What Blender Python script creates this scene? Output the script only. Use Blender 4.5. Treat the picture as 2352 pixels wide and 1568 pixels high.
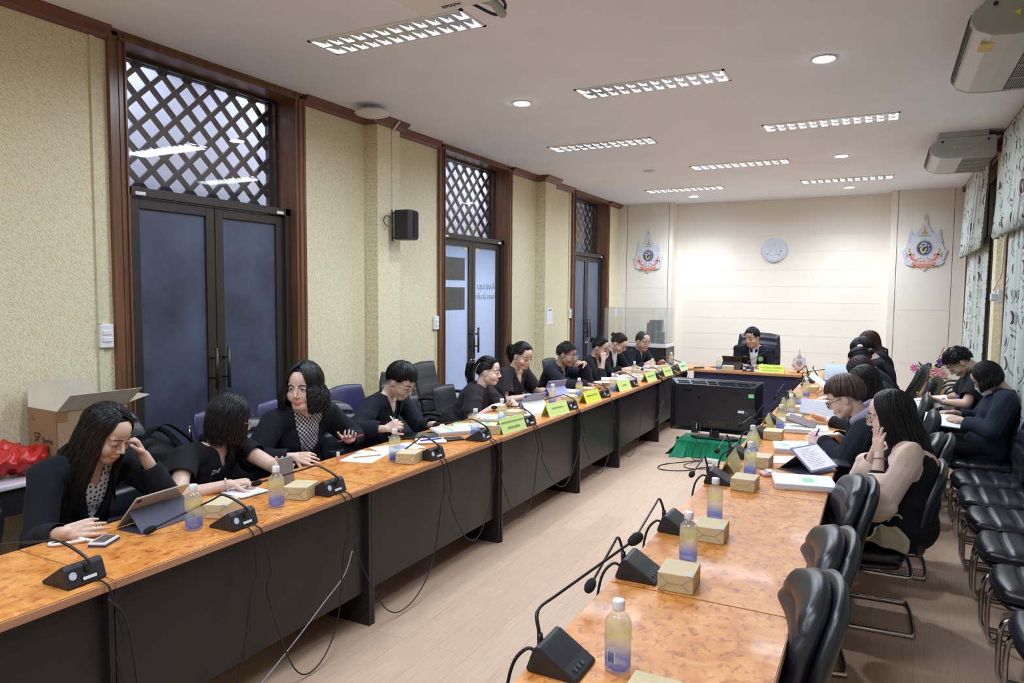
import bpy, bmesh, math, random
import numpy as np
from mathutils import Vector, Matrix, Quaternion, noise
for o in list(bpy.data.objects): bpy.data.objects.remove(o)
random.seed(7)
SC = bpy.context.scene
COL = SC.collection
R = math.radians
V = Vector
# ---------------- camera ----------------
cam_d = bpy.data.cameras.new('camera'); cam = bpy.data.objects.new('camera', cam_d); COL.objects.link(cam)
SC.camera = cam
cam_d.sensor_width = 36.0; cam_d.lens = 36.0 * 1628.17 / 2352.0
cam_d.clip_start = 0.05; cam_d.clip_end = 100
_yaw, _pit, _rol = .481358, .0675328, -.00756519
_f = V((-math.sin(_yaw)*math.cos(_pit), math.cos(_yaw)*math.cos(_pit), -math.sin(_pit)))
_r = V((math.cos(_yaw), math.sin(_yaw), 0)); _d = _f.cross(_r)
_r2 = _r*math.cos(_rol) + _d*math.sin(_rol); _d2 = -_r*math.sin(_rol) + _d*math.cos(_rol)
cam.matrix_world = Matrix(((_r2.x, -_d2.x, -_f.x, 0), (_r2.y, -_d2.y, -_f.y, 0), (_r2.z, -_d2.z, -_f.z, 1.75), (0, 0, 0, 1)))
cam_d.dof.use_dof = False
# ---------------- view and world ----------------
SC.view_settings.view_transform = 'Standard'; SC.view_settings.look = 'None'
SC.view_settings.gamma = 1.0; SC.view_settings.exposure = 0.90
SC.view_settings.use_curve_mapping = False
world = bpy.data.worlds.new('world'); SC.world = world; world.use_nodes = True
world.node_tree.nodes['Background'].inputs[0].default_value = (0.55, 0.62, 0.8, 1)
world.node_tree.nodes['Background'].inputs[1].default_value = 0.15
TUBE_W = 21.0        # watts of one ceiling fixture
DOWN_W = 16.0        # watts of one downlight
CORRIDOR_W = 24.0
# room size
XL, XR, YB, YN, ZC = -4.40, 1.08, 12.70, -2.6, 3.40

# ---------------- materials ----------------
MATS = {}
def nodes(name):
    m = bpy.data.materials.new(name); m.use_nodes = True
    nt = m.node_tree; b = nt.nodes['Principled BSDF']
    return m, nt, b
def ramp(nt, fac, stops):
    r = nt.nodes.new('ShaderNodeValToRGB')
    e = r.color_ramp.elements
    while len(e) < len(stops): e.new(0.5)
    for i, (p, c) in enumerate(stops):
        e[i].position = p; e[i].color = (*c, 1) if len(c) == 3 else c
    nt.links.new(fac, r.inputs[0]); return r.outputs[0]
def tex(nt, kind, scale, coord='Object', stretch=None, rot=None, **kw):
    tc = nt.nodes.new('ShaderNodeTexCoord'); out = tc.outputs[coord]
    if stretch or rot:
        mp = nt.nodes.new('ShaderNodeMapping')
        if stretch: mp.inputs['Scale'].default_value = stretch
        if rot: mp.inputs['Rotation'].default_value = rot
        nt.links.new(out, mp.inputs[0]); out = mp.outputs[0]
    t = nt.nodes.new('ShaderNodeTex' + kind); nt.links.new(out, t.inputs[0])
    if 'Scale' in t.inputs: t.inputs['Scale'].default_value = scale
    for k, v in kw.items():
        if k in t.inputs: t.inputs[k].default_value = v
        else: setattr(t, k, v)
    return t
def bump(nt, b, h, strength=.3, dist=.01):
    n = nt.nodes.new('ShaderNodeBump'); n.inputs['Strength'].default_value = strength; n.inputs['Distance'].default_value = dist
    nt.links.new(h, n.inputs['Height']); nt.links.new(n.outputs[0], b.inputs['Normal'])
def pm(name, col, rough=.5, metal=0., var=.08, scale=30., bmp=0., bscale=None, coat=0., spec=None, emit=None, es=0., stretch=None, alpha=1.):
    """plain material with a little procedural variation"""
    if name in MATS: return MATS[name]
    m, nt, b = nodes(name)
    t = tex(nt, 'Noise', scale, stretch=stretch, Detail=3.)
    c0 = tuple(max(0, x*(1-var)) for x in col); c1 = tuple(min(1, x*(1+var)) for x in col)
    nt.links.new(ramp(nt, t.outputs['Fac'], [(.3, c0), (.7, c1)]), b.inputs['Base Color'])
    b.inputs['Roughness'].default_value = rough; b.inputs['Metallic'].default_value = metal
    if coat: b.inputs['Coat Weight'].default_value = coat; b.inputs['Coat Roughness'].default_value = .08
    if spec is not None: b.inputs['Specular IOR Level'].default_value = spec
    if emit: b.inputs['Emission Color'].default_value = (*emit, 1); b.inputs['Emission Strength'].default_value = es
    if alpha < 1: b.inputs['Alpha'].default_value = alpha
    if bmp:
        t2 = tex(nt, 'Noise', bscale or scale*4, Detail=4.)
        bump(nt, b, t2.outputs['Fac'], bmp, .004)
    MATS[name] = m; return m
def S(r, g, b):      # sRGB 0-255 to linear
    f = lambda v: (v/255/12.92) if v/255 <= .04045 else ((v/255+.055)/1.055)**2.4
    return (f(r), f(g), f(b))

def make_wallpaper():
    m, nt, b = nodes('embossed_leaf_wallpaper')
    n = tex(nt, 'Noise', 9., Detail=2.)
    w = tex(nt, 'Wave', 20., Distortion=9., Detail=2.)
    w.wave_type = 'RINGS'
    w.inputs['Detail Scale'].default_value = 2.2
    v = tex(nt, 'Voronoi', 38.); v.feature = 'F1'
    mx = nt.nodes.new('ShaderNodeMath'); mx.operation = 'MULTIPLY'
    nt.links.new(w.outputs['Fac'], mx.inputs[0]); nt.links.new(v.outputs['Distance'], mx.inputs[1])
    c = ramp(nt, mx.outputs[0], [(.03, S(214, 200, 158)), (.14, S(223, 212, 176)), (.34, S(231, 224, 197))])
    nt.links.new(c, b.inputs['Base Color']); b.inputs['Roughness'].default_value = .6
    bump(nt, b, mx.outputs[0], .16, .003)
    return m
def make_floor():
    m, nt, b = nodes('laminate_floor')
    br = tex(nt, 'Brick', 1., rot=(0, 0, R(90)), offset=.37)
    br.inputs['Color1'].default_value = (*S(206, 178, 154), 1); br.inputs['Color2'].default_value = (*S(198, 169, 146), 1)
    br.inputs['Mortar'].default_value = (*S(172, 148, 128), 1)
    br.inputs['Mortar Size'].default_value = .0012; br.inputs['Brick Width'].default_value = 1.2; br.inputs['Row Height'].default_value = .19
    g = tex(nt, 'Noise', 6., stretch=(14, 1, 1), Detail=6.)
    c = ramp(nt, g.outputs['Fac'], [(.3, (.86, .84, .82)), (.7, (1.08, 1.06, 1.05))])
    mx = nt.nodes.new('ShaderNodeMix'); mx.data_type = 'RGBA'; mx.blend_type = 'MULTIPLY'; mx.inputs[0].default_value = .8
    nt.links.new(br.outputs['Color'], mx.inputs[6]); nt.links.new(c, mx.inputs[7])
    nt.links.new(mx.outputs[2], b.inputs['Base Color'])
    b.inputs['Roughness'].default_value = .38; b.inputs['Specular IOR Level'].default_value = .4
    return m
def make_burl():
    m, nt, b = nodes('burl_veneer')
    n1 = tex(nt, 'Noise', 9., Detail=6., Distortion=1.2)
    c1 = ramp(nt, n1.outputs['Fac'], [(.28, S(188, 112, 48)), (.5, S(209, 138, 68)), (.72, S(224, 160, 94))])
    v = tex(nt, 'Noise', 27., stretch=(1.5, 1, 1), Detail=3., Distortion=.5)
    c2 = ramp(nt, v.outputs['Fac'], [(.55, (1, 1, 1)), (.66, (.55, .36, .27))])
    mx = nt.nodes.new('ShaderNodeMix'); mx.data_type = 'RGBA'; mx.blend_type = 'MULTIPLY'; mx.inputs[0].default_value = .75
    nt.links.new(c1, mx.inputs[6]); nt.links.new(c2, mx.inputs[7])
    nt.links.new(mx.outputs[2], b.inputs['Base Color'])
    b.inputs['Roughness'].default_value = .32; b.inputs['Specular IOR Level'].default_value = .28; b.inputs['Coat Weight'].default_value = .07; b.inputs['Coat Roughness'].default_value = .07
    return m
def make_wood(name, a, c, rough=.35, stretch=(1, 1, .06), scale=28.):
    m, nt, b = nodes(name)
    n = tex(nt, 'Noise', scale, stretch=stretch, Detail=5., Distortion=.4)
    nt.links.new(ramp(nt, n.outputs['Fac'], [(.3, a), (.7, c)]), b.inputs['Base Color'])
    b.inputs['Roughness'].default_value = rough
    return m
def make_leather(name, col, rough=.3):
    m, nt, b = nodes(name)
    n = tex(nt, 'Noise', 14., Detail=2.)
    nt.links.new(ramp(nt, n.outputs['Fac'], [(.3, tuple(x*.85 for x in col)), (.7, tuple(x*1.15 for x in col))]), b.inputs['Base Color'])
    v = tex(nt, 'Voronoi', 420.)
    b.inputs['Roughness'].default_value = rough; b.inputs['Specular IOR Level'].default_value = .7
    bump(nt, b, v.outputs['Distance'], .12, .002)
    return m
def make_cloth(name, col, var=.12, rough=.85, weave=350., st=.25):
    if name in MATS: return MATS[name]
    m, nt, b = nodes(name)
    n = tex(nt, 'Noise', 12., Detail=3.)
    nt.links.new(ramp(nt, n.outputs['Fac'], [(.3, tuple(x*(1-var) for x in col)), (.7, tuple(x*(1+var) for x in col))]), b.inputs['Base Color'])
    w = tex(nt, 'Noise', weave, Detail=1.)
    b.inputs['Roughness'].default_value = rough; b.inputs['Sheen Weight'].default_value = .02; b.inputs['Specular IOR Level'].default_value = .18
    bump(nt, b, w.outputs['Fac'], st, .002)
    MATS[name] = m; return m
def make_pattern_cloth(name, kind, a, c, scale):
    if name in MATS: return MATS[name]
    m, nt, b = nodes(name)
    tc = nt.nodes.new('ShaderNodeTexCoord'); sp = nt.nodes.new('ShaderNodeSeparateXYZ'); nt.links.new(tc.outputs['Object'], sp.inputs[0])
    cb = nt.nodes.new('ShaderNodeCombineXYZ'); nt.links.new(sp.outputs['Y'], cb.inputs[0]); nt.links.new(sp.outputs['Z'], cb.inputs[1])
    if kind == 'dots':
        t = nt.nodes.new('ShaderNodeTexVoronoi'); t.voronoi_dimensions = '2D'; t.inputs['Scale'].default_value = scale; t.inputs['Randomness'].default_value = .45; nt.links.new(cb.outputs[0], t.inputs[0])
        col = ramp(nt, t.outputs['Distance'], [(.22, c), (.26, a)])
    else:
        t = nt.nodes.new('ShaderNodeTexChecker'); t.inputs['Scale'].default_value = scale; nt.links.new(cb.outputs[0], t.inputs[0])
        t.inputs['Color1'].default_value = (*a, 1); t.inputs['Color2'].default_value = (*c, 1); col = t.outputs['Color']
    nt.links.new(col, b.inputs['Base Color']); b.inputs['Roughness'].default_value = .75
    MATS[name] = m; return m
def schlick(nt, k=1., add=0.):
    lw = nt.nodes.new('ShaderNodeLayerWeight'); p = nt.nodes.new('ShaderNodeMath'); p.operation = 'POWER'; p.inputs[1].default_value = 5
    nt.links.new(lw.outputs['Facing'], p.inputs[0]); lw.inputs['Blend'].default_value = .5
    m = nt.nodes.new('ShaderNodeMath'); m.operation = 'MULTIPLY_ADD'; m.inputs[1].default_value = .9*k; m.inputs[2].default_value = .04*k+add
    nt.links.new(p.outputs[0], m.inputs[0]); return m.outputs[0]
def make_glass_thin(name, tint=(1, 1, 1), refl=.12, dif=.0, dcol=(1, 1, 1)):
    m = bpy.data.materials.new(name); m.use_nodes = True; nt = m.node_tree
    for n in list(nt.nodes): nt.nodes.remove(n)
    out = nt.nodes.new('ShaderNodeOutputMaterial'); tr = nt.nodes.new('ShaderNodeBsdfTransparent'); tr.inputs[0].default_value = (*tint, 1)
    gl = nt.nodes.new('ShaderNodeBsdfGlossy'); gl.inputs['Roughness'].default_value = .02
    mu = schlick(nt, 1.2, refl*.2)
    mx = nt.nodes.new('ShaderNodeMixShader'); nt.links.new(mu, mx.inputs[0])
    nt.links.new(tr.outputs[0], mx.inputs[1]); nt.links.new(gl.outputs[0], mx.inputs[2]); last = mx.outputs[0]
    if dif:
        d = nt.nodes.new('ShaderNodeBsdfDiffuse'); d.inputs[0].default_value = (*dcol, 1)
        m2 = nt.nodes.new('ShaderNodeMixShader'); m2.inputs[0].default_value = dif
        nt.links.new(last, m2.inputs[1]); nt.links.new(d.outputs[0], m2.inputs[2]); last = m2.outputs[0]
    nt.links.new(last, out.inputs[0]); return m
def make_bottle():
    """clear square bottle printed with a yellow to blue gradient (object z = height in metres)"""
    m = bpy.data.materials.new('printed_bottle'); m.use_nodes = True; nt = m.node_tree
    for n in list(nt.nodes): nt.nodes.remove(n)
    out = nt.nodes.new('ShaderNodeOutputMaterial'); tc = nt.nodes.new('ShaderNodeTexCoord'); sp = nt.nodes.new('ShaderNodeSeparateXYZ')
    nt.links.new(tc.outputs['Object'], sp.inputs[0])
    mr = nt.nodes.new('ShaderNodeMapRange'); mr.inputs[1].default_value = 0; mr.inputs[2].default_value = .2
    nt.links.new(sp.outputs['Z'], mr.inputs[0])
    nz = nt.nodes.new('ShaderNodeTexNoise'); nz.inputs['Scale'].default_value = 30; nt.links.new(tc.outputs['Object'], nz.inputs[0])
    ad = nt.nodes.new('ShaderNodeMath'); ad.operation = 'MULTIPLY_ADD'; ad.inputs[1].default_value = .12
    nt.links.new(nz.outputs['Fac'], ad.inputs[0]); nt.links.new(mr.outputs[0], ad.inputs[2])
    col = ramp(nt, ad.outputs[0], [(.08, (.8, .86, .95)), (.14, S(24, 100, 230)), (.26, S(96, 160, 240)), (.40, S(225, 230, 225)), (.62, S(244, 234, 150)), (.78, S(250, 250, 240))])
    den = ramp(nt, ad.outputs[0], [(.08, (.12,)*3), (.14, (.72,)*3), (.28, (.50,)*3), (.44, (.28,)*3), (.62, (.65,)*3), (.8, (.10,)*3)])
    tr = nt.nodes.new('ShaderNodeBsdfTransparent'); tr.inputs[0].default_value = (.96, .97, .98, 1)
    df = nt.nodes.new('ShaderNodeBsdfDiffuse'); nt.links.new(col, df.inputs[0])
    tl = nt.nodes.new('ShaderNodeBsdfTranslucent'); nt.links.new(col, tl.inputs[0])
    m0 = nt.nodes.new('ShaderNodeMixShader'); m0.inputs[0].default_value = .55
    nt.links.new(df.outputs[0], m0.inputs[1]); nt.links.new(tl.outputs[0], m0.inputs[2])
    m1 = nt.nodes.new('ShaderNodeMixShader'); nt.links.new(den, m1.inputs[0])
    nt.links.new(tr.outputs[0], m1.inputs[1]); nt.links.new(m0.outputs[0], m1.inputs[2])
    gl = nt.nodes.new('ShaderNodeBsdfGlossy'); gl.inputs['Roughness'].default_value = .06
    fr = schlick(nt, 1., .02)
    m2 = nt.nodes.new('ShaderNodeMixShader'); nt.links.new(fr, m2.inputs[0])
    nt.links.new(m1.outputs[0], m2.inputs[1]); nt.links.new(gl.outputs[0], m2.inputs[2])
    nt.links.new(m2.outputs[0], out.inputs[0]); return m
def make_curtain():
    m, nt, b = nodes('curtain_cloth')
    tc = nt.nodes.new('ShaderNodeTexCoord'); sp = nt.nodes.new('ShaderNodeSeparateXYZ'); nt.links.new(tc.outputs['UV'], sp.inputs[0])
    def M(op, a, c=None, d=None):
        n = nt.nodes.new('ShaderNodeMath'); n.operation = op
        for i, x in enumerate((a, c, d)):
            if x is None: continue
            if isinstance(x, (int, float)): n.inputs[i].default_value = x
            else: nt.links.new(x, n.inputs[i])
        return n.outputs[0]
    u, v = sp.outputs['X'], sp.outputs['Y']
    # curved ogee lines: sine waves running up the cloth, with crescents between them
    def line(per, ph, amp, vper, off):
        s = M('SINE', M('MULTIPLY', v, 2*math.pi/vper), None)
        s = M('MULTIPLY', s, amp)
        d = M('PINGPONG', M('ADD', M('ADD', u, s), off), per/2)
        return d
    d1 = line(.30, 0, .05, .42, .0); d2 = line(.30, 0, -.05, .42, .15)
    l1 = M('LESS_THAN', d1, .0055); l2 = M('LESS_THAN', d2, .0055)
    fade = M('GREATER_THAN', M('SINE', M('MULTIPLY', v, 2*math.pi/.21), None), -.75)
    lm = M('MULTIPLY', M('MAXIMUM', l1, l2), fade)
    # crescents
    fu = M('SUBTRACT', M('PINGPONG', M('ADD', u, .075), .15), .075); fv = M('SUBTRACT', M('PINGPONG', v, .21), .105)
    ra = M('SQRT', M('ADD', M('MULTIPLY', M('MULTIPLY', fu, fu), 3.2), M('MULTIPLY', fv, fv)))
    fu2 = M('SUBTRACT', fu, .017)
    rb = M('SQRT', M('ADD', M('MULTIPLY', M('MULTIPLY', fu2, fu2), 4.2), M('MULTIPLY', fv, fv)))
    cr = M('MULTIPLY', M('LESS_THAN', ra, .062), M('GREATER_THAN', rb, .052))
    base = nt.nodes.new('ShaderNodeRGB'); base.outputs[0].default_value = (*S(192, 200, 192), 1)
    def mixc(f, a, col):
        x = nt.nodes.new('ShaderNodeMix'); x.data_type = 'RGBA'; nt.links.new(f, x.inputs[0]); nt.links.new(a, x.inputs[6]); x.inputs[7].default_value = (*col, 1); return x.outputs[2]
    c = mixc(lm, base.outputs[0], S(104, 102, 100))
    alt = M('GREATER_THAN', M('PINGPONG', M('ADD', u, v), .3), .15)
    c = mixc(cr, c, S(84, 46, 56))
    c = mixc(M('MULTIPLY', cr, alt), c, S(140, 148, 148))
    nt.links.new(c, b.inputs['Base Color']); b.inputs['Roughness'].default_value = .8; b.inputs['Sheen Weight'].default_value = .2
    return m
def make_doorglass(name, a, c):
    m, nt, b = nodes(name)
    n = tex(nt, 'Noise', 1.6, Detail=5., Roughness=.6)
    nt.links.new(ramp(nt, n.outputs['Fac'], [(.35, a), (.65, c)]), b.inputs['Base Color'])
    b.inputs['Roughness'].default_value = .42; b.inputs['Specular IOR Level'].default_value = .5
    return m
def make_frost():
    m = bpy.data.materials.new('frosted_white_glass'); m.use_nodes = True; nt = m.node_tree
    for n in list(nt.nodes): nt.nodes.remove(n)
    out = nt.nodes.new('ShaderNodeOutputMaterial')
    tl = nt.nodes.new('ShaderNodeBsdfTranslucent'); tl.inputs[0].default_value = (.82, .88, .97, 1)
    df = nt.nodes.new('ShaderNodeBsdfPrincipled'); df.inputs['Base Color'].default_value = (.55, .60, .70, 1); df.inputs['Roughness'].default_value = .2
    mx = nt.nodes.new('ShaderNodeMixShader'); mx.inputs[0].default_value = .9
    nt.links.new(df.outputs[0], mx.inputs[1]); nt.links.new(tl.outputs[0], mx.inputs[2]); nt.links.new(mx.outputs[0], out.inputs[0])
    return m
def make_hair(name, col, rough=.38):
    if name in MATS: return MATS[name]
    m, nt, b = nodes(name)
    n = tex(nt, 'Noise', 60., stretch=(1, 1, .2), Detail=3.)
    nt.links.new(ramp(nt, n.outputs['Fac'], [(.3, tuple(x*.5 for x in col)), (.7, tuple(x*1.2 for x in col))]), b.inputs['Base Color'])
    b.inputs['Roughness'].default_value = rough; b.inputs['Specular IOR Level'].default_value = .28
    MATS[name] = m; return m
def make_skin(name, col):
    if name in MATS: return MATS[name]
    m, nt, b = nodes(name)
    at = nt.nodes.new('ShaderNodeAttribute'); at.attribute_name = 'tone'
    n = tex(nt, 'Noise', 40., Detail=2.)
    c = ramp(nt, n.outputs['Fac'], [(.3, tuple(x*.96 for x in col)), (.7, tuple(min(1, x*1.04) for x in col))])
    mx = nt.nodes.new('ShaderNodeMix'); mx.data_type = 'RGBA'; mx.blend_type = 'MULTIPLY'; mx.inputs[0].default_value = 1
    nt.links.new(c, mx.inputs[6]); nt.links.new(at.outputs['Color'], mx.inputs[7]); nt.links.new(mx.outputs[2], b.inputs['Base Color'])
    b.inputs['Roughness'].default_value = .48; b.inputs['Subsurface Weight'].default_value = .06
    b.inputs['Subsurface Radius'].default_value = (.02, .008, .005)
    MATS[name] = m; return m

M_WALL = make_wallpaper(); M_FLOOR = make_floor(); M_BURL = make_burl()
M_EDGE = make_wood('edge_band_wood', S(180, 128, 96), S(196, 146, 112), .35, stretch=(1, .06, 1))
M_FRAMEW = make_wood('door_casing_wood', S(96, 66, 46), S(128, 88, 62), .3)
M_CROWN = make_wood('crown_wood', S(112, 72, 64), S(128, 86, 76), .4, stretch=(1, .06, 1))
M_DESK = pm('charcoal_laminate', S(38, 36, 39), .36, var=.1, scale=60, spec=.4)
M_CEIL = pm('ceiling_paint', (.87, .90, .98), .9, var=.02, scale=2)
M_CREAM = pm('cream_panel', S(236, 229, 217), .5, var=.01, scale=2)
M_BRONZE = pm('bronze_aluminium', S(66, 60, 56), .35, metal=.4, var=.06)
M_LATTICE = pm('dark_lattice_wood', S(58, 50, 52), .5)
M_GLASS = make_glass_thin('transom_glass', (.9, .92, .95), .5)
M_CASEGL = make_glass_thin('display_case_glass', (.985, .99, .99), .0, .02, (.9, .93, .93))
M_LENS = make_glass_thin('spectacle_lens', (.97, .97, .99), .0)
M_DOORBLUE = make_doorglass('blue_film_glass', S(54, 57, 74), S(84, 90, 112))
M_DOORBLUE2 = make_doorglass('slate_film_glass', S(86, 96, 116), S(104, 114, 134))
M_FROST = make_frost()
M_BLACKL = make_leather('black_leather', (.012, .013, .02), .3)
M_BLACKL2 = make_leather('matt_black_leather', (.014, .015, .02), .42)
M_PURPLE = make_leather('indigo_vinyl', S(50, 46, 88), .32)
M_CHROME = pm('dark_chrome', (.55, .54, .56), .15, metal=1., var=.05)
M_BLACKP = pm('black_plastic', (.012, .012, .015), .38, var=.2)
M_BLACKM = pm('matt_black_plastic', (.02, .02, .026), .5, var=.2, bmp=.1)
M_GREYP = pm('grey_mic_face', (.028, .028, .038), .42, var=.1)
M_FOAM = pm('foam_windscreen', (.01, .01, .012), .95, bmp=.6, bscale=400)
M_WHITE = pm('white_plastic', (.78, .78, .80), .35, var=.02)
M_CAP = pm('white_cap', (.8, .82, .86), .35, var=.03)
M_BOTTLE = make_bottle()
M_KRAFT = pm('kraft_card', S(208, 190, 152), .7, var=.05, scale=80, bmp=.1)
M_CARD = pm('corrugated_card', S(158, 128, 98), .8, var=.05, scale=40, bmp=.1)
M_CARDIN = pm('card_lining', S(190, 178, 160), .8, var=.04)
M_CARDDK = pm('card_print', S(60, 42, 32), .8)
M_PAPER = pm('white_paper', (.82, .83, .88), .7, var=.02)
M_PAPERE = pm('page_edges', (.70, .70, .78), .8, var=.12, scale=200, stretch=(.1, .1, 8))
M_INK = pm('dark_ink', (.05, .05, .09), .6)
M_GREENTAB = pm('green_sticker', S(140, 222, 160), .6, var=.03)
M_GREENBK = pm('green_folder', S(70, 200, 110), .5, var=.03)
M_YELLOW = pm('yellow_green_card', S(214, 226, 74), .45, var=.02)
M_LIME = pm('pale_lime_card', S(206, 228, 138), .45, var=.02)
M_MINT = pm('mint_card', S(206, 228, 190), .45, var=.02)
M_OLIVE = pm('olive_card', S(190, 190, 122), .25, var=.08, scale=12)
M_ACRYL = pm('acrylic_edge', (.75, .78, .72), .1, var=.02)
M_TABSIL = pm('silver_tablet', S(200, 196, 188), .3, metal=.5, var=.02)
M_TABLAV = pm('lavender_case', S(150, 154, 200), .45, var=.03)
M_COVER = pm('slate_folio_cover', S(70, 72, 92), .6, var=.05, bmp=.1)
M_SCREEN = pm('glossy_black_screen', (.01, .01, .013), .08, var=.1)
M_SCREENL = pm('lit_white_screen', (.5, .5, .56), .2, emit=(.8, .8, 1.), es=.35)
M_CURTAIN = make_curtain()
M_REDBAG = pm('red_plastic_bag', S(186, 34, 30), .33, var=.15, scale=12)
M_GREENCL = make_cloth('green_satin_cloth', S(20, 120, 84), .12, .5)
M_TVB = pm('tv_back_plastic', (.012, .012, .018), .3, var=.15, bmp=.08)
M_TVTOP = pm('tv_vent_plastic', (.06, .065, .085), .4, var=.1)
M_MARBLE = pm('marble_top', S(214, 204, 214), .2, var=.16, scale=7)
M_BAGCL = make_cloth('beige_bag_cloth', S(190, 180, 158), .08, .8)
M_ACW = pm('air_conditioner_plastic', S(196, 198, 196), .4, var=.02)
M_ACSIDE = pm('air_conditioner_side', S(168, 172, 168), .4, var=.02)
M_ACDK = pm('grille_shadow', S(70, 74, 66), .7)
M_TERRA = make_wood('plant_stand_wood', S(176, 134, 100), S(200, 160, 124), .5)

# ---------------- geometry helpers ----------------
class MB:
    def __init__(s): s.v = []; s.f = []; s.mi = []; s.cur = 0
    def add(s, vs, fs):
        n = len(s.v); s.v += [tuple(p) for p in vs]
        for f in fs: s.f.append([i+n for i in f]); s.mi.append(s.cur)
        return s
    def mat(s, i): s.cur = i; return s
    def box(s, a, b, M=None):
        x0, y0, z0 = a; x1, y1, z1 = b
        vs = [V((x, y, z)) for z in (z0, z1) for y in (y0, y1) for x in (x0, x1)]
        if M is not None: vs = [M @ p for p in vs]
        return s.add(vs, [(0, 2, 3, 1), (4, 5, 7, 6), (0, 1, 5, 4), (2, 6, 7, 3), (0, 4, 6, 2), (1, 3, 7, 5)])
    def cbox(s, c, d, M=None):
        return s.box((c[0]-d[0]/2, c[1]-d[1]/2, c[2]-d[2]/2), (c[0]+d[0]/2, c[1]+d[1]/2, c[2]+d[2]/2), M)
    def prism(s, poly, y0, y1, axis='y', M=None):
        """poly of (a,b) extruded along an axis"""
        def P(a, b, t): return {'y': (a, t, b), 'x': (t, a, b), 'z': (a, b, t)}[axis]
        n = len(poly); vs = [V(P(a, b, y0)) for a, b in poly]+[V(P(a, b, y1)) for a, b in poly]
        if M is not None: vs = [M @ p for p in vs]
        fs = [tuple(range(n))[::-1], tuple(range(n, 2*n))]+[(i, (i+1) % n, n+(i+1) % n, n+i) for i in range(n)]
        return s.add(vs, fs)
    def tube(s, pts, r, seg=8, cap=True, flat=1., up=None):
        pts = [V(p) for p in pts]; n = len(pts); rs = r if isinstance(r, (list, tuple)) else [r]*n
        vs = []; fs = []; pu = up
        for i, p in enumerate(pts):
            t = (pts[min(i+1, n-1)]-pts[max(i-1, 0)])
            t = t.normalized() if t.length > 1e-9 else V((0, 0, 1))
            if pu is None: pu = V((0, 0, 1)) if abs(t.z) < .9 else V((1, 0, 0))
            a = t.cross(pu)
            a = a.normalized() if a.length > 1e-6 else t.orthogonal().normalized()
            b = a.cross(t).normalized(); pu = b
            for k in range(seg):
                an = 2*math.pi*k/seg
                vs.append(p+a*math.cos(an)*rs[i]+b*math.sin(an)*rs[i]*flat)
        for i in range(n-1):
            for k in range(seg):
                k2 = (k+1) % seg
                fs.append((i*seg+k, i*seg+k2, (i+1)*seg+k2, (i+1)*seg+k))
        if cap: fs += [tuple(range(seg))[::-1], tuple(range((n-1)*seg, n*seg))]
        return s.add(vs, fs)
    def lathe(s, prof, seg=20, M=None, sq=0.):
        """prof list of (r,z); sq squares the section"""
        vs = []; fs = []; n = len(prof)
        for r, z in prof:
            for k in range(seg):
                a = 2*math.pi*(k+.5)/seg; c, d = math.cos(a), math.sin(a)
                q = 1.
                if sq: q = 1+sq*((1/max(abs(c), abs(d)))-1)
                vs.append(V((r*q*c, r*q*d, z)))
        if M is not None: vs = [M @ p for p in vs]
        for i in range(n-1):
            for k in range(seg):
                k2 = (k+1) % seg; fs.append((i*seg+k, i*seg+k2, (i+1)*seg+k2, (i+1)*seg+k))
        fs += [tuple(range(seg))[::-1], tuple(range((n-1)*seg, n*seg))]
        return s.add(vs, fs)
    def sphere(s, c, r, seg=14, rings=9, M=None):
        r = (r, r, r) if isinstance(r, (int, float)) else r
        vs = []; fs = []
        for i in range(rings+1):
            th = math.pi*i/rings
            for k in range(seg):
                a = 2*math.pi*k/seg
                p = V((math.sin(th)*math.cos(a)*r[0], math.sin(th)*math.sin(a)*r[1], math.cos(th)*r[2]))
                if M is not None: p = M @ p
                vs.append(p+V(c))
        for i in range(rings):
            for k in range(seg):
                k2 = (k+1) % seg; fs.append((i*seg+k, (i+1)*seg+k, (i+1)*seg+k2, i*seg+k2))
        return s.add(vs, fs)
    def grid(s, fn, nu, nv):
        vs = [fn(i/nu, j/nv) for j in range(nv+1) for i in range(nu+1)]
        fs = [(j*(nu+1)+i, j*(nu+1)+i+1, (j+1)*(nu+1)+i+1, (j+1)*(nu+1)+i) for j in range(nv) for i in range(nu)]
        return s.add(vs, fs)
    def xf(s, M): s.v = [tuple(M @ V(p)) for p in s.v]; return s
    def mesh(s, name, mats, smooth=False):
        me = bpy.data.meshes.new(name); me.from_pydata(s.v, [], s.f); me.validate(); me.update()
        for m in (mats if isinstance(mats, (list, tuple)) else [mats]): me.materials.append(m)
        if len(me.polygons) == len(s.mi): me.polygons.foreach_set('material_index', s.mi)
        if smooth: me.polygons.foreach_set('use_smooth', [True]*len(me.polygons))
        return me
    def build(s, name, mats, parent=None, smooth=False, bevel=0., bseg=2, loc=None, weld=False, subd=0, solid=0.):
        me = s.mesh(name, mats, smooth)
        o = bpy.data.objects.new(name, me); COL.objects.link(o)
        if weld: o.modifiers.new('weld', 'WELD').merge_threshold = 1e-5
        if solid: md = o.modifiers.new('solid', 'SOLIDIFY'); md.thickness = solid
        if bevel:
            md = o.modifiers.new('bevel', 'BEVEL'); md.width = bevel; md.segments = bseg; md.limit_method = 'ANGLE'; md.angle_limit = R(40)
        if subd: md = o.modifiers.new('subd', 'SUBSURF'); md.levels = subd; md.render_levels = subd
        if parent: o.parent = parent
        if loc is not None: o.location = loc
        return o
def tag(o, label=None, cat=None, group=None, kind=None):
    if label: o['label'] = label
    if cat: o['category'] = cat
    if group: o['group'] = group
    if kind: o['kind'] = kind
    return o
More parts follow.
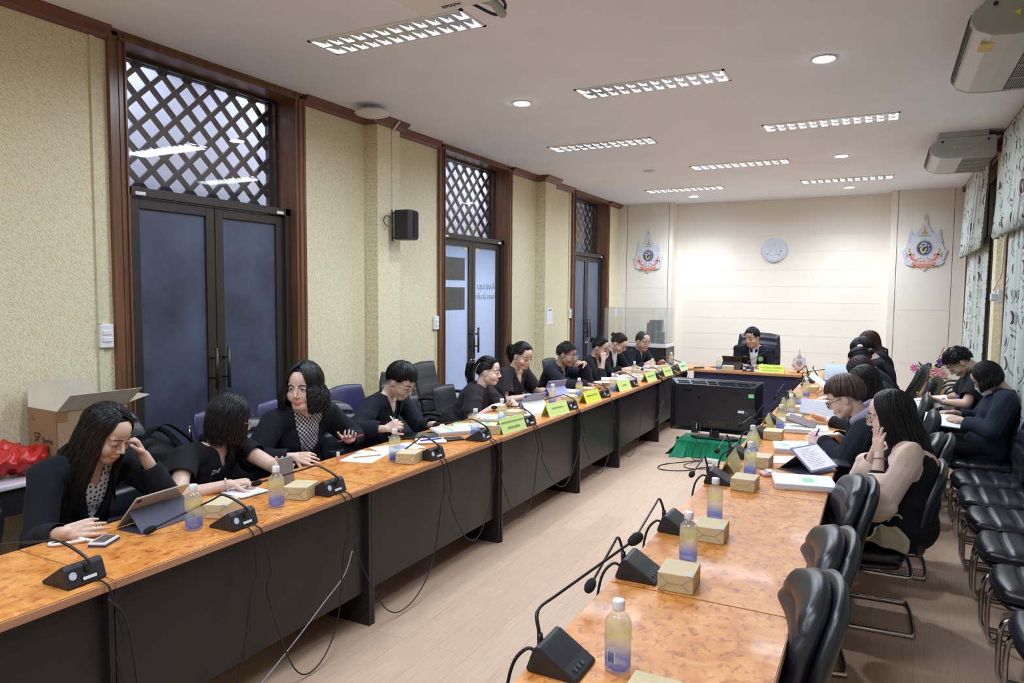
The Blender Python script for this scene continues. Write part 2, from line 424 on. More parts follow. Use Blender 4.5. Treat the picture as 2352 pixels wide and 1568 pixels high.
def thing(name, loc, rz=0., label=None, cat=None, group=None, s=1.):
    o = bpy.data.objects.new(name, None); COL.objects.link(o); o.empty_display_size = .1
    o.location = loc; o.rotation_euler = (0, 0, rz); o.scale = (s, s, s)
    return tag(o, label, cat, group)
KIDS = {}
def copy_tree(o, parent=None):
    c = o.copy(); COL.objects.link(c)
    if parent is not None: c.parent = parent
    for ch in list(o.children): copy_tree(ch, c)
    return c
def struct(mb, name, mats, parent=None, **kw):
    o = mb.build(name, mats, parent, **kw)
    if parent is None: o['kind'] = 'structure'
    return o
def rotz(a): return Matrix.Rotation(a, 4, 'Z')
def TR(loc, rz=0., rx=0., ry=0.):
    return Matrix.Translation(V(loc)) @ Matrix.Rotation(rz, 4, 'Z') @ Matrix.Rotation(ry, 4, 'Y') @ Matrix.Rotation(rx, 4, 'X')
def arc(p0, p1, p2, n=8):
    p0, p1, p2 = V(p0), V(p1), V(p2)
    return [(p0*(1-t)**2+p1*2*t*(1-t)+p2*t*t) for t in [i/n for i in range(n+1)]]
def crom(P, n=8):
    """smooth curve through points"""
    P = [V(p) for p in P]; Q = [P[0]*2-P[1]]+P+[P[-1]*2-P[-2]]; out = []
    for i in range(1, len(Q)-2):
        a, b, c, d = Q[i-1:i+3]
        for k in range(n):
            t = k/n; out.append(.5*((2*b)+(-a+c)*t+(2*a-5*b+4*c-d)*t*t+(-a+3*b-3*c+d)*t**3))
    out.append(P[-1]); return out
def text_obj(name, body, size, M, mat, parent=None, extrude=.0006, align='CENTER'):
    cu = bpy.data.curves.new(name, 'FONT'); cu.body = body; cu.size = size; cu.align_x = align; cu.align_y = 'CENTER'; cu.extrude = extrude
    t = bpy.data.objects.new(name, cu); COL.objects.link(t)
    dg = bpy.context.evaluated_depsgraph_get(); dg.update()
    me = bpy.data.meshes.new_from_object(t.evaluated_get(dg)); bpy.data.objects.remove(t)
    me.materials.clear(); me.materials.append(mat)
    o = bpy.data.objects.new(name, me); COL.objects.link(o)
    if parent: o.parent = parent
    o.matrix_local = M
    return o
def basis(o, ex, ey):
    """matrix with local x, y along ex, ey"""
    ex = V(ex).normalized(); ey = V(ey).normalized(); ez = ex.cross(ey).normalized()
    return Matrix(((ex.x, ey.x, ez.x, o[0]), (ex.y, ey.y, ez.y, o[1]), (ex.z, ey.z, ez.z, o[2]), (0, 0, 0, 1)))
# ================= ROOM =================
XG = XL-.30          # back face of the left wall
doors = [(2.862, 4.574), (6.62, 8.35), (10.41, 12.10)]
mb = MB()
ys = [YN]+[v for d in doors for v in d]+[YB+.4]
for i in range(0, len(ys), 2): mb.box((XG, ys[i], 0), (XL, ys[i+1], ZC))
struct(mb, 'wall_left', M_WALL)
PIL = [(5.385, 5.735), (9.13, 9.485)]
for y0, y1 in PIL:
    struct(MB().box((XL, y0, 0), (XL+.15, y1, ZC)), 'trim_1' if y0 < 7 else 'trim_2', M_WALL)
struct(MB().box((XL-.3, YN, -.1), (XR+.3, YB+.4, 0)), 'floor', M_FLOOR)
struct(MB().box((XL-.3, YN, ZC), (XR+.3, YB+.4, ZC+.12)), 'ceiling', M_CEIL)
struct(MB().box((XL-.3, YN-.12, 0), (XR+.3, YN, ZC)), 'wall_near', M_WALL)
# back wall: recessed centre, two projecting side bays, grooved
mb = MB()
def grooved(mb, x0, x1, y, zs, dep=.02, g=.004):
    lo = [0]+[z+g/2 for z in zs]; hi = [z-g/2 for z in zs]+[ZC]
    for a, b in zip(lo, hi): mb.box((x0, y, a), (x1, y+dep, b))
    mb.box((x0, y+.0035, 0), (x1, y+dep+.1, ZC))
GZ = [.215, .50, .784, 1.062, 1.344, 1.629, 1.903, 2.189, 2.495, 2.78]
grooved(mb, -3.39, .06, 13.0, GZ)
LZ = [.75, 1.42, 1.87, 2.61]; RZ = [.70, 1.54, 2.36]
mb.box((XL, 12.72, 0), (-3.39, 13.1, ZC)); mb.box((.06, 12.72, 0), (XR+.02, 13.1, ZC))
grooved(mb, -4.24, -3.47, 12.70, LZ, .02); grooved(mb, .16, .90, 12.70, RZ, .02)
for a, b in ((XL, -4.25), (-3.46, -3.39), (.06, .15), (.91, XR+.02)): mb.box((a, 12.695, 0), (b, 12.73, ZC))
mb.box((-3.39, 12.99, 0), (-3.24, 13.02, ZC)); mb.box((-.08, 12.99, 0), (.06, 13.02, ZC))
struct(mb, 'wall_back', M_CREAM)
# crown moulding
CP = [(0, 0), (.075, 0), (.075, -.018), (.055, -.035), (.03, -.055), (.02, -.075), (0, -.08)]
def crown(mb, y0, y1, x=XL, sx=1):
    mb.prism([(x+sx*a, ZC+b) for a, b in CP][::sx], y0, y1, 'y')
def crown_ret(mb, x0, x1, y, sy):
    mb.prism([(y+sy*a, ZC+b) for a, b in CP], x0, x1, 'x')
mb = MB()
for a, b in ((YN, 2.862), (4.574, 5.385), (5.735, 6.62), (8.35, 9.13), (9.485, 10.41), (12.10, 12.70)): crown(mb, a, b)
for y0, y1 in PIL:
    crown(mb, y0-.07, y1+.07, XL+.15); crown_ret(mb, XL, XL+.15, y0, -1); crown_ret(mb, XL, XL+.15, y1, 1)
struct(mb, 'trim_3', M_CROWN, smooth=False)
mb = MB(); crown(mb, YN, 12.70, XR, -1); mb.prism([(12.70-a, ZC+b) for a, b in CP], XR-.09, XR, 'x')
struct(mb, 'trim_4', M_CROWN)
mb = MB()
for a, b in ((YN, 2.862), (4.574, 6.62), (8.35, 10.41), (12.10, 12.70)): mb.box((XL, a, 0), (XL+.012, b, .1))
struct(mb, 'baseboard_left', M_FRAMEW)

# ---- doors ----
def door(n, y0, y1, glass, dark=True):
    root = thing('door_%d' % n, (XL, (y0+y1)/2, 0)); root['kind'] = 'structure'
    c = (y0+y1)/2; h = (y1-y0)/2; cw = .115
    def B(a, b): return ((a[0]-XL, a[1]-c, a[2]), (b[0]-XL, b[1]-c, b[2]))
    mb = MB()      # casing with moulded face + deep jamb lining
    for s in (-1, 1):
        e = s*h; i = s*(h-cw)
        for (t0, t1, d) in ((0, .2, .035), (.2, .55, .028), (.55, .62, .034), (.62, .9, .024), (.9, 1, .036)):
            a, b = sorted((e+(i-e)*t0, e+(i-e)*t1)); mb.box((-.01, a, 0), (d, b, ZC))
        a, b = sorted((i, e)); mb.box((-.30, a, 0), (-.01, b, ZC))
    for (t0, t1, d) in ((0, .3, .035), (.3, .7, .028), (.7, 1, .034)):
        mb.box((-.01, -h, ZC-.06*t1), (d, h, ZC-.06*t0))
    mb.box((-.30, -h+cw, ZC-.06), (-.01, h-cw, ZC))
    mb.build('door_casing', M_FRAMEW, root)
    w = h-cw; HT = 2.44
    mb = MB()      # aluminium frame
    mb.box((-.14, -w, 0), (-.03, -w+.06, HT)); mb.box((-.14, w-.06, 0), (-.03, w, HT)); mb.box((-.20, -w, HT-.06), (-.03, w, HT))
    mb.box((-.20, -w, HT), (-.17, -w+.025, ZC-.06)); mb.box((-.20, w-.025, HT), (-.17, w, ZC-.06)); mb.box((-.20, -w, ZC-.085), (-.17, w, ZC-.06))
    mb.build('door_frame', M_BRONZE, root, bevel=.004)
    g = MB().box((-.19, -w+.02, HT), (-.184, w-.02, ZC-.08)); g.build('transom_pane', M_GLASS, root)
    # lattice behind the pane
    mb = MB(); z0, z1 = HT-.02, ZC-.05; st = .205; bw = .036; x = -.262
    def seg(p, q, xx):
        p = V((xx, *p)); q = V((xx, *q)); d = (q-p).normalized(); nn = V((0, -d.z, d.y))*bw/2; dx = V((.011, 0, 0))
        vs = [p-nn-dx, q-nn-dx, q+nn-dx, p+nn-dx, p-nn+dx, q-nn+dx, q+nn+dx, p+nn+dx]
        mb.add(vs, [(0, 1, 2, 3), (7, 6, 5, 4), (0, 4, 5, 1), (1, 5, 6, 2), (2, 6, 7, 3), (3, 7, 4, 0)])
    k = .96; H = z1-z0
    for s in (1, -1):
        c0 = -w*2-H
        while c0 < w*2+H:
            # line y = c0 + s*(z-z0)/k
            a = c0; b = c0+s*H/k
            t0, t1 = 0., 1.
            for lo in (-w, w):
                pass
            ya, yb = a, b
            if not (max(ya, yb) < -w or min(ya, yb) > w):
                def cl(y, t): return y
                ts = [0., 1.]
                for lim in (-w, w):
                    if (ya-lim)*(yb-lim) < 0: ts.append((lim-ya)/(yb-ya))
                good = sorted(t for t in ts if -w-1e-6 <= ya+(yb-ya)*t <= w+1e-6)
                if len(good) >= 2 and good[-1]-good[0] > .02:
                    p = (ya+(yb-ya)*good[0], z0+H*good[0]); q = (ya+(yb-ya)*good[-1], z0+H*good[-1]); seg(p, q, x+s*.012)
            c0 += st
    for j in range(0, 12):
        for i in range(-1, 12):
            for off in (0,):
                yy = -2*w-H+(i+.5*(j % 2))*st; zz = z0+j*st*k/2
                n0 = math.ceil((-w-yy)/st); yy += n0*st
                if i+n0 >= 0 and abs(yy) < w-.02 and zz < z1: mb.cbox((x, yy, zz), (.034, .052, .052))
    for zz in (z0, z1): mb.box((x-.02, -w, zz-.03), (x+.02, w, zz+.03))
    for yy in (-w, w): mb.box((x-.02, yy-.03, z0), (x+.02, yy+.03, z1))
    mb.build('lattice', M_LATTICE, root)
    # two leaves
    for s in (-1, 1):
        a, b = (-w+.06, -.003) if s < 0 else (.003, w-.06)
        mb = MB(); st_ = .075; xx0, xx1 = -.11, -.065
        mb.box((xx0, a, .01), (xx1, a+st_, HT-.065)); mb.box((xx0, b-st_, .01), (xx1, b, HT-.065))
        mb.box((xx0, a+st_, .01), (xx1, b-st_, .16)); mb.box((xx0, a+st_, HT-.135), (xx1, b-st_, HT-.065))
        lf = mb.build('door_leaf', M_BRONZE, root, bevel=.003)
        MB().box((-.092, a+st_, .16), (-.084, b-st_, HT-.135)).build('door_pane', glass, lf)
        yh = -s*.0+ (s*.055)
        hb = MB(); hz0, hz1 = 1.02, 1.33
        hb.tube([(xx1+.06, yh, hz0), (xx1+.06, yh, hz1)], .013, 12)
        for zz in (hz0+.08, hz1-.08): hb.tube([(xx1, yh, zz), (xx1+.06, yh, zz)], .008, 8)
        hb.build('door_handle', M_BRONZE, lf, smooth=True)
        MB().lathe([(.016, 0), (.016, .012), (.008, .02)], 12, Matrix.Translation((xx1, s*.035, .93)) @ Matrix.Rotation(R(90), 4, 'Y')).build('lock_cylinder', M_CHROME, lf, smooth=True)
        # little maker's plate in the top corner
        yy = a+.06 if s < 0 else b-.06
        MB().cbox((-.028 if n else 0, yy, HT-.04), (.002, .075, .022)).build('maker_plate', M_WHITE, root)
    return root
d1 = door(1, *doors[0], M_DOORBLUE); d2 = door(2, *doors[1], M_FROST); d3 = door(3, *doors[2], M_DOORBLUE2)
# notices stuck on the lit door: two dark sheets and mirrored writing seen through the glass
for z0 in (1.55, 1.90):
    o = MB().box((XL-.082, 6.90-.03, z0-.0), (XL-.080, 7.335, z0+.27)).build('door_notice', pm('dark_notice_sheet', S(84, 84, 80), .5, var=.05), None)
    tag(o, 'dark rectangular notice on the left leaf of the lit glass door, %s of two' % ('lower' if z0 < 1.7 else 'upper'), 'notice', 'dark notices on the glass door')
    lb = MB()
    for k in range(9): lb.box((XL-.0795, 6.93, z0+.035+k*.025), (XL-.0793, 7.29-.04*(k % 3), z0+.039+k*.025))
    lb.build('print_lines', pm('faint_print', S(76, 76, 72), .6), o)
for i, (bd, zz, sz) in enumerate((('ห้องประชุม', 1.83, .105), ('จำลอง อัตนโถ', 1.705, .095))):
    M = basis((XL-.080, 7.86, zz), (0, -1, 0), (0, 0, 1))
    o = text_obj('door_lettering', bd, sz, M, pm('grey_lettering', S(110, 116, 130), .6))
    tag(o, 'grey mirrored Thai lettering on the right glass leaf, %s line' % ('upper' if i == 0 else 'lower'), 'lettering', 'mirrored lettering on the glass door')
for yy, zz in ((7.32, 2.27), (7.60, 2.27), (8.16, 2.25)):
    tag(MB().box((XL-.081, yy, zz), (XL-.078, yy+.07, zz+.035)).build('yellow_tape', pm('yellow_tape', S(214, 206, 120), .5)), 'small yellow tape tab near the %s top corner of the lit door glass' % ('left leaf\'s right' if yy < 7.4 else 'right leaf\'s left' if yy < 8 else 'right leaf\'s right'), 'tape', 'tape tabs on the door glass')
# corridor beyond the doors
mb = MB(); xc = XG-1.0
mb.box((xc-.1, YN, 0), (xc, YB+1, ZC+.6)); mb.box((xc, YN, -.1), (XG, YB+1, 0)); mb.box((xc, YN, ZC+.5), (XG, YB+1, ZC+.6))
struct(mb, 'wall_corridor', pm('corridor_paint', S(196, 198, 214), .9, var=.03, scale=2))
for i, (yy, w, nm) in enumerate(((3.4, .6, 'the near blue double door'), (5.6, .5, 'the first pilaster'), (7.7, 1.3, 'the middle lit double door'), (9.9, .6, 'the second pilaster'), (12.2, .6, 'the far grey double door'))):
    o = MB().box((xc+.44, yy-.6, ZC+.44), (xc+.56, yy+.6, ZC+.49)).build('corridor_lamp', pm('tube_glow', (1, 1, 1), .5, emit=(.9, .95, 1.), es=6.))
    tag(o, 'corridor ceiling tube lamp outside '+nm, 'lamp', 'corridor lamps')
    ld = bpy.data.lights.new('corridor_light', 'AREA'); ld.shape = 'RECTANGLE'; ld.size = .7; ld.size_y = 1.6; ld.energy = CORRIDOR_W*w; ld.color = (.86, .92, 1)
    lo = bpy.data.objects.new('corridor_light', ld); COL.objects.link(lo); lo.parent = o
    lo.matrix_local = Matrix.Translation((xc+.5, yy, ZC+.42))

# ---- right wall: piers, window recesses, curtains ----
mb = MB(); W1 = (9.42, 12.55); W2 = (5.2, 8.62); W3 = (.6, 4.5)
XR2 = XR+.02
segs = [YN, W3[0], W3[1], W2[0], W2[1], W1[0], W1[1], YB+.4]
for i in range(0, len(segs), 2): mb.box((XR2, segs[i], 0), (XR2+.25, segs[i+1], ZC))
for a, b in (W1, W2, W3): mb.box((XR2, a, 0), (XR2+.25, b, .35)); mb.box((XR2, a, 3.30), (XR2+.25, b, ZC))
struct(mb, 'wall_right', M_WALL)
struct(MB().box((XR-.05, 8.95, 0), (XR2+.02, 9.22, ZC)), 'trim_5', M_WALL)
for i, (a, b) in enumerate((W1, W2, W3)):
    mb = MB(); r = thing('window_%d' % (i+1), (XR2, (a+b)/2, .35)); r['kind'] = 'structure'
    L = (b-a)/2; H = 2.95
    for s in (-1, 1):
        p, q = sorted((s*L, s*(L+.075))); mb.box((-.03, p, -.06), (.0, q, H+.05))
        p, q = sorted((s*L, s*(L-.03))); mb.box((-.01, p, 0), (.2, q, H))
    mb.box((-.03, -L, H-.02), (0, L, H+.05)); mb.box((-.03, -L, -.06), (.2, L, 0)); mb.build('window_frame', M_FRAMEW, r)
    mb = MB(); n = 4
    for k in range(n+1):
        y = -L+.03+(2*L-.06)*k/n; mb.box((.12, y-.025, 0), (.16, y+.025, H))
    mb.box((.12, -L, 1.9), (.16, L, 1.95)); mb.build('mullions', M_BRONZE, r)
    MB().box((.135, -L, 0), (.141, L, H)).build('pane', make_doorglass('night_glass', (.01, .012, .02), (.02, .022, .03)) if i == 0 else bpy.data.materials['night_glass'], r)

def curtain_mesh(y0, y1, z0, z1, x, amp, per, ph=0., flare=0., jag=0., nv=14):
    n = int((y1-y0)/per*10); mb = MB(); us = []
    for j in range(nv+1):
        v = j/nv; z = z0+(z1-z0)*v
        L = 0; prev = None; row = []
        for i in range(n+1):
            y = y0+(y1-y0)*i/n
            a = 2*math.pi*(y-y0)/per+ph
            A = amp*(1.0-.25*v)
            w = math.sin(a+.5*math.sin(a*.37))*A+.35*A*math.sin(a*2.3+v*1.2+1)+flare*(1-v)
            xx = x-w-.02*(1-v)
            yy = y+.012*math.sin(a*1.7+v*2)
            zz = z+(jag*math.sin(a*.5) if j == 0 else 0)
            p = V((xx, yy, zz))
            if prev is not None: L += (V((p.x, p.y, 0))-V((prev.x, prev.y, 0))).length
            prev = p; mb.v.append(tuple(p)); us.append((L, z))
    for j in range(nv):
        for i in range(n):
            mb.f.append([j*(n+1)+i, j*(n+1)+i+1, (j+1)*(n+1)+i+1, (j+1)*(n+1)+i]); mb.mi.append(0)
    me = mb.mesh('curtain', M_CURTAIN, True)
    uv = me.uv_layers.new(name='UVMap')
    for l in me.loops: uv.data[l.index].uv = us[l.vertex_index]
    return me
def curtain(name, label, y0, y1, z0, z1, x, amp, per, ph=0., cat='curtain', **k):
    me = curtain_mesh(y0, y1, z0, z1, x, amp, per, ph, **k)
    o = bpy.data.objects.new(name, me); COL.objects.link(o)
    md = o.modifiers.new('solid', 'SOLIDIFY'); md.thickness = .004; md.offset = 0
    return tag(o, label, cat)
curtain('curtain', 'pale floor length curtain with grey and maroon curls at the far window', 9.62, 11.75, .12, 2.45, XR-.035, .030, .17)
curtain('curtain', 'pale floor length curtain with maroon crescents at the window before the pillar', 5.4, 8.02, .12, 2.45, XR-.045, .036, .21, 1.2)
curtain('curtain', 'pale curled curtain at the nearest window beside the camera', .8, 4.3, .12, 2.45, XR-.045, .036, .21, .6)
curtain('curtain_valance', 'gathered patterned valance above the far window', 9.44, 11.98, 2.30, 3.34, XR-.085, .020, .12, 0., 'valance', flare=.035, jag=.012, nv=8)
curtain('curtain_valance', 'gathered patterned valance above the window before the pillar', 5.25, 8.36, 2.32, 3.34, XR-.085, .024, .14, .8, 'valance', flare=.035, jag=.014, nv=8)
curtain('curtain_valance', 'gathered patterned valance above the nearest window', .65, 4.45, 2.32, 3.34, XR-.085, .024, .14, .3, 'valance', flare=.035, jag=.014, nv=8)

# ---- electrical bits ----
def switch(loc, label, n=2, axis=1):
    r = thing('light_switch', loc, 0, label, 'switch', 'wall switches by the doors')
    MB().box((0, -.045, -.075), (.03, .045, .075)).build('switch_box', M_WHITE, r, bevel=.006)
    for k in range(n):
        z = .022-.044*k
        MB().box((.028, -.03, z-.014), (.036, .03, z+.014)).build('rocker', M_WHITE, r, bevel=.003)
    return r
switch((XL, 2.80, 1.46), 'white two-rocker wall switch left of the near blue door')
switch((XL, 6.57, 1.42), 'white wall switch left of the lit middle door', 2)
switch((XL, 10.36, 1.44), 'white wall switch left of the far grey door', 2)
def conduit(name, pts, r, label, cat='conduit', mat=None):
    o = MB().tube(pts, r, 6).build(name, mat or M_WALL, smooth=True); return tag(o, label, cat)
MW = pm('conduit_cream', S(214, 208, 174), .5)
MB_ = MB().box((XL, 2.755, 1.54), (XL+.014, 2.785, ZC-.08)); tag(MB_.build('cable_trunking', MW), 'cream cable trunking running from the near switch up to the ceiling', 'trunking')
tag(MB().box((XL, 2.755, .1), (XL+.014, 2.785, 1.38)).build('cable_trunking', MW), 'cream cable trunking below the near switch', 'trunking')
tag(MB().box((XL, 6.57, .1), (XL+.012, 6.59, 1.34)).build('cable_trunking', MW), 'cream cable trunking below the switch by the lit door', 'trunking')
tag(MB().box((XL, 10.31, .1), (XL+.012, 10.34, ZC-.08)).build('cable_trunking', MW), 'cream cable trunking left of the far grey door', 'trunking')
tag(MB().box((XL+.15, 5.60, 2.52), (XL+.156, 5.612, ZC-.10)).build('cable_trunking', MW), 'thin trunking down the pilaster to the wall speaker', 'trunking')
tag(MB().tube([(XL+.155, 5.606, ZC-.10), (XL+.20, 5.61, ZC-.06), (XL+.235, 5.62, ZC-.012)], .010, 6).build('cable_conduit', M_WHITE, smooth=True), 'short white conduit bent over the crown moulding above the speaker', 'conduit')
r = thing('wall_socket', (XR-.05, 8.72, 1.76), 0, 'white wall socket with a plug on the pillar between the curtains', 'socket')
MB().box((0, -.04, -.07), (.05, .04, .07)).build('socket_box', M_WHITE, r, bevel=.006)
MB().box((-.06, -.03, -.05), (0, .03, .03)).build('plug', M_WHITE, r, bevel=.012)
tag(MB().tube(crom([(XR-.09, 8.70, 1.82), (XR-.06, 8.74, 1.90), (XR-.03, 8.69, 2.0), (XR-.02, 8.68, 2.34)]), .008, 6).build('white_cord', M_WHITE, smooth=True), 'white cord rising from the wall socket on the pillar', 'cord')
r = thing('junction_box', (XR-.05, 8.84, 2.46), 0, 'small white junction box high on the pillar', 'junction box')
MB().box((0, -.05, -.06), (.05, .05, .06)).build('box_body', M_WHITE, r, bevel=.005); MB().box((-.005, -.03, -.04), (0, .03, .04)).build('box_cover', M_WHITE, r)
# papers on the wall
o = MB().box((XL+.151, 9.20, 1.31), (XL+.1535, 9.40, 1.55)).build('paper_notice', M_PAPER); tag(o, 'white paper notice taped on the second pilaster', 'notice')
MB().box((XL+.154, 9.25, 1.51), (XL+.1545, 9.36, 1.525)).build('print_lines', M_INK, o)
tag(MB().box((XL+.001, 12.50, 1.33), (XL+.004, 12.68, 1.52)).build('paper_notice', M_PAPER), 'plain white paper notice at the far end of the left wall', 'notice')

# ---- ceiling fixtures ----
def fixture(x, y, label, lit=True):
    L, W = 1.19, .295
    r = thing('ceiling_light', (x, y, ZC), 0, label, 'ceiling light', 'recessed louvre ceiling lights')
    mb = MB(); fl = .02
    for a, b in (((-L/2, -W/2, -.008), (L/2, -W/2+fl, 0)), ((-L/2, W/2-fl, -.008), (L/2, W/2, 0)), ((-L/2, -W/2, -.008), (-L/2+fl, W/2, 0)), ((L/2-fl, -W/2, -.008), (L/2, W/2, 0))): mb.box(a, b)
    mb.build('frame', M_WHITE, r)
    mb = MB()
    for k in range(1, 12):
        xx = -L/2+fl+(L-2*fl)*k/12
        for s in (-1, 1):
            y0, y1 = (-W/2+fl, -.006) if s < 0 else (.006, W/2-fl)
            yc = (y0+y1)/2
            # curved blade, wide on top
            mb.add([(xx-.022, y0, -.004), (xx+.022, y0, -.004), (xx+.004, y0, .045-.05), (xx+.0015, yc, -.006), (xx+.022, y1, -.004), (xx-.022, y1, -.004)], [(0, 1, 3), (1, 4, 3), (4, 5, 3), (5, 0, 3)])
            mb.box((xx-.0015, y0, -.006), (xx+.0015, y1, -.001))
    cl = (L-2*fl)/12
    for k in range(12):
        xx = -L/2+fl+cl*k
        for s in (-1, 1):
            y0, y1 = (-W/2+fl, -.006) if s < 0 else (.006, W/2-fl)
            mb.add([(xx+.012, y0, -.0045), (xx+cl-.004, y0, -.0045), (xx+cl*.62, y0+(y1-y0)*.80, -.0045), (xx+.012, y0, -.003), (xx+cl-.004, y0, -.003), (xx+cl*.62, y0+(y1-y0)*.80, -.003)], [(2, 1, 0), (3, 4, 5), (0, 1, 4, 3), (1, 2, 5, 4), (2, 0, 3, 5)])
    mb.box((-L/2+fl, -.012, -.006), (L/2-fl, .012, -.001))
    mb.build('louvre', M_LOUV, r)
    for s in (-1, 1):
        mb = MB().box((-L/2+fl, min(s*.012, s*(W/2-fl)), -.0015), (L/2-fl, max(s*.012, s*(W/2-fl)), -.001))
        mb.build('lamp_strip', M_TUBE if lit else M_WHITE, r)
    ld = bpy.data.lights.new('fixture_light', 'AREA'); ld.shape = 'RECTANGLE'; ld.size = L*.92; ld.size_y = W*.8; ld.energy = TUBE_W; ld.color = (.75, .865, 1.); ld.spread = R(165)
    lo = bpy.data.objects.new('fixture_light', ld); COL.objects.link(lo); lo.parent = r; lo.location = (0, 0, -.03)
    return r
M_LOUV = pm('louvre_mirror', (.60, .61, .66), .3, metal=.6, var=.03)
M_TUBE = pm('fluorescent_glow', (1, 1, 1), .5, emit=(.92, .95, 1.), es=5.)
FX = [(-2.83, 3.76, 'nearest louvre ceiling light, behind the projector'), (-1.69, 5.56, 'louvre ceiling light in the second row, alone between two downlights'),
      (-.52, 7.48, 'louvre ceiling light in the third row, on the right'), (-2.83, 7.52, 'louvre ceiling light in the third row, on the left'),
      (-1.68, 9.38, 'louvre ceiling light in the fourth row, in the middle of the ceiling'), (-.53, 11.2, 'farthest louvre ceiling light on the right'), (-2.83, 11.22, 'farthest louvre ceiling light on the left'),
      (-1.69, 1.85, 'added louvre ceiling light, unseen above the camera'), (-2.83, 0., 'added louvre ceiling light, unseen over the rear left of the room'), (-.52, 0., 'added louvre ceiling light, unseen over the rear right of the room')]  # fixtures added out of view, continuing the grid, to light the near room
for x, y, l in FX: fixture(x, y, l)
def downlight(x, y, label, w=1., on=True):
    r = thing('downlight', (x, y, ZC), 0, label, 'downlight', 'round ceiling downlights')
    MB().lathe([(.085, 0), (.088, -.006), (.072, -.010), (.066, -.004)], 24).build('trim_ring', M_WHITE, r, smooth=True)
    MB().lathe([(.070, -.003), (.070, -.012)], 24).build('lamp_disc', M_DOWN if on else M_CHROME, r)
    if on:
        ld = bpy.data.lights.new('down_light', 'SPOT'); ld.spot_size = R(130); ld.spot_blend = .9; ld.energy = DOWN_W*w*4; ld.shadow_soft_size = .06; ld.color = (.86, .92, 1.)
        lo = bpy.data.objects.new('down_light', ld); COL.objects.link(lo); lo.parent = r; lo.location = (0, 0, -.02)
    return r
M_DOWN = pm('downlight_glow', (1, 1, 1), .5, emit=(.82, .9, 1.), es=30.)
for x, y, l, w in ((-2.84, 5.59, 'brightest left downlight in the second row', 1), (-.43, 5.48, 'large bright downlight on the near right', 1), (-.50, 9.30, 'downlight between the louvre lights on the far right', 1), (-.52, 12.0, 'downlight nearest the back wall on the right', 1.3), (-2.88, 12.05, 'downlight nearest the back wall on the left', 1.5)):
    downlight(x, y, l, w)
downlight(-2.84, 9.35, 'unlit downlight on the left beyond the third row', on=False)

# ---- projector ----
r = thing('ceiling_projector', (-1.90, 2.88, 3.13), R(-4), 'white ceiling projector cut by the top edge of the photo', 'projector')
MB().box((-.22, -.16, 0), (.22, .16, .10)).build('projector_body', M_WHITE, r, bevel=.025, bseg=3)
MB().tube([(0, 0, .10), (0, 0, .265)], .03, 12).build('ceiling_mount', M_WHITE, r, smooth=True)
MB().tube(crom([(.16, .17, .04), (.17, .28, -.01), (.11, .30, .06), (.02, .24, .09)]), .022, 8).build('ribbed_hose', M_ACSIDE, r, smooth=True)
MB().tube(crom([(.19, .15, .06), (.20, .26, .02), (.08, .36, .03), (-.02, .28, .08)]), .008, 6).build('cable', M_BLACKP, r, smooth=True)
text_obj('maker_name', 'EPSON', .035, basis((.0, .09, -.002), (1, 0, 0), (0, -1, 0)), M_ACDK, r)
# ---- wireless access point ----
r = thing('wireless_access_point', (-4.08, 5.10, ZC), 0, 'white saucer-shaped access point hanging by the first pilaster', 'access point')
MB().lathe([(.02, -.02), (.10, -.035), (.155, -.062), (.15, -.075), (.08, -.098), (.02, -.102)], 28).build('housing', M_WHITE, r, smooth=True)
MB().lathe([(.07, 0), (.07, -.008), (.03, -.03), (.03, -.04)], 16).build('mount', M_ACSIDE, r, smooth=True)
# ---- wall speaker ----
r = thing('wall_speaker', (XL+.15, 5.60, 2.40), 0, 'black loudspeaker on the first pilaster', 'speaker')
MB().prism([(.0, -.075), (.15, -.105), (.19, -.06), (.19, .06), (.15, .105), (0, .075)], -.14, .14, 'z').xf(Matrix.Translation((.05, .02, 0)) @ rotz(R(14))).build('speaker_case', M_BLACKM, r, bevel=.008)
MB().prism([(.192, -.058), (.198, -.055), (.198, .055), (.192, .058)], -.125, .125, 'z').xf(Matrix.Translation((.05, .02, 0)) @ rotz(R(14))).build('grille', M_FOAM, r)
MB().tube([(0, 0, .12), (.10, .01, .12)], .008, 6).tube([(0, 0, -.12), (.10, .01, -.12)], .008, 6).tube([(.004, 0, -.15), (.004, 0, .15)], .008, 6).build('bracket', M_BLACKP, r)
MB().tube(crom([(.06, -.05, .05), (.03, -.12, .08), (.02, -.15, .03), (.04, -.11, -.02), (.06, -.06, 0)]), .004, 5).build('speaker_wire', M_BLACKP, r)

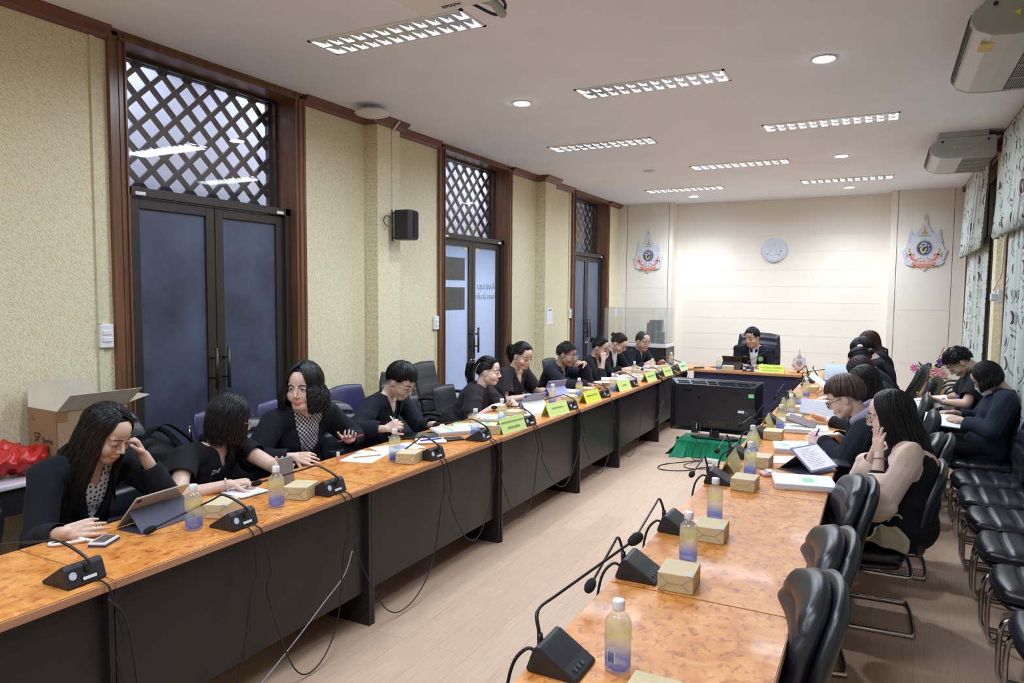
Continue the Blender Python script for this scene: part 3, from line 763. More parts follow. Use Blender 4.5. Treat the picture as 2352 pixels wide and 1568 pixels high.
# ---- air conditioners ----
def aircon(y, label, wide=1.18):
    r = thing('air_conditioner', (.66, y, ZC-.055), 0, label, 'air conditioner', 'ceiling air conditioners')
    W = wide
    # side profile in x (front = -x), z ; extruded along y
    prof = [(.25, 0), (.27, -.02), (.27, -.19), (.25, -.205), (-.10, -.205), (-.20, -.195), (-.265, -.165), (-.30, -.11), (-.285, -.06), (-.23, -.015), (-.20, 0)]
    MB().prism(prof, .02, W-.02, 'y').build('housing', M_ACW, r, bevel=.006)
    for k, (a, b) in enumerate(((0, .022), (W-.022, W))):
        MB().prism([(x*1.012, z*1.015) for x, z in prof], a, b, 'y').build('end_panel', M_ACSIDE, r, bevel=.008)
    mb = MB()
    for k in range(26): mb.box((.0+.01*k, .05, -.2085), (.0042+.01*k, W-.05, -.2045))
    mb.mat(0); mb.box((-.006, .04, -.2066), (-.002, W-.04, -.2046)); mb.build('intake_grille', M_ACDK, r)
    mb = MB()
    for k in range(5):
        yy = .05+(W-.1)*k/4; mb.box((0, yy-.006, -.2105), (.255, yy+.006, -.2065))
    mb.build('grille_ribs', M_ACW, r)
    mb = MB()
    for k in range(7):
        t = k/6; x = -.302+.013*t*0; z = -.145+.075*t; xx = -.290-.012*math.sin(t*math.pi)
        mb.box((xx-.006, .05, z), (xx, W-.05, z+.004))
    mb.build('outlet_louvre', M_ACDK, r)
    MB().box((-.22, -.0, .0), (.2, W, .055)).xf(Matrix.Translation((0, 0, 0))).build('hanger', M_ACSIDE, r)
    MB().prism([(.0, 0), (.03, .018), (.03, -.018)], -.008, -.002, 'y').xf(Matrix.Translation((-.11, -.0, -.10))).build('warning_mark', M_YELLOW, r)
    MB().box((-.07, -.0045, -.115), (.06, -.002, -.085)).build('spec_label', pm('pale_blue_label', S(170, 178, 190), .6), r)
    MB().tube([(-.19, -.006, -.04), (-.19, .0, -.04)], .012, 10).build('bolt', M_BLACKP, r); MB().tube([(.20, -.006, -.04), (.20, .0, -.04)], .012, 10).build('bolt', M_BLACKP, r)
    return r
a1 = aircon(4.62, 'near ceiling air conditioner at the top right corner', 1.25)
MB().box((-.24, .15, -.2005), (-.17, .30, -.1935)).build('efficiency_label', pm('yellow_label', S(224, 196, 110), .5), a1)
a2 = aircon(8.45, 'far ceiling air conditioner above the pillar by the curtains', 1.05)
tag(MB().box((.93, 8.62, ZC-.20), (XR, 8.85, ZC-.07)).build('air_conditioner_duct', M_CROWN), 'boxed pipe duct joining the far air conditioner to the wall', 'duct')

# ---- emblems on the back wall ----
def emblem(name, x, y, z, h, label, parent=None, cat='emblem', stand=False):
    """tall crown-shaped white cut-out with gold tiers, blue disc and pink ribbon, like the royal emblem shown"""
    k = h/1.0
    r = thing(name, (x, y, z), 0, label, cat)
    def ol(pts): return [(a*k*.93, b*k) for a, b in pts]
    half = [(0, 1.0), (.03, .96), (.04, .90), (.03, .84), (.06, .77), (.10, .70), (.15, .64), (.20, .62), (.225, .68), (.245, .72), (.26, .68), (.275, .58), (.30, .51), (.285, .47), (.315, .41), (.335, .355), (.39, .335), (.36, .27), (.35, .21), (.31, .16), (.345, .145), (.30, .09), (.18, .06), (.08, .045), (0, -.02)]
    pts = half+[(-a, b) for a, b in half[::-1][1:-1]]
    MB().prism(ol(pts), -.012, 0, 'y').build('backing_board', M_WHITEE, r)
    gold = pm('emblem_gold', S(196, 162, 70), .5, var=.1); blue = pm('emblem_blue', S(70, 110, 176), .5); nav = pm('emblem_navy', S(44, 60, 130), .5); pink = pm('emblem_pink', S(226, 138, 118), .5, var=.05); yel = pm('emblem_yellow', S(226, 206, 84), .5); gre = pm('emblem_green', S(120, 150, 100), .6); lil = pm('emblem_lilac', S(170, 180, 215), .6); tan = pm('emblem_tan', S(206, 184, 160), .6)
    Y = -.0125
    def flat(nm, polys, m, y=Y):
        mb = MB()
        for p in polys: mb.prism(ol(p), y-.0012, y, 'y')
        return mb.build(nm, m, r)
    flat('gold_spire', [[(0, .80), (.012, .74), (.02, .68), (.05, .655), (.06, .63), (-.06, .63), (-.05, .655), (-.02, .68), (-.012, .74)], [(0, .96), (.010, .93), (.008, .87), (-.008, .87), (-.010, .93)]], gold)
    mb = []
    for t in range(7):
        z_ = .655+.024*t; w_ = .145-.019*t
        for s in (-1, 1): mb.append([(s*.055 if t < 1 else s*(.045-.005*t), z_), (s*w_, z_), (s*(w_-.012), z_+.006), (s*.03, z_+.006)][::s])
    for s in (-1, 1):
        for t in range(6):
            z_ = .49+.03*t; w_ = .042-.006*t; c = s*.245
            mb.append([(c-w_, z_), (c+w_, z_), (c+w_*.8, z_+.006), (c-w_*.8, z_+.006)])
    flat('tier_lines', mb, lil)
    flat('crown_band', [[(-.14, .60), (-.05, .612), (.05, .612), (.14, .60), (.05, .592), (-.05, .592)]], pm('emblem_teal', S(120, 170, 180), .5))
    def disc(rad, cx=0, cz=.385, n=28): return [(cx+rad*math.cos(2*math.pi*i/n), cz+rad*math.sin(2*math.pi*i/n)) for i in range(n)]
    flat('outer_ring', [disc(.150)], tan); flat('pale_ring', [disc(.128)], blue if not stand else lil, Y-.0013); flat('disc', [disc(.108)], nav, Y-.0026)
    sw = []
    def stroke(P, w):
        P = crom([(a, 0, b) for a, b in P], 5); o = []
        L = []; Rr = []
        for i, p in enumerate(P):
            t = (P[min(i+1, len(P)-1)]-P[max(i-1, 0)]).normalized(); n_ = V((-t.z, 0, t.x))*w*(1-.6*abs(i/(len(P)-1)-.45))
            L.append((p.x+n_.x, p.z+n_.z)); Rr.append((p.x-n_.x, p.z-n_.z))
        return [[L[i], L[i+1], Rr[i+1], Rr[i]] for i in range(len(L)-1)]
    flat('yellow_scroll', stroke([(-.085, .40), (-.06, .435), (-.03, .40), (-.055, .375), (-.045, .33), (-.01, .30), (.02, .35), (.055, .40), (.075, .445)], .016), yel, Y-.0039)
    flat('white_scroll', stroke([(-.06, .455), (0, .475), (.035, .45), (0, .415), (-.005, .44)], .012), M_WHITEE, Y-.0039)
    flat('blue_scroll', stroke([(.03, .30), (.07, .33), (.085, .375), (.06, .40), (.045, .37)], .012), pm('emblem_steel', S(150, 180, 200), .5), Y-.0039)
    flat('ribbon', stroke([(-.20, .115), (-.12, .085), (0, .072), (.12, .085), (.20, .115)], .032)+stroke([(-.245, .285), (-.22, .225), (-.16, .17), (-.11, .145)], .026)+stroke([(.245, .285), (.22, .225), (.16, .17), (.11, .145)], .026)+stroke([(-.25, .27), (-.18, .27), (-.17, .23)], .016)+stroke([(.25, .27), (.18, .27), (.17, .23)], .016), pink)
    flat('scroll_leaves', stroke([(-.30, .30), (-.28, .25), (-.30, .22)], .012)+stroke([(.30, .30), (.28, .25), (.30, .22)], .012)+stroke([(-.24, .07), (-.17, .06), (-.15, .085)], .012)+stroke([(.24, .07), (.17, .06), (.15, .085)], .012)+stroke([(-.12, .18), (-.06, .20), (-.05, .225)], .007)+stroke([(.12, .18), (.06, .20), (.05, .225)], .007), gre)
    flat('gold_figures', stroke([(-.24, .38), (-.255, .33), (-.22, .30)], .014)+stroke([(.24, .38), (.255, .33), (.22, .30)], .014)+[[(-.012, .53), (.012, .53), (.008, .55), (-.008, .55)], [(-.165, .375), (-.15, .375), (-.15, .395), (-.165, .395)], [(.15, .375), (.165, .375), (.165, .395), (.15, .395)]]+stroke([(-.08, .05), (0, .03), (.08, .05)], .010), gold)
    flat('monogram', stroke([(-.085, .155), (-.085, .125), (-.05, .125), (-.05, .155), (-.075, .155), (-.02, .155), (-.02, .125)], .005)+stroke([(.02, .155), (.02, .125), (.085, .125), (.085, .155), (.05, .155), (.05, .135)], .005)+[[(-.006, .13), (.006, .13), (.006, .22), (-.006, .22)]], pm('emblem_rose', S(214, 130, 120), .5))
    return r
M_WHITEE = pm('emblem_white', (.66, .67, .74), .5, var=.02)
emblem('royal_emblem', -3.83, 12.69, 2.155, .78, 'crown-topped royal emblem on the left bay of the back wall')
emblem('royal_emblem', .53, 12.69, 2.165, .86, 'crown-topped royal emblem on the right bay of the back wall')
r = thing('ministry_seal', (-1.695, 12.99, 2.525), 0, 'round white office seal in the middle of the back wall', 'seal')
Rm = Matrix.Rotation(R(90), 4, 'X')
MB().lathe([(.205, 0), (.205, .03), (.19, .045)], 40, Rm).build('seal_disc', M_WHITEE, r, smooth=False)
def ring(rad, w, y, m, nm):
    mb = MB(); n = 44
    for i in range(n):
        a, b = 2*math.pi*i/n, 2*math.pi*(i+1)/n
        mb.prism([(rad*math.cos(a), rad*math.sin(a)), (rad*math.cos(b), rad*math.sin(b)), ((rad-w)*math.cos(b), (rad-w)*math.sin(b)), ((rad-w)*math.cos(a), (rad-w)*math.sin(a))], y-.001, y, 'y')
    return mb.build(nm, m, r)
sg = pm('seal_grey', S(176, 188, 212), .6)
ring(.152, .004, -.0455, sg, 'inner_ring')
mb = MB()
for c in (((-.05, .06), (-.02, .10), (0, .13), (.02, .10), (.0, .05)), ((-.06, -.02), (-.05, .03), (-.08, -.06), (-.04, -.09), (.02, -.09), (.05, -.05), (.03, 0), (.06, .04)), ((-.11, .05), (-.07, .08), (-.05, .06)), ((.06, .08), (.10, .05), (.11, .02), (.08, .03)), ((.08, -.04), (.10, 0), (.12, .01))):
    mb.tube([(a, -.0462, b) for a, b in [(p.x, p.z) for p in crom([(a, 0, b) for a, b in c])]], .0035, 5)
mb.build('relief', sg, r)
mb = MB()
for (cx, cz) in ((.08, -.075), (-.105, -.06), (.105, -.02)): mb.prism([(cx-.022, cz+.008), (cx+.022, cz+.008), (cx, cz-.018)], -.0475, -.0460, 'y')
mb.build('green_leaves', pm('seal_green', S(80, 150, 140), .6), r)
mb = MB()
for i in range(26):
    a = R(205+i*5.2); q = .176; mb.prism([(q*math.cos(a)-.004, q*math.sin(a)-.006), (q*math.cos(a)+.004, q*math.sin(a)-.006), (q*math.cos(a)+.002+.003*(i % 3), q*math.sin(a)+.006), (q*math.cos(a)-.004, q*math.sin(a)+.004)], -.0475, -.0460, 'y')
mb.build('rim_lettering', pm('seal_ink', S(150, 168, 196), .6), r)
# ================= FURNITURE =================
TZ = .75
def desk(x0, x1, y0, y1, label, front='x+', edge=.0):
    """desk with veneered top, edge band, modesty panel on the aisle side and panel feet"""
    cx, cy = (x0+x1)/2, (y0+y1)/2
    r = thing('conference_desk', (cx, cy, 0), 0, label, 'desk', 'sections of the conference desk')
    a, b = (x1-x0)/2, (y1-y0)/2
    MB().box((-a+.004, -b+.004, TZ-.003), (a-.004, b-.004, TZ)).build('veneer_top', M_BURL, r)
    MB().box((-a, -b+.001, TZ-.032), (a, b-.001, TZ-.0032)).build('tabletop_edge', M_EDGE, r, bevel=.002)
    MB()
    if front in ('x+', 'x-'):
        s = 1 if front == 'x+' else -1
        p, q = sorted((s*(a-.04), s*(a-.06))); MB().box((p, -b+.02, .18), (q, b-.02, TZ-.032)).build('modesty_panel', M_DESK, r)
        for e in (-1, 1):
            y_a, y_b = sorted((e*(b-.002), e*(b-.022))); MB().box((-a+.05, y_a, 0), (a-.008, y_b, TZ-.032)).build('side_panel', M_DESK, r)
    else:
        s = -1
        MB().box((-a+.02, -b+.04, .12), (a-.02, -b+.06, TZ-.032)).build('modesty_panel', M_DESKN, r)
        for e in (-1, 1):
            x_a, x_b = sorted((e*(a-.002), e*(a-.022))); MB().box((x_a, -b+.008, 0), (x_b, b-.05, TZ-.032)).build('side_panel', M_DESKN, r)
    return r
M_DESKN = pm('navy_laminate', S(52, 50, 78), .35, var=.08)
LY = [-1.30, .09, 1.487, 2.885, 4.30, 5.72, 6.775, 8.22, 9.62]
for i in range(len(LY)-1):
    dx = [0, 0, 0, 0, .008, .018, .022, .0][i]
    n = ['behind the camera on the left', 'nearest in the left row, cut by the photo edge', 'second in the left row, under the first tablet and two bottles', 'third in the left row, with the sheets of paper', 'fourth in the left row, with the green folder', 'fifth in the left row, with the folded lavender tablets', 'sixth in the left row, a short section', 'seventh in the left row', ][i]
    desk(-2.92+dx, -2.32+dx, LY[i], LY[i+1], 'burl-topped dark desk section, '+n)
RY = [-.5, .9, 2.30, 3.71, 5.12, 6.53, 7.94, 9.55]
for i in range(len(RY)-1):
    n = ['behind the camera on the right', 'nearest in the right row, with the large bottle', 'second in the right row, bare but for two boxed snacks', 'third in the right row, with the tilted tablet', 'fourth in the right row, with the ring of papers', 'fifth in the right row', 'farthest in the right row'][i]
    desk(-.811, -.21, RY[i], RY[i+1], 'burl-topped dark desk section, '+n, 'x-')
desk(-2.235, -.83, 9.585, 10.19, 'head desk facing the room with a navy front panel', 'y')
tag(MB().box((-.82, 9.56, TZ-.03), (-.21, 10.19, TZ)).build('corner_desk', M_BURL), 'plain corner desk top joining the head desk to the right row', 'desk')
tag(MB().prism([(-2.89, 9.625), (-2.31, 9.625), (-2.245, 9.70), (-2.245, 10.19), (-2.89, 10.19)], TZ-.03, TZ, 'z').build('corner_desk', M_BURL), 'plain corner desk top joining the left row to the head desk', 'desk')
for nm_, x_ in (('a', -2.6), ('b', -.5)): tag(MB().box((x_-.015, 9.75, 0), (x_+.015, 10.1, TZ-.03)).build('desk_support', M_DESK), 'dark upright board carrying the %s corner desk top' % ('left' if x_ < -1 else 'right'), 'support')

# ---------- cushions and chairs ----------
def cushion(w, d, t, ribs=(), gw=.045, gd=.85, k=.55, nu=22, nv=26, warp=None, flip=False):
    mb = MB()
    def P(u, v, side):
        x = u*math.sqrt(max(0, 1-k*v*v/2)); y = v*math.sqrt(max(0, 1-k*u*u/2))
        m = max(abs(u), abs(v)); h = (1-m**5)**.5
        if (side > 0) != flip:
            g = sum(math.exp(-((v-c)/gw)**2) for c in ribs)*gd*(1-abs(u)**6)
            h = h*(1-.55*g)+.0
            h *= 1-.10*(u*u)
        else: h = h*.6
        p = V((x*w/2, y*d/2, side*h*t/2))
        return warp(p, u, v) if warp else p
    for s in (1, -1): mb.grid(lambda i, j, s=s: P(2*i-1, 2*j-1, s), nu, nv)
    # flip the lower sheet
    n = len(mb.f)//2; mb.f = mb.f[:n]+[f[::-1] for f in mb.f[n:]]
    return mb
def chair_ribbed(label, group, loc, rz, hb=.40, lean=12, wb=.46, s=1., z0=.44, leather=None):
    L = leather or M_BLACKL
    r = thing('conference_chair', loc, rz, label, 'chair', group, s)
    cushion(.47, .47, .11, (-.55, -.05, .45)).xf(Matrix.Translation((0, .0, z0-.05))).build('seat', L, r, smooth=True, weld=True)
    cushion(.44, .43, .06, ()).xf(Matrix.Translation((0, 0, z0-.10))).build('seat_pan', L, r, smooth=True, weld=True)
    Mb = Matrix.Translation((0, -.23, z0-.04)) @ Matrix.Rotation(R(90+lean), 4, 'X')
    def wp(p, u, v):
        cur = -.035*(p.x/(wb/2))**2            # wraps forward at the sides
        cur2 = -.02*math.sin((v+1)*1.6)
        taper = 1-.10*max(0, v)**2
        return V((p.x*taper, p.y+(hb+.04)/2, p.z+cur+cur2))
    cushion(wb, hb+.06, .115, (-.45, .08, .52), .035, .8, warp=wp, k=.75, flip=True).xf(Mb).build('backrest', L, r, smooth=True, weld=True)
    def wp2(p, u, v):
        q = wp(p, u, v); return V((q.x*1.03, q.y, q.z+.048))
    cushion(wb, hb+.08, .085, (), warp=wp2, k=.75).xf(Mb).build('back_shell', L, r, smooth=True, weld=True)
    rr = .0125; P = []
    for sx in (-1, 1):
        pts = [(sx*.12, -.10, z0-.13), (sx*.19, .05, z0-.13), (sx*.21, .17, z0-.14), (sx*.215, .205, z0-.19), (sx*.22, .21, .12), (sx*.22, .20, .03), (sx*.22, .14, .0135), (sx*.22, -.22, .0135), (sx*.20, -.26, .0135), (0, -.27, .0135)]
        P.append(pts)
    mb = MB(); path = P[0]+P[1][::-1][1:]
    mb.tube(crom(path, 4), rr, 8); mb.tube(crom([(-.12, .06, z0-.13), (-.19, .02, z0-.13), (-.19, -.20, z0-.135), (-.15, -.245, z0-.135), (.15, -.245, z0-.135), (.19, -.20, z0-.135), (.19, .02, z0-.13), (.12, .06, z0-.13)], 4), rr*.9, 8); mb.box((-.10, -.16, z0-.135), (-.06, .12, z0-.115)); mb.box((.06, -.16, z0-.135), (.10, .12, z0-.115)); mb.tube([(-.13, .0, z0-.13), (.13, 0, z0-.13)], rr, 8)
    mb.build('tube_frame', M_CHROME, r, smooth=True)
    return r
def copychair(src, label, loc, rz, group=None, s=None):
    c = copy_tree(src); c.location = loc; c.rotation_euler = (0, 0, rz)
    c['label'] = label
    if group: c['group'] = group
    if s: c.scale = (s, s, s)
    return c
GR = 'ribbed black chairs at the right desks'
A0 = chair_ribbed('empty ribbed black leather chair nearest the camera, pushed to the right desk', GR, (-.455, 2.25, 0), R(103), .46)
copychair(A0, 'empty ribbed black leather chair, second from the camera at the right desk', (-.44, 2.76, 0), R(101))
copychair(A0, 'empty ribbed black leather chair just before the woman in pink sleeves', (-.385, 3.67, 0), R(101))
copychair(A0, 'black leather chair under the woman in pink sleeves', (-.07, 4.28, 0), R(93))
copychair(A0, 'black chair under the hooded writer', (.03, 5.18, 0), R(90))
GW = 'ribbed black chairs along the right wall'
B0 = chair_ribbed('ribbed black chair of the wall row nearest the camera', GW, (.74, 3.42, 0), R(90), .46, 8)
wl = ['second ribbed chair of the wall row, counted from the camera', 'third ribbed chair of the wall row, counted from the camera', 'fourth ribbed chair of the wall row, counted from the camera', 'fifth ribbed chair of the wall row, counted from the camera', 'empty ribbed chair of the wall row beside the masked person']
for (x, y), l in zip(((.735, 4.0), (.73, 4.57), (.73, 5.11), (.73, 5.65), (.73, 6.2)), wl): copychair(B0, l, (x, y, 0), R(90+random.uniform(-2, 2)))
copychair(B0, 'ribbed chair under the masked person by the curtain', (.75, 6.88, 0), R(92)); copychair(B0, 'ribbed chair under the bowed young man by the curtain', (.75, 7.62, 0), R(92))
GL = 'ribbed black chairs on the left side'
C0 = chair_ribbed('ribbed black chair behind the woman with the polka-dot blouse', GL, (-3.60, 1.70, 0), R(-84), .46, 12)
copychair(C0, 'ribbed black chair behind the woman in the polo shirt', (-3.43, 2.44, 0), R(-84)); copychair(C0, 'ribbed black chair in the back row holding a black bag', (-3.99, 2.80, 0), R(-80), s=1.14)
copychair(C0, 'ribbed black chair behind the woman in the checked shirt', (-3.52, 3.42, 0), R(-90))
copychair(C0, 'ribbed black chair behind the short-haired woman with the pen', (-3.50, 4.25, 0), R(-90))
# smooth indigo chairs
def chair_vinyl(label, group, loc, rz, top=.93):
    r = thing('stacking_chair', loc, rz, label, 'chair', group)
    cushion(.46, .42, .06, k=.4).xf(Matrix.Translation((0, .02, .44))).build('seat', M_PURPLE, r, smooth=True, weld=True)
    def wp(p, u, v): return V((p.x*(1+.04*v), p.y, p.z-.05*(p.x/.24)**2))
    cushion(.48, .34, .045, k=.45, warp=wp, flip=True).xf(Matrix.Translation((0, -.25, top-.17)) @ Matrix.Rotation(R(100), 4, 'X')).build('backrest', M_PURPLE, r, smooth=True, weld=True)
    mb = MB()
    for s in (-1, 1):
        mb.tube(crom([(s*.20, .20, .012), (s*.21, .17, .40), (s*.21, -.16, .42), (s*.215, -.25, .60), (s*.215, -.29, top-.10)], 4), .012, 8); mb.tube([(s*.20, -.20, .012), (s*.21, -.14, .41)], .012, 8)
    mb.build('tube_frame', M_CHROME, r, smooth=True)
    return r
GP = 'smooth indigo vinyl chairs by the wall'
P0 = chair_vinyl('indigo vinyl chair behind the polo-shirt woman\'s head', GP, (-3.90, 3.46, 0), R(-90))
copychair(P0, 'indigo vinyl chair between the polo-shirt woman and the woman in the checked shirt', (-3.86, 3.98, 0), R(-88)); copychair(P0, 'indigo vinyl chair behind the checked-shirt woman\'s shoulder', (-3.96, 4.86, 0), R(-88))
# square-backed office armchairs
def chair_office(label, group, loc, rz, top=1.02, arms=True):
    r = thing('office_chair', loc, rz, label, 'chair', group)
    cushion(.48, .46, .09, k=.25).xf(Matrix.Translation((0, .03, .45))).build('seat', M_BLACKL2, r, smooth=True, weld=True)
    H = top-.48
    def wp(p, u, v): return V((p.x*(1-.04*v), p.y, p.z-.03*(p.x/.24)**2+.02*math.sin(v*2)))
    cushion(.47, H, .075, (.18, .28, -.28, -.38), .022, .8, k=.18, warp=wp, flip=True).xf(Matrix.Translation((0, -.24, .48+H/2)) @ Matrix.Rotation(R(99), 4, 'X')).build('backrest', M_BLACKL2, r, smooth=True, weld=True)
    if arms:
        for s in (-1, 1): MB().tube(crom([(s*.22, -.22, .50), (s*.275, -.20, .66), (s*.28, .02, .69), (s*.28, .14, .64), (s*.26, .16, .50), (s*.22, .10, .43)], 4), .018, 8, flat=1.4).build('armrest', M_BLACKP, r, smooth=True)
    mb = MB().tube([(0, 0, .08), (0, 0, .42)], .025, 10)
    for k in range(5):
        a = 2*math.pi*k/5+.3; mb.tube([(0, 0, .09), (.27*math.cos(a), .27*math.sin(a), .06)], .016, 6); mb.sphere((.27*math.cos(a), .27*math.sin(a), .027), .027, 10, 6)
    mb.build('star_base', M_BLACKP, r, smooth=True)
    return r
GO = 'square-backed black office chairs'
O0 = chair_office('square-backed office armchair in the back row by the lit door, the shorter of two', GO, (-3.98, 5.60, 0), R(-95), 1.03)
copychair(O0, 'tallest square-backed office chair, standing right before the lit glass door', (-4.02, 6.22, 0), R(-85)); copychair(O0, 'empty office chair second from the desk, behind the folder', (-3.62, 5.12, 0), R(-100), s=.93)
copychair(O0, 'empty square-backed office chair pushed to the left desk by the green folder', (-3.24, 4.66, 0), R(-100), s=.88)
copychair(O0, 'office chair behind the woman with the puffed sleeves', (-3.46, 5.66, 0), R(-90), s=.85)
copychair(O0, 'office chair behind the woman with the round neckline', (-3.62, 6.82, 0), R(-84), s=.93); copychair(O0, 'office chair just behind the man with his hand at his mouth', (-3.52, 7.45, 0), R(-90), s=.88)
copychair(O0, 'office chair behind the woman resting her cheek on her hand', (-3.55, 8.30, 0), R(-90), s=.9); copychair(O0, 'office chair behind the woman in the white blouse', (-3.55, 9.15, 0), R(-90), s=.88)
copychair(O0, 'office chair behind the man in the dark open-necked shirt', (-3.5, 10.05, 0), R(-90), s=.85)
GT = 'black office chairs with orange tags'
def chair_tagged(label, loc, rz, s=1.):
    r = thing('padded_armchair', loc, rz, label, 'chair', GT, s)
    def wp(p, u, v): return V((p.x, p.y, p.z+.03*math.sin(v*2)))
    cushion(.44, .50, .14, k=.5, warp=wp).xf(Matrix.Translation((0, -.24, .74)) @ Matrix.Rotation(R(102), 4, 'X')).build('backrest', M_BLACKL2, r, smooth=True, weld=True)
    cushion(.46, .46, .10, k=.4).xf(Matrix.Translation((0, .02, .45))).build('seat', M_BLACKL2, r, smooth=True, weld=True)
    MB().box((.222, -.26, .66), (.226, -.247, .72)).build('orange_tag', pm('orange_tag', S(240, 90, 50), .5), r)
    mb = MB().tube([(0, 0, .06), (0, 0, .42)], .025, 8)
    for k in range(5): mb.tube([(0, 0, .08), (.25*math.cos(k*1.257), .25*math.sin(k*1.257), .03)], .018, 6)
    mb.build('star_base', M_BLACKP, r, smooth=True)
    return r
chair_tagged('black padded chair with an orange tag, farther of two behind the right desks', (.13, 9.4, 0), R(78)); chair_tagged('black padded chair with an orange tag, nearer of two behind the right desks', (.20, 8.35, 0), R(75), .98)
for y, l in ((7.3, 'black padded chair under the woman with dark hair resting low, mid right row'), (6.35, 'black padded chair under the long-haired woman holding the tablet')): chair_tagged(l, (.10, y, 0), R(90), .9)
# armchairs with loop arms by the flower stand
def chair_loop(label, loc, rz):
    r = thing('loop_armchair', loc, rz, label, 'chair', 'loop-armed chairs by the flowers')
    cushion(.48, .46, .08, k=.5).xf(Matrix.Translation((0, 0, .44))).build('seat', M_BLACKL2, r, smooth=True, weld=True)
    cushion(.46, .42, .06, k=.5).xf(Matrix.Translation((0, -.26, .72)) @ Matrix.Rotation(R(100), 4, 'X')).build('backrest', M_BLACKL2, r, smooth=True, weld=True)
    for s in (-1, 1): MB().tube(crom([(s*.25, .17, .012), (s*.25, .15, .44), (s*.255, .06, .66), (s*.255, -.20, .66), (s*.24, -.29, .62)], 5), .013, 8).tube([(s*.25, -.22, .012), (s*.245, -.26, .62)], .013, 8).build('arm_loop', M_BLACKP, r, smooth=True)
    return r
chair_loop('black loop-armed chair, nearer of two by the flower stand', (.80, 9.75, 0), R(85)); chair_loop('black loop-armed chair, farther of two by the flower stand', (.80, 10.40, 0), R(85))
# executive chair
r = thing('executive_chair', (-1.60, 10.60, 0), R(178), 'tall black executive chair at the head desk', 'chair')
def wpx(p, u, v): return V((p.x, p.y, p.z-.05*(p.x/.3)**2))
cushion(.56, .52, .13, k=.4).xf(Matrix.Translation((0, .04, .47))).build('seat', M_BLACKL, r, smooth=True, weld=True)
cushion(.62, .78, .16, (.0, .35, .7), .03, .6, k=.35, warp=wpx, flip=True).xf(Matrix.Translation((0, -.28, .82)) @ Matrix.Rotation(R(96), 4, 'X')).build('backrest', M_BLACKL, r, smooth=True, weld=True)
for s in (-1, 1): MB().tube(crom([(s*.30, -.22, .60), (s*.33, -.05, .68), (s*.33, .15, .66), (s*.31, .18, .5)], 4), .028, 8).build('armrest', M_BLACKL, r, smooth=True)
mb = MB().tube([(0, 0, .06), (0, 0, .42)], .03, 8)
for k in range(5): mb.tube([(0, 0, .09), (.3*math.cos(k*1.257), .3*math.sin(k*1.257), .03)], .02, 6)
mb.build('star_base', M_BLACKP, r, smooth=True)

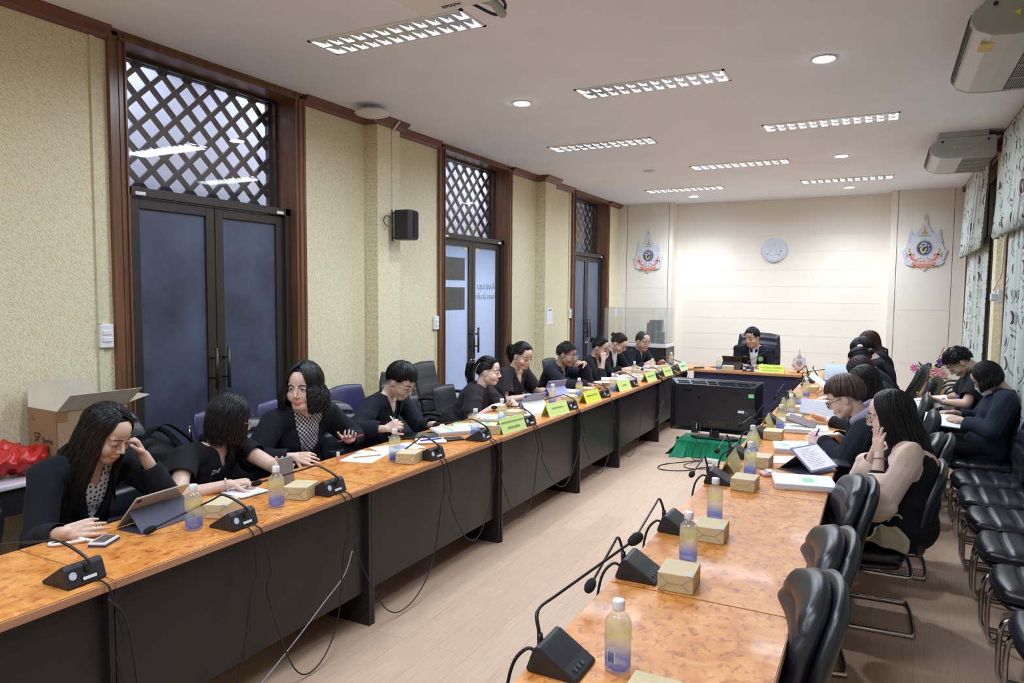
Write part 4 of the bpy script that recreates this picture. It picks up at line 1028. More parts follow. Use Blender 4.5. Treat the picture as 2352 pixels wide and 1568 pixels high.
# ---------- microphones ----------
M_STICK = pm('round_sticker', S(196, 200, 216), .4, var=.05)
def mic(loc, flip, tip, top, label, group, rz=0., fs=1.):
    """base unit; local +x is the user's side. tip and top are offsets in world axes from loc"""
    ang = (math.pi if flip else 0)+rz
    r = thing('conference_microphone', loc, ang, label, 'microphone', group)
    prof = [(-.052, 0), (-.060, .006), (-.040, .062), (-.030, .074), (-.018, .073), (.085, .010), (.088, 0)]
    MB().prism(prof, -.068, .068, 'y').build('base_unit', M_BLACKM, r, bevel=.004)
    # speaker grille on the user's slope
    d = (V((.085, 0, .010))-V((-.018, 0, .073))); L = d.length; ex = d.normalized(); nn = V((-ex.z, 0, ex.x))*(-1)
    nn = V((.52, 0, .85)).normalized()
    def on(t, y, h=0): return V((-.018, 0, .073))+d*t+V((0, y, 0))+nn*h
    mb = MB()
    for k in range(26):
        t = .06+.60*k/26; mb.add([on(t, -.058, .0012), on(t+.012, -.058, .0012), on(t+.012, .058, .0012), on(t, .058, .0012)], [(0, 1, 2, 3)])
    mb.build('speaker_grille', M_GREYP, r)
    for k in range(3):
        y = -.035+.022*k*flip_s(flip)
        MB().add([on(.80, y-.006, .001), on(.90, y-.006, .001), on(.90, y+.006, .001), on(.80, y+.006, .001), on(.80, y-.006, .003), on(.90, y-.006, .003), on(.90, y+.006, .003), on(.80, y+.006, .003)], [(4, 5, 6, 7), (0, 1, 5, 4), (1, 2, 6, 5), (2, 3, 7, 6), (3, 0, 4, 7)]).build('button', M_TVTOP, r)
    # back face: slot with white label and round sticker
    Bk = lambda t, y, h=0: V((-.060, 0, .006))+(V((-.040, 0, .062))-V((-.060, 0, .006)))*t+V((0, y, 0))+V((-.94, 0, .335))*h
    def plate(nm, y0, y1, t0, t1, h, m):
        return MB().add([Bk(t0, y0, -.001), Bk(t0, y1, -.001), Bk(t1, y1, -.001), Bk(t1, y0, -.001), Bk(t0, y0, h), Bk(t0, y1, h), Bk(t1, y1, h), Bk(t1, y0, h)], [(4, 5, 6, 7), (0, 1, 5, 4), (1, 2, 6, 5), (2, 3, 7, 6), (3, 0, 4, 7)]).build(nm, m, r)
    plate('label_slot', -.040, .022, .14, .46, .0006, M_SCREEN); plate('white_label', -.034, .014, .20, .38, .0014, M_WHITE)
    st = MB(); cc = Bk(.62, .045, .0012)
    ey = V((0, 1, 0)); ez = V((.335, 0, .94))
    vs = [cc+ey*.0135*math.cos(a)+ez*.0135*math.sin(a) for a in [i*math.pi/9 for i in range(18)]]
    st.add(vs, [tuple(range(18))]); st.build('round_sticker', M_STICK, r)
    # gooseneck: world offsets turned into local
    inv = Matrix.Rotation(-ang, 3, 'Z')
    root = V((-.046, -.004, .045)); tp = inv @ V(tip); tt = inv @ V(top)
    a = root; b = V((root.x-.006, root.y, .085)); mid = V((tt.x, tt.y, tt.z))
    pts = crom([a, b, mid, mid.lerp(tp, .22)+V((0, 0, .004)), tp], 7)
    n = len(pts); rad = [.0055 if i < n*.45 else .0042 for i in range(n)]
    MB().tube(pts, rad, 8).build('gooseneck', M_BLACKP, r, smooth=True)
    MB().tube([root, V((root.x-.003, root.y, .078))], [.010, .008], 10).build('neck_socket', M_BLACKP, r, smooth=True)
    dr = (tp-pts[-3]).normalized(); q = dr.to_track_quat('Z', 'Y').to_matrix().to_4x4()
    MB().lathe([(.002, -.022), (.010, -.018), (.0145, -.004), (.0150, .012), (.011, .026), (.003, .032)], 14, Matrix.Translation(tp) @ q @ Matrix.Scale(fs, 4)).build('foam_windscreen', M_FOAM, r, smooth=True)
    return r
def flip_s(f): return -1 if f else 1
who = ['nearest corner, neck running off the photo', 'before the woman in the polka-dot blouse', 'before the woman in the polo shirt', 'between the paper sheets and the phone', 'beside the printed book and black calculator', 'beside the large lime name card with two lines', 'beside the second lime name card', 'beside the bright yellow name card on the left row', 'beside the fourth lime name card', 'beside the fifth name card on the left row', 'beside the sixth name card on the left row', 'hidden behind the farthest card']
LM = [(-2.425, 1.42, (-.36, -.22, -.0)), (-2.415, 2.09, (-2.62, 1.838, .775)), (-2.42, 2.665, (-2.68, 2.453, .815)), (-2.39, 3.53, (-2.56, 3.39, .765)), (-2.41, 4.155, (-2.70, 4.06, .845)), (-2.385, 4.80, (-2.66, 4.81, .86)), (-2.39, 5.655, (-2.66, 5.68, .80)), (-2.39, 6.49, (-2.66, 6.53, .882)), (-2.40, 7.42, (-2.62, 7.68, .845)), (-2.37, 8.27, (-2.60, 8.46, .83)), (-2.37, 8.95, (-2.58, 9.37, .84)), (-2.44, 9.50, (-2.66, 9.55, .90))]
for i, (x, y, t) in enumerate(LM):
    tip = V(t) if i == 0 else V(t)-V((x, y, TZ))
    if i == 0: tip = V((-.40, -.17, .10))
    top = V((-.02 if i in (3,) else -.01, 0, .135)); top += V((tip.x, tip.y, 0))*.12
    if i >= 6: top.z = .12
    mic((x, y, TZ+.001), True, tip, top, 'gooseneck microphone on the left desks, '+who[i], 'gooseneck microphones on the left desks', R([2, 3, 0, -3, 4, -8, -8, -6, 0, 0, 0, 0][i]))
whoR = ['nearest the camera, with the largest foam tip', 'second from the camera, beside a kraft box', 'third from the camera, beside a kraft box', 'before the olive card nearest the camera', 'behind the olive card nearest the camera', 'beside the second card of the right row', 'beside the third card of the right row', 'beside the fourth card of the right row', 'beside the fifth card of the right row', 'with its long neck raised to the right', 'farthest on the right row']
RM = [(-.745, 1.70, (-.66, 2.10, .985)), (-.745, 2.40, (-.80, 2.093, .816)), (-.75, 2.95, (-.80, 2.56, .828)), (-.755, 3.83, (-.82, 3.54, .85)), (-.765, 4.50, (-.82, 4.15, .85)), (-.73, 5.21, (-.83, 4.97, .87)), (-.74, 5.83, (-.86, 5.80, .80)), (-.75, 6.80, (-.86, 6.95, .80)), (-.76, 7.33, (-.86, 7.20, .83)), (-.75, 8.82, (-.42, 9.19, .905)), (-.745, 9.40, (-.87, 9.10, .84))]
for i, (x, y, t) in enumerate(RM):
    tip = V(t)-V((x, y, TZ)); h = V((tip.x, tip.y, 0)); top = V((-.055, 0, .135))+h*.10
    if i == 0: top = V((-.065, .02, .13))
    if i == 9: top = V((-.04, .0, .11))
    mic((x, y, TZ+.001), False, tip, top, 'gooseneck microphone, right desks, '+whoR[i], 'gooseneck microphones on the right desks', R([0, 2, -2, 3, 0, -3, 0, 0, 0, 0, 0][i]), 1.15 if i < 3 else 1.)
# chairman's
mic((-1.545, 9.70, TZ+.001), False, V((.19, .20, .26)), V((.0, -.045, .12)), 'black gooseneck microphone on the head desk before the chairman', 'microphone of the chairman', R(90))

# ---------- cables of the left row ----------
M_CABLE = pm('black_cable', (.012, .012, .014), .45)
drops = [.02, .30, .05, .12, .18, .16, .30, .40, .38, .42, .45]
for i in range(len(LM)-1):
    y0, y1 = LM[i][1], LM[i+1][1]; xe = -2.300; zb = [-.0, .02, .03, .18, .15, .20, .12, .10, .32, .30, .35][i]; zb = max(zb, .02)
    xo = xe+.012+(.02 if i > 3 else 0)
    ys_, ye_ = y0+.02, y1-.01
    P = [(-2.36, ys_, TZ+.008), (-2.325, ys_+.01, TZ+.006), (xe, ys_+.02, TZ-.03), (xo, ys_+.05, TZ-.20), (xo, ys_+.03, .45+(zb*.2)), (xo+.02, ys_+(ye_-ys_)*.28, zb+.06), (xo+.03, ys_+(ye_-ys_)*.52, zb), (xo+.02, ys_+(ye_-ys_)*.8, zb+.14), (xo, ye_-.03, .50), (xo, ye_, TZ-.18), (xe, ye_, TZ-.03), (-2.325, ye_, TZ+.006), (-2.36, ye_, TZ+.008)]
    tag(MB().tube(crom(P, 6), .0035, 6).build('microphone_cable', M_CABLE, smooth=True), 'thin black cable drooping from the left desks, %s' % ('under the first two microphones', 'below the polka-dot woman\'s bottle', 'left of the lip balm', 'under the calculator', 'under the two-line name card', 'before the lavender tablet', 'before the bright yellow card', 'left of the television', 'behind the television\'s left edge', 'near the far end of the left desks', 'at the far left corner')[i], 'cable', 'cables drooping under the left desks')
tag(MB().tube(crom([(-2.30, 1.45, .70), (-2.28, 1.50, .60), (-2.27, 1.53, .3), (-2.24, 1.50, .02)], 8), .0045, 6).build('microphone_cable', M_CABLE, smooth=True), 'black cable falling straight to the floor below the nearest left microphone', 'cable')
tag(MB().tube(crom([(-2.288, 2.685, .47), (-2.285, 2.62, .37), (-2.28, 2.47, .29), (-2.275, 2.24, .17), (-2.27, 2.0, .07), (-2.265, 1.75, .04), (-2.26, 1.5, .012)], 8), .003, 6).build('grey_cable', pm('grey_cable', (.35, .35, .4), .4), smooth=True), 'thin grey cable slanting along the front of the near left desk', 'cable')
for i, (x, y, t) in enumerate(RM[:10]):
    P = [(-.80, y-.0, TZ+.02), (-.83, y-.01, TZ+.03), (-.865, y-.03, TZ-.02), (-.875, y-.05, TZ-.14), (-.86, y-.04, TZ-.3)]
    tag(MB().tube(crom(P, 5), .005, 6).build('microphone_cable', M_CABLE, smooth=True), 'black cable over the desk edge behind microphone %s' % whoR[i], 'cable', 'cables over the right desk edge')

# ---------- bottles, boxes, cards ----------
def bottle0(label, loc, group, s=1.):
    r = thing('water_bottle', loc, 0, label, 'bottle', group, s)
    MB().lathe([(.026, 0), (.032, .003), (.033, .012), (.032, .02), (.033, .03), (.033, .132), (.030, .142), (.019, .156), (.0145, .160), (.0145, .170)], 24, None, .24).build('bottle_body', M_BOTTLE, r, smooth=True)
    MB().lathe([(.0165, .165), (.0168, .167), (.0168, .1885), (.0155, .191)], 24).build('cap', M_CAP, r, smooth=True)
    return r
GBL, GBR = 'water bottles on the left desks', 'water bottles on the right desks'
bw = [(-2.535, 1.975, 'beside the first tablet'), (-2.47, 2.37, 'before the polo woman\'s phone'), (-2.545, 3.374, 'on the paper sheets'), (-2.51, 4.26, 'beside the green folder'), (-2.572, 4.767, 'behind the two-line name card'), (-2.606, 5.787, 'behind the second lime card'), (-2.573, 6.335, 'by the arm of the man'), (-2.43, 6.90, 'by the fourth lime card'), (-2.638, 8.258, 'before the woman in the white blouse'), (-2.56, 8.743, 'before the man in the dark shirt'), (-2.617, 9.853, 'at the far left corner desk')]
b0 = None
for x, y, l in bw:
    lab = 'clear water bottle with yellow to blue print, '+l
    if b0 is None: b0 = bottle0(lab, (x, y, TZ+.001), GBL)
    else: copychair(b0, lab, (x, y, TZ+.001), random.uniform(-.5, .5), GBL)
bw = [(-.592, 1.757, 'nearest the camera, with a barcode'), (-.613, 2.614, 'behind the second kraft box'), (-.628, 3.161, 'behind the third kraft box'), (-.621, 4.057, 'beside the nearest olive card'), (-.69, 4.58, 'by the small printed sheet'), (-.642, 5.571, 'second before the hooded writer'), (-.64, 6.197, 'beside the closed kraft box, mid right row'), (-.638, 6.823, 'under the blue-cased tablet'), (-.641, 7.508, 'by the curled pages'), (-.547, 8.834, 'before the standing phone'), (-.542, 9.76, 'at the far right corner desk')]
for x, y, l in bw: copychair(b0, 'clear water bottle with yellow to blue print, '+l, (x, y, TZ+.001), random.uniform(-.5, .5), GBR)
copychair(b0, 'clear water bottle on the head desk beside the chairman\'s tablet', (-1.92, 9.64, TZ+.001), .2, 'bottle of the chairman')
bc = MB().box((-.012, -.0318, .03), (.012, -.0312, .062)).build('barcode_label', M_WHITE); 
first_r = [o for o in COL.objects if o.get('label', '').endswith('nearest the camera, with a barcode')][0]; bc.parent = first_r
mb = MB()
for k in range(7): mb.box((-.010+.003*k, -.0322, .033), (-.010+.003*k+.0012+.0006*(k % 2), -.0318, .059))
mb.build('bars', M_INK, first_r)
def snack(label, loc, rz, group):
    r = thing('snack_box', loc, rz, label, 'box', group)
    MB().box((-.06, -.07, 0), (.06, .07, .062)).build('box_body', M_KRAFT, r, bevel=.0025)
    mb = MB()    # folded ends: two creases meeting the flap
    for s in (-1, 1):
        y = s*.0712
        for a, b in (((-.058, .060), (-.022, .030)), ((.058, .060), (.022, .030)), ((-.058, .002), (-.022, .030)), ((.058, .002), (.022, .030)), ((-.022, .030), (.022, .030))):
            mb.tube([(a[0], y, a[1]), (b[0], y, b[1])], .0006, 4)
    mb.build('fold_creases', pm('kraft_crease', S(160, 138, 100), .8), r)
    MB().box((.035, -.074+.003, .0622), (.055, -.045, .0632)).build('seal_sticker', pm('seal_sticker', S(176, 190, 204), .5, var=.2, scale=200), r)
    return r
GSL, GSR = 'kraft snack boxes on the left desks', 'kraft snack boxes on the right desks'
sb = [(-2.605, 2.17, 25, 'between the first bottle and its microphone'), (-2.495, 2.555, 18, 'before the polo woman'), (-2.455, 3.40, 12, 'under the fourth microphone tip'), (-2.44, 4.42, 8, 'behind the two-line name card\'s left end'), (-2.60, 5.02, 0, 'behind the two-line name card'), (-2.54, 6.02, 5, 'behind the second lime card'), (-2.60, 6.62, 5, 'small, beside the man\'s bottle'), (-2.56, 7.15, 0, 'with papers on it before the man'), (-2.55, 8.05, 0, 'by the fifth name card'), (-2.52, 8.60, 0, 'by the sixth name card'), (-2.55, 9.25, 0, 'near the far left corner')]
s0 = None
for x, y, a, l in sb:
    lab = 'closed kraft paper snack box, '+l
    if s0 is None: s0 = snack(lab, (x, y, TZ+.001), R(a), GSL)
    else: copychair(s0, lab, (x, y, TZ+.001), R(a), GSL)
sb = [(-.455, 1.60, 0, 'cut by the bottom edge of the photo'), (-.588, 2.385, 3, 'beside the second microphone, right row'), (-.592, 2.925, 2, 'beside the third microphone, right row'), (-.60, 3.775, -2, 'beside the fourth microphone, right row'), (-.605, 4.33, -4, 'behind the nearest bottles, by the pink tissue pack'), (-.645, 5.20, 0, 'before the thick stack of the hooded writer'), (-.585, 5.95, 0, 'under the slanted phone, right row'), (-.575, 6.45, 0, 'right of the small bottle, mid right row'), (-.62, 7.95, 0, 'with the raised pages'), (-.50, 9.10, 0, 'before the standing phone, far right')]
for x, y, a, l in sb: copychair(s0, 'closed kraft paper snack box, '+l, (x, y, TZ+.001), R(a), GSR)
copychair(s0, 'closed kraft paper snack box on the head desk', (-1.80, 9.67, TZ+.001), R(92), 'box of the chairman')
def card(label, loc, rz, w, h, mat, lines, group, tsz=.03, tmat=None):
    """tent-shaped card in an acrylic holder; local -y faces the reader"""
    r = thing('name_card', loc, rz, label, 'name card', group)
    t = .045
    for s, nm in ((-1, 'front_panel'), (1, 'rear_panel')):
        MB().add([(-w/2, s*t, 0), (w/2, s*t, 0), (w/2, 0, h), (-w/2, 0, h), (-w/2, s*(t-.003), 0), (w/2, s*(t-.003), 0), (w/2, -s*.003, h-.004), (-w/2, -s*.003, h-.004)], [(0, 1, 2, 3), (7, 6, 5, 4), (0, 4, 5, 1), (1, 5, 6, 2), (2, 6, 7, 3), (3, 7, 4, 0)]).build(nm, mat, r)
    MB().box((-w/2, -t-.002, 0), (w/2, -t+.001, .003)).box((-w/2-.0015, -t, 0), (-w/2, -t+.004, .004)).build('acrylic_edge', M_ACRYL, r)
    an = math.atan2(h, t)
    for i, (txt, zz, sz) in enumerate(lines):
        f = zz/h
        M = basis((0, -t*(1-f)-.0015, zz), (1, 0, 0), (0, math.cos(an), math.sin(an)))
        text_obj('printed_name', txt, sz, M, tmat or M_INK, r, .0003)
    return r
GC = 'name cards on the left desks'
LCARD = [(-2.375, 4.535, R(82), .30, M_LIME, [('กองประสานวิศวกรรมการคมนาคม', .074, .021), ('แห่งประเทศไทย', .035, .025)], 'large lime name card with two lines of Thai print'),
         (-2.375, 5.34, R(80), .30, M_LIME, [('กองกลางกรมการ', .062, .024)], 'second lime name card on the left row'),
         (-2.385, 6.15, R(84), .30, M_YELLOW, [('กลุ่มพัฒนาระบบบริหาร', .064, .024)], 'bright yellow name card on the left row'),
         (-2.385, 7.07, R(84), .30, M_LIME, [('กองคลัง', .055, .026)], 'lime name card left of the television top'),
         (-2.37, 7.98, R(86), .30, M_LIME, [('กองส่งเสริมและพัฒนา', .06, .026)], 'lime name card by the white blouse woman'),
         (-2.35, 8.63, R(86), .30, M_LIME, [('กลุ่มตรวจสอบภายใน', .06, .026)], 'lime name card by the man in the dark shirt'),
         (-2.335, 9.33, R(86), .30, M_MINT, [('กองการเจ้าหน้าที่', .06, .028)], 'pale mint name card at the far end of the left row')]
for x, y, a, w, m, ln, l in LCARD: card(l, (x, y, TZ+.001), a, w, .105, m, ln, GC, tmat=pm('olive_print', S(120, 124, 90), .6) if 'two' not in l else pm('grey_print', S(84, 92, 70), .6))
for (x, y, m, l) in ((-.735, 4.13, M_OLIVE, 'olive name card nearest the camera on the right row'), (-.735, 4.88, M_OLIVE, 'second name card of the right row'), (-.735, 5.52, M_OLIVE, 'third name card of the right row'), (-.74, 6.50, M_OLIVE, 'fourth name card of the right row'), (-.745, 7.08, M_OLIVE, 'fifth name card of the right row'), (-.745, 8.55, M_MINT, 'sixth name card of the right row'), (-.745, 9.10, M_LIME, 'farthest name card of the right row')):
    card(l, (x, y, TZ+.001), R(-88), .28, .105, m, [], 'name cards on the right desks')
card('bright yellow name card of the chairman with two lines of Thai print', (-1.25, 9.655, TZ+.001), R(1), .31, .105, M_YELLOW, [('นายวัฒนา มังธิสาร', .068, .036), ('รองเลขาธิการ ส.ป.ก.', .032, .026)], 'name card of the chairman', tmat=pm('olive_print', S(120, 124, 90), .6))
# ---------- papers ----------
def slab(name, label, cat, c, rz, w, d, t, mat, z=TZ+.001, group=None, parts=(), sheets=0, bev=0.):
    """flat item lying on a desk; parts: (name, x, y, w, d, mat)"""
    r = thing(name, (c[0], c[1], z), rz, label, cat, group)
    if sheets:
        rnd = random.Random(int(c[1]*100))
        for k in range(sheets):
            a = rnd.uniform(-.012, .012); dx, dy = rnd.uniform(-.004, .004), rnd.uniform(-.004, .004)
            MB().box((-w/2, -d/2, t*k/sheets), (w/2, d/2, t*(k+1)/sheets-.0004)).xf(TR((dx, dy, 0), a)).build('page_block', M_PAPERE if k < sheets-1 else mat, r)
    else: MB().box((-w/2, -d/2, 0), (w/2, d/2, t)).build(name+'_body', mat, r, bevel=bev)
    for nm, x, y, ww, dd, m in parts:
        MB().box((x-ww/2, y-dd/2, t), (x+ww/2, y+dd/2, t+.0008)).build(nm, m, r)
    return r
def lines(r, x0, y0, w, n, dy, z, m=None, th=.0012, seed=1):
    mb = MB(); rnd = random.Random(seed)
    for k in range(n): mb.box((x0, y0-k*dy, z), (x0+w*rnd.uniform(.6, 1), y0-k*dy+th*2, z+.0003))
    return mb.build('print_lines', m or pm('faint_ink', S(150, 152, 176), .6), r)
# left row
slab('notebook', 'open blank notebook under the polo-shirt woman\'s hands', 'notebook', (-2.80, 2.47), R(-6), .20, .16, .006, M_PAPER, parts=()); 
tag(MB().box((-.105, -.085, 0), (.105, .085, .0025)).xf(TR((-2.80, 2.47, TZ+.0), R(-6))).build('notebook_cover', M_BLACKP), 'black cover under the open notebook', 'cover')
r = slab('paper_sheet', 'white paper sheet nearest the lip balm', 'paper', (-2.76, 3.37), R(14), .21, .297, .0012, M_PAPER, group='loose sheets on the left desks'); lines(r, -.09, .12, .14, 6, .014, .0012)
r = slab('paper_sheet', 'white sheet with a blue table in front of the pen woman', 'paper', (-2.74, 3.66), R(-24), .21, .30, .0012, M_PAPER, z=TZ+.0026, group='loose sheets on the left desks', parts=(('blue_table', 0, .02, .10, .09, pm('blue_table_print', S(150, 160, 206), .6, var=.2, scale=60)),))
tag(MB().tube([(-2.80, 3.30, TZ+.006), (-2.70, 3.44, TZ+.006)], .0035, 6).build('pencil', pm('gold_pencil', S(170, 150, 90), .4)), 'gold pencil lying on the sheet by the lip balm', 'pencil')
r = thing('lip_balm', (-2.785, 3.15, TZ+.001), 0, 'small pink and white lip balm standing on the desk', 'lip balm'); MB().lathe([(.010, 0), (.010, .045)], 14).build('tube_body', pm('pink_print', S(240, 150, 140), .4, var=.1), r, smooth=False); MB().lathe([(.0095, .0452), (.0095, .068), (.008, .07)], 14).build('cap', M_CAP, r, smooth=False)
slab('tablet', 'black tablet under the pen woman\'s hand', 'tablet', (-2.83, 4.03), R(-52), .18, .25, .009, M_BLACKP, parts=(('screen', 0, 0, .165, .235, M_SCREEN),), bev=.004, z=TZ+.006)
r = slab('notebook', 'cream-paged notebook with a blue pen before the black tablet', 'notebook', (-2.66, 3.93), R(-50), .15, .20, .012, M_PAPER, sheets=3)
tag(MB().tube([(-2.70, 3.86, TZ+.018), (-2.62, 3.99, TZ+.018)], .005, 8).build('pen', pm('blue_pen', S(50, 50, 190), .3)), 'blue pen lying on the cream-paged notebook', 'pen')
slab('calculator', 'black calculator beside the fifth left microphone', 'calculator', (-2.57, 4.06), R(-35), .09, .14, .012, M_BLACKP, bev=.006)
r = slab('document_stack', 'thick printed report with a green strip beside the black tablet', 'document', (-2.70, 4.28), R(-38), .21, .297, .028, M_PAPER, sheets=4, parts=(('green_strip', .0, -.04, .19, .035, M_GREENTAB),))
r = slab('document_stack', 'report with a green cover and handwriting by the fourth bottle', 'document', (-2.69, 4.55), R(-50), .21, .30, .012, M_GREENBK, sheets=2)
slab('paper_sheet', 'curled white page with blue handwriting over the green cover', 'paper', (-2.64, 4.43), R(-42), .19, .24, .003, M_PAPER, z=TZ+.03, group=None, parts=(('handwriting', .02, -.02, .09, .015, pm('blue_ink', S(120, 130, 200), .6)),))
r = slab('document_stack', 'report with a green strip before the woman with puffed sleeves', 'document', (-2.68, 4.90), R(-72), .21, .34, .022, M_PAPER, sheets=4, parts=(('green_strip', .0, -.06, .03, .08, M_GREENTAB),))
slab('paper_sheet', 'plain sheet under the clasped hands beside the lavender tablet', 'paper', (-2.68, 5.22), R(-60), .21, .29, .002, M_PAPER)
slab('pouch', 'olive zip pouch between the two lavender tablets', 'pouch', (-2.83, 5.72), R(-40), .12, .22, .02, pm('olive_pouch', S(84, 80, 66), .7), bev=.006)
def tablet_stand(label, c, rz, tilt, w=.25, h=.18, mat=None, back=True, lean_cover=M_COVER, screen=None, z=TZ+.001, fold='wedge'):
    """tablet propped on its folded cover. local -y is the side of the reader, back faces +y"""
    r = thing('tablet', (c[0], c[1], z), rz, label, 'tablet')
    M = Matrix.Translation((0, -.02, .004)) @ Matrix.Rotation(R(tilt), 4, 'X')
    MB().box((-w/2, 0, 0), (w/2, h, .008)).xf(M).build('tablet_body', mat or M_TABSIL, r, bevel=.004)
    MB().box((-w/2+.01, .01, .0081), (w/2-.01, h-.01, .0088)).xf(M).build('screen', screen or M_SCREEN, r)
    MB().cbox((w/2-.022, h-.022, -.001), (.018, .018, .003)).xf(M).build('camera_bump', M_BLACKP, r, bevel=.003)
    a = R(tilt); top = V((0, -.02+math.cos(a)*h*.62, .004+math.sin(a)*h*.62)); foot = V((0, top.y+.075, .002))
    MB().add([(-w/2, top.y, top.z-.004), (w/2, top.y, top.z-.004), (w/2, foot.y, foot.z), (-w/2, foot.y, foot.z), (-w/2, top.y-.004, top.z-.008), (w/2, top.y-.004, top.z-.008), (w/2, foot.y-.006, foot.z), (-w/2, foot.y-.006, foot.z)], [(0, 1, 2, 3), (7, 6, 5, 4), (0, 4, 5, 1), (1, 5, 6, 2), (2, 6, 7, 3), (3, 7, 4, 0)]).build('folded_cover', lean_cover, r)
    MB().box((-w/2, -.02, -.0005), (w/2, foot.y, .003)).build('cover_base', lean_cover, r)
    return r
tablet_stand('silver tablet on a slate folding cover held by the polka-dot woman', (-2.80, 1.95), R(-90+4), 48, .27, .19)
tablet_stand('lavender-edged tablet propped before the puffed-sleeve woman, white rear cover', (-2.62, 5.36), R(-112), 60, .25, .18, M_TABLAV, lean_cover=M_PAPER)
tablet_stand('lavender tablet propped before the round-neckline woman', (-2.82, 6.28), R(-112), 62, .25, .18, M_TABLAV, lean_cover=M_TABLAV)
slab('phone', 'pale lavender phone lying by the second lime card', 'phone', (-2.55, 5.95+.15), R(-10), .075, .15, .009, M_TABLAV, bev=.004)
r = slab('document_stack', 'report under the second lavender tablet', 'document', (-2.83, 6.60), R(-80), .21, .30, .024, M_PAPER, sheets=4, parts=(('green_strip', 0, -.09, .12, .05, M_GREENTAB),))
slab('paper_sheet', 'sheet with a blue pen on the snack box before the man', 'paper', (-2.60, 7.10), R(-60), .14, .20, .002, pm('lilac_paper', S(206, 204, 232), .6), z=TZ+.066)
for x, y, a, t, l in ((-2.70, 7.72, -70, .035, 'thick report before the cheek-resting woman'), (-2.62, 8.0, -60, .05, 'leaning pile of reports by the fifth name card'), (-2.80, 8.95, -80, .03, 'open report before the white blouse woman'), (-2.72, 9.45, -85, .03, 'open report before the man in the dark shirt'), (-2.60, 9.05, -80, .02, 'loose papers by the sixth name card')):
    slab('document_stack', l, 'document', (x, y), R(a), .21, .30, t, M_PAPER, sheets=4)
# polka-dot woman's bits
r = thing('power_bank', (-2.70, 1.69, TZ+.001), R(-64), 'white power bank with a grey screen by the near left microphone', 'power bank')
MB().box((-.05, -.034, 0), (.05, .034, .018)).build('case', M_WHITE, r, bevel=.003); MB().box((-.042, -.026, .0181), (.042, .026, .0186)).build('screen', pm('grey_screen', S(96, 92, 90), .3), r); MB().box((-.0505, -.033, .002), (.0505, .0345, .010)).build('navy_side', pm('navy_side', S(50, 52, 110), .4), r)
tag(MB().tube(crom([(-2.77, 1.66, TZ+.012), (-2.80, 1.61, TZ+.010), (-2.835, 1.57, TZ+.008), (-2.865, 1.575, TZ+.007), (-2.87, 1.61, TZ+.01), (-2.835, 1.65, TZ+.014), (-2.80, 1.66, TZ+.012), (-2.74, 1.67, TZ+.01)], 8), .0065, 8).build('charging_cable', M_WHITE, smooth=True), 'white coiled charging cable beside the power bank', 'cable')
# head desk
tablet_stand('black-cased tablet propped on the head desk before the chairman', (-1.78, 9.93), R(170), 62, .27, .19, M_BLACKP, lean_cover=M_BLACKP)
slab('remote_control', 'grey remote control on the corner of the head desk', 'remote', (-2.20, 9.74), R(-60), .05, .14, .02, M_TVTOP, bev=.004)
slab('phone', 'black phone behind the chairman\'s bottle', 'phone', (-2.02, 9.98), R(80), .075, .15, .009, M_BLACKP, bev=.004)
slab('paper_sheet', 'white sheet under the chairman\'s hands', 'paper', (-1.42, 9.88), R(10), .21, .29, .003, M_PAPER)
e = emblem('desk_emblem', -.935, 9.86, TZ+.014, .29, 'small crown-topped royal emblem standing on the head desk', cat='emblem', stand=True)
MB().box((-.10, -.05, -.0135), (.10, .03, -.0005)).build('stand_base', pm('gold_stand', S(196, 168, 120), .4, metal=.3), e, bevel=.003)
# right row
r = slab('document_stack', 'thick white report with a green strip nearest on the right row', 'document', (-.335, 3.985), R(-78), .235, .30, .03, M_PAPER, sheets=5, parts=(('green_strip', .0, .02, .07, .055, M_GREENTAB), ))
r = thing('tablet', (-.30, 4.33, TZ+.001), R(62), 'tablet with a lit page on a folding stand before the woman in pink sleeves', 'tablet')
M = Matrix.Translation((0, -.05, .02)) @ Matrix.Rotation(R(38), 4, 'X')
MB().box((-.13, 0, 0), (.13, .18, .008)).xf(M).build('tablet_body', M_TABLAV, r, bevel=.004); MB().box((-.118, .012, .0081), (.118, .168, .0088)).xf(M).build('screen', M_SCREENL, r)
mb = MB()
for k in range(12): mb.box((-.09, .03+.011*k, .0089), (-.09+.17*(.6+.4*((k*7) % 5)/5), .0315+.011*k, .0092))
mb.xf(M).build('text_lines', pm('grey_text', S(120, 120, 136), .5), r)
MB().box((-.13, -.05, 0), (.13, .17, .004)).build('cover_base', M_COVER, r); MB().add([(-.11, .16, .004), (.11, .16, .004), (.11, .06, .09), (-.11, .06, .09), (-.11, .165, .004), (.11, .165, .004), (.11, .065, .09), (-.11, .065, .09)], [(0, 1, 2, 3), (7, 6, 5, 4), (0, 4, 5, 1), (1, 5, 6, 2), (2, 6, 7, 3), (3, 7, 4, 0)]).build('folded_cover', M_COVER, r)
slab('paper_sheet', 'white sheet with a line of print under the fifth kraft box', 'paper', (-.56, 4.53), R(-70), .20, .29, .0015, M_PAPER)
r = thing('tissue_pack', (-.53, 4.12, TZ+.001), R(30), 'small pink and white tissue pack by the nearest olive card', 'tissue pack'); MB().box((-.045, -.035, 0), (.045, .035, .018)).build('pack_body', pm('pink_pack', S(240, 190, 196), .5, var=.2, scale=40), r, bevel=.006); MB().box((-.03, -.02, .018), (.01, .01, .034)).xf(TR((0, 0, 0), .3, .3)).build('tissue', M_PAPER, r)
slab('document_stack', 'thick report with a green strip under the hooded writer\'s pen', 'document', (-.45, 4.88), R(-80), .235, .30, .03, M_PAPER, sheets=5, parts=(('green_strip', 0, -.08, .07, .05, M_GREENTAB),))
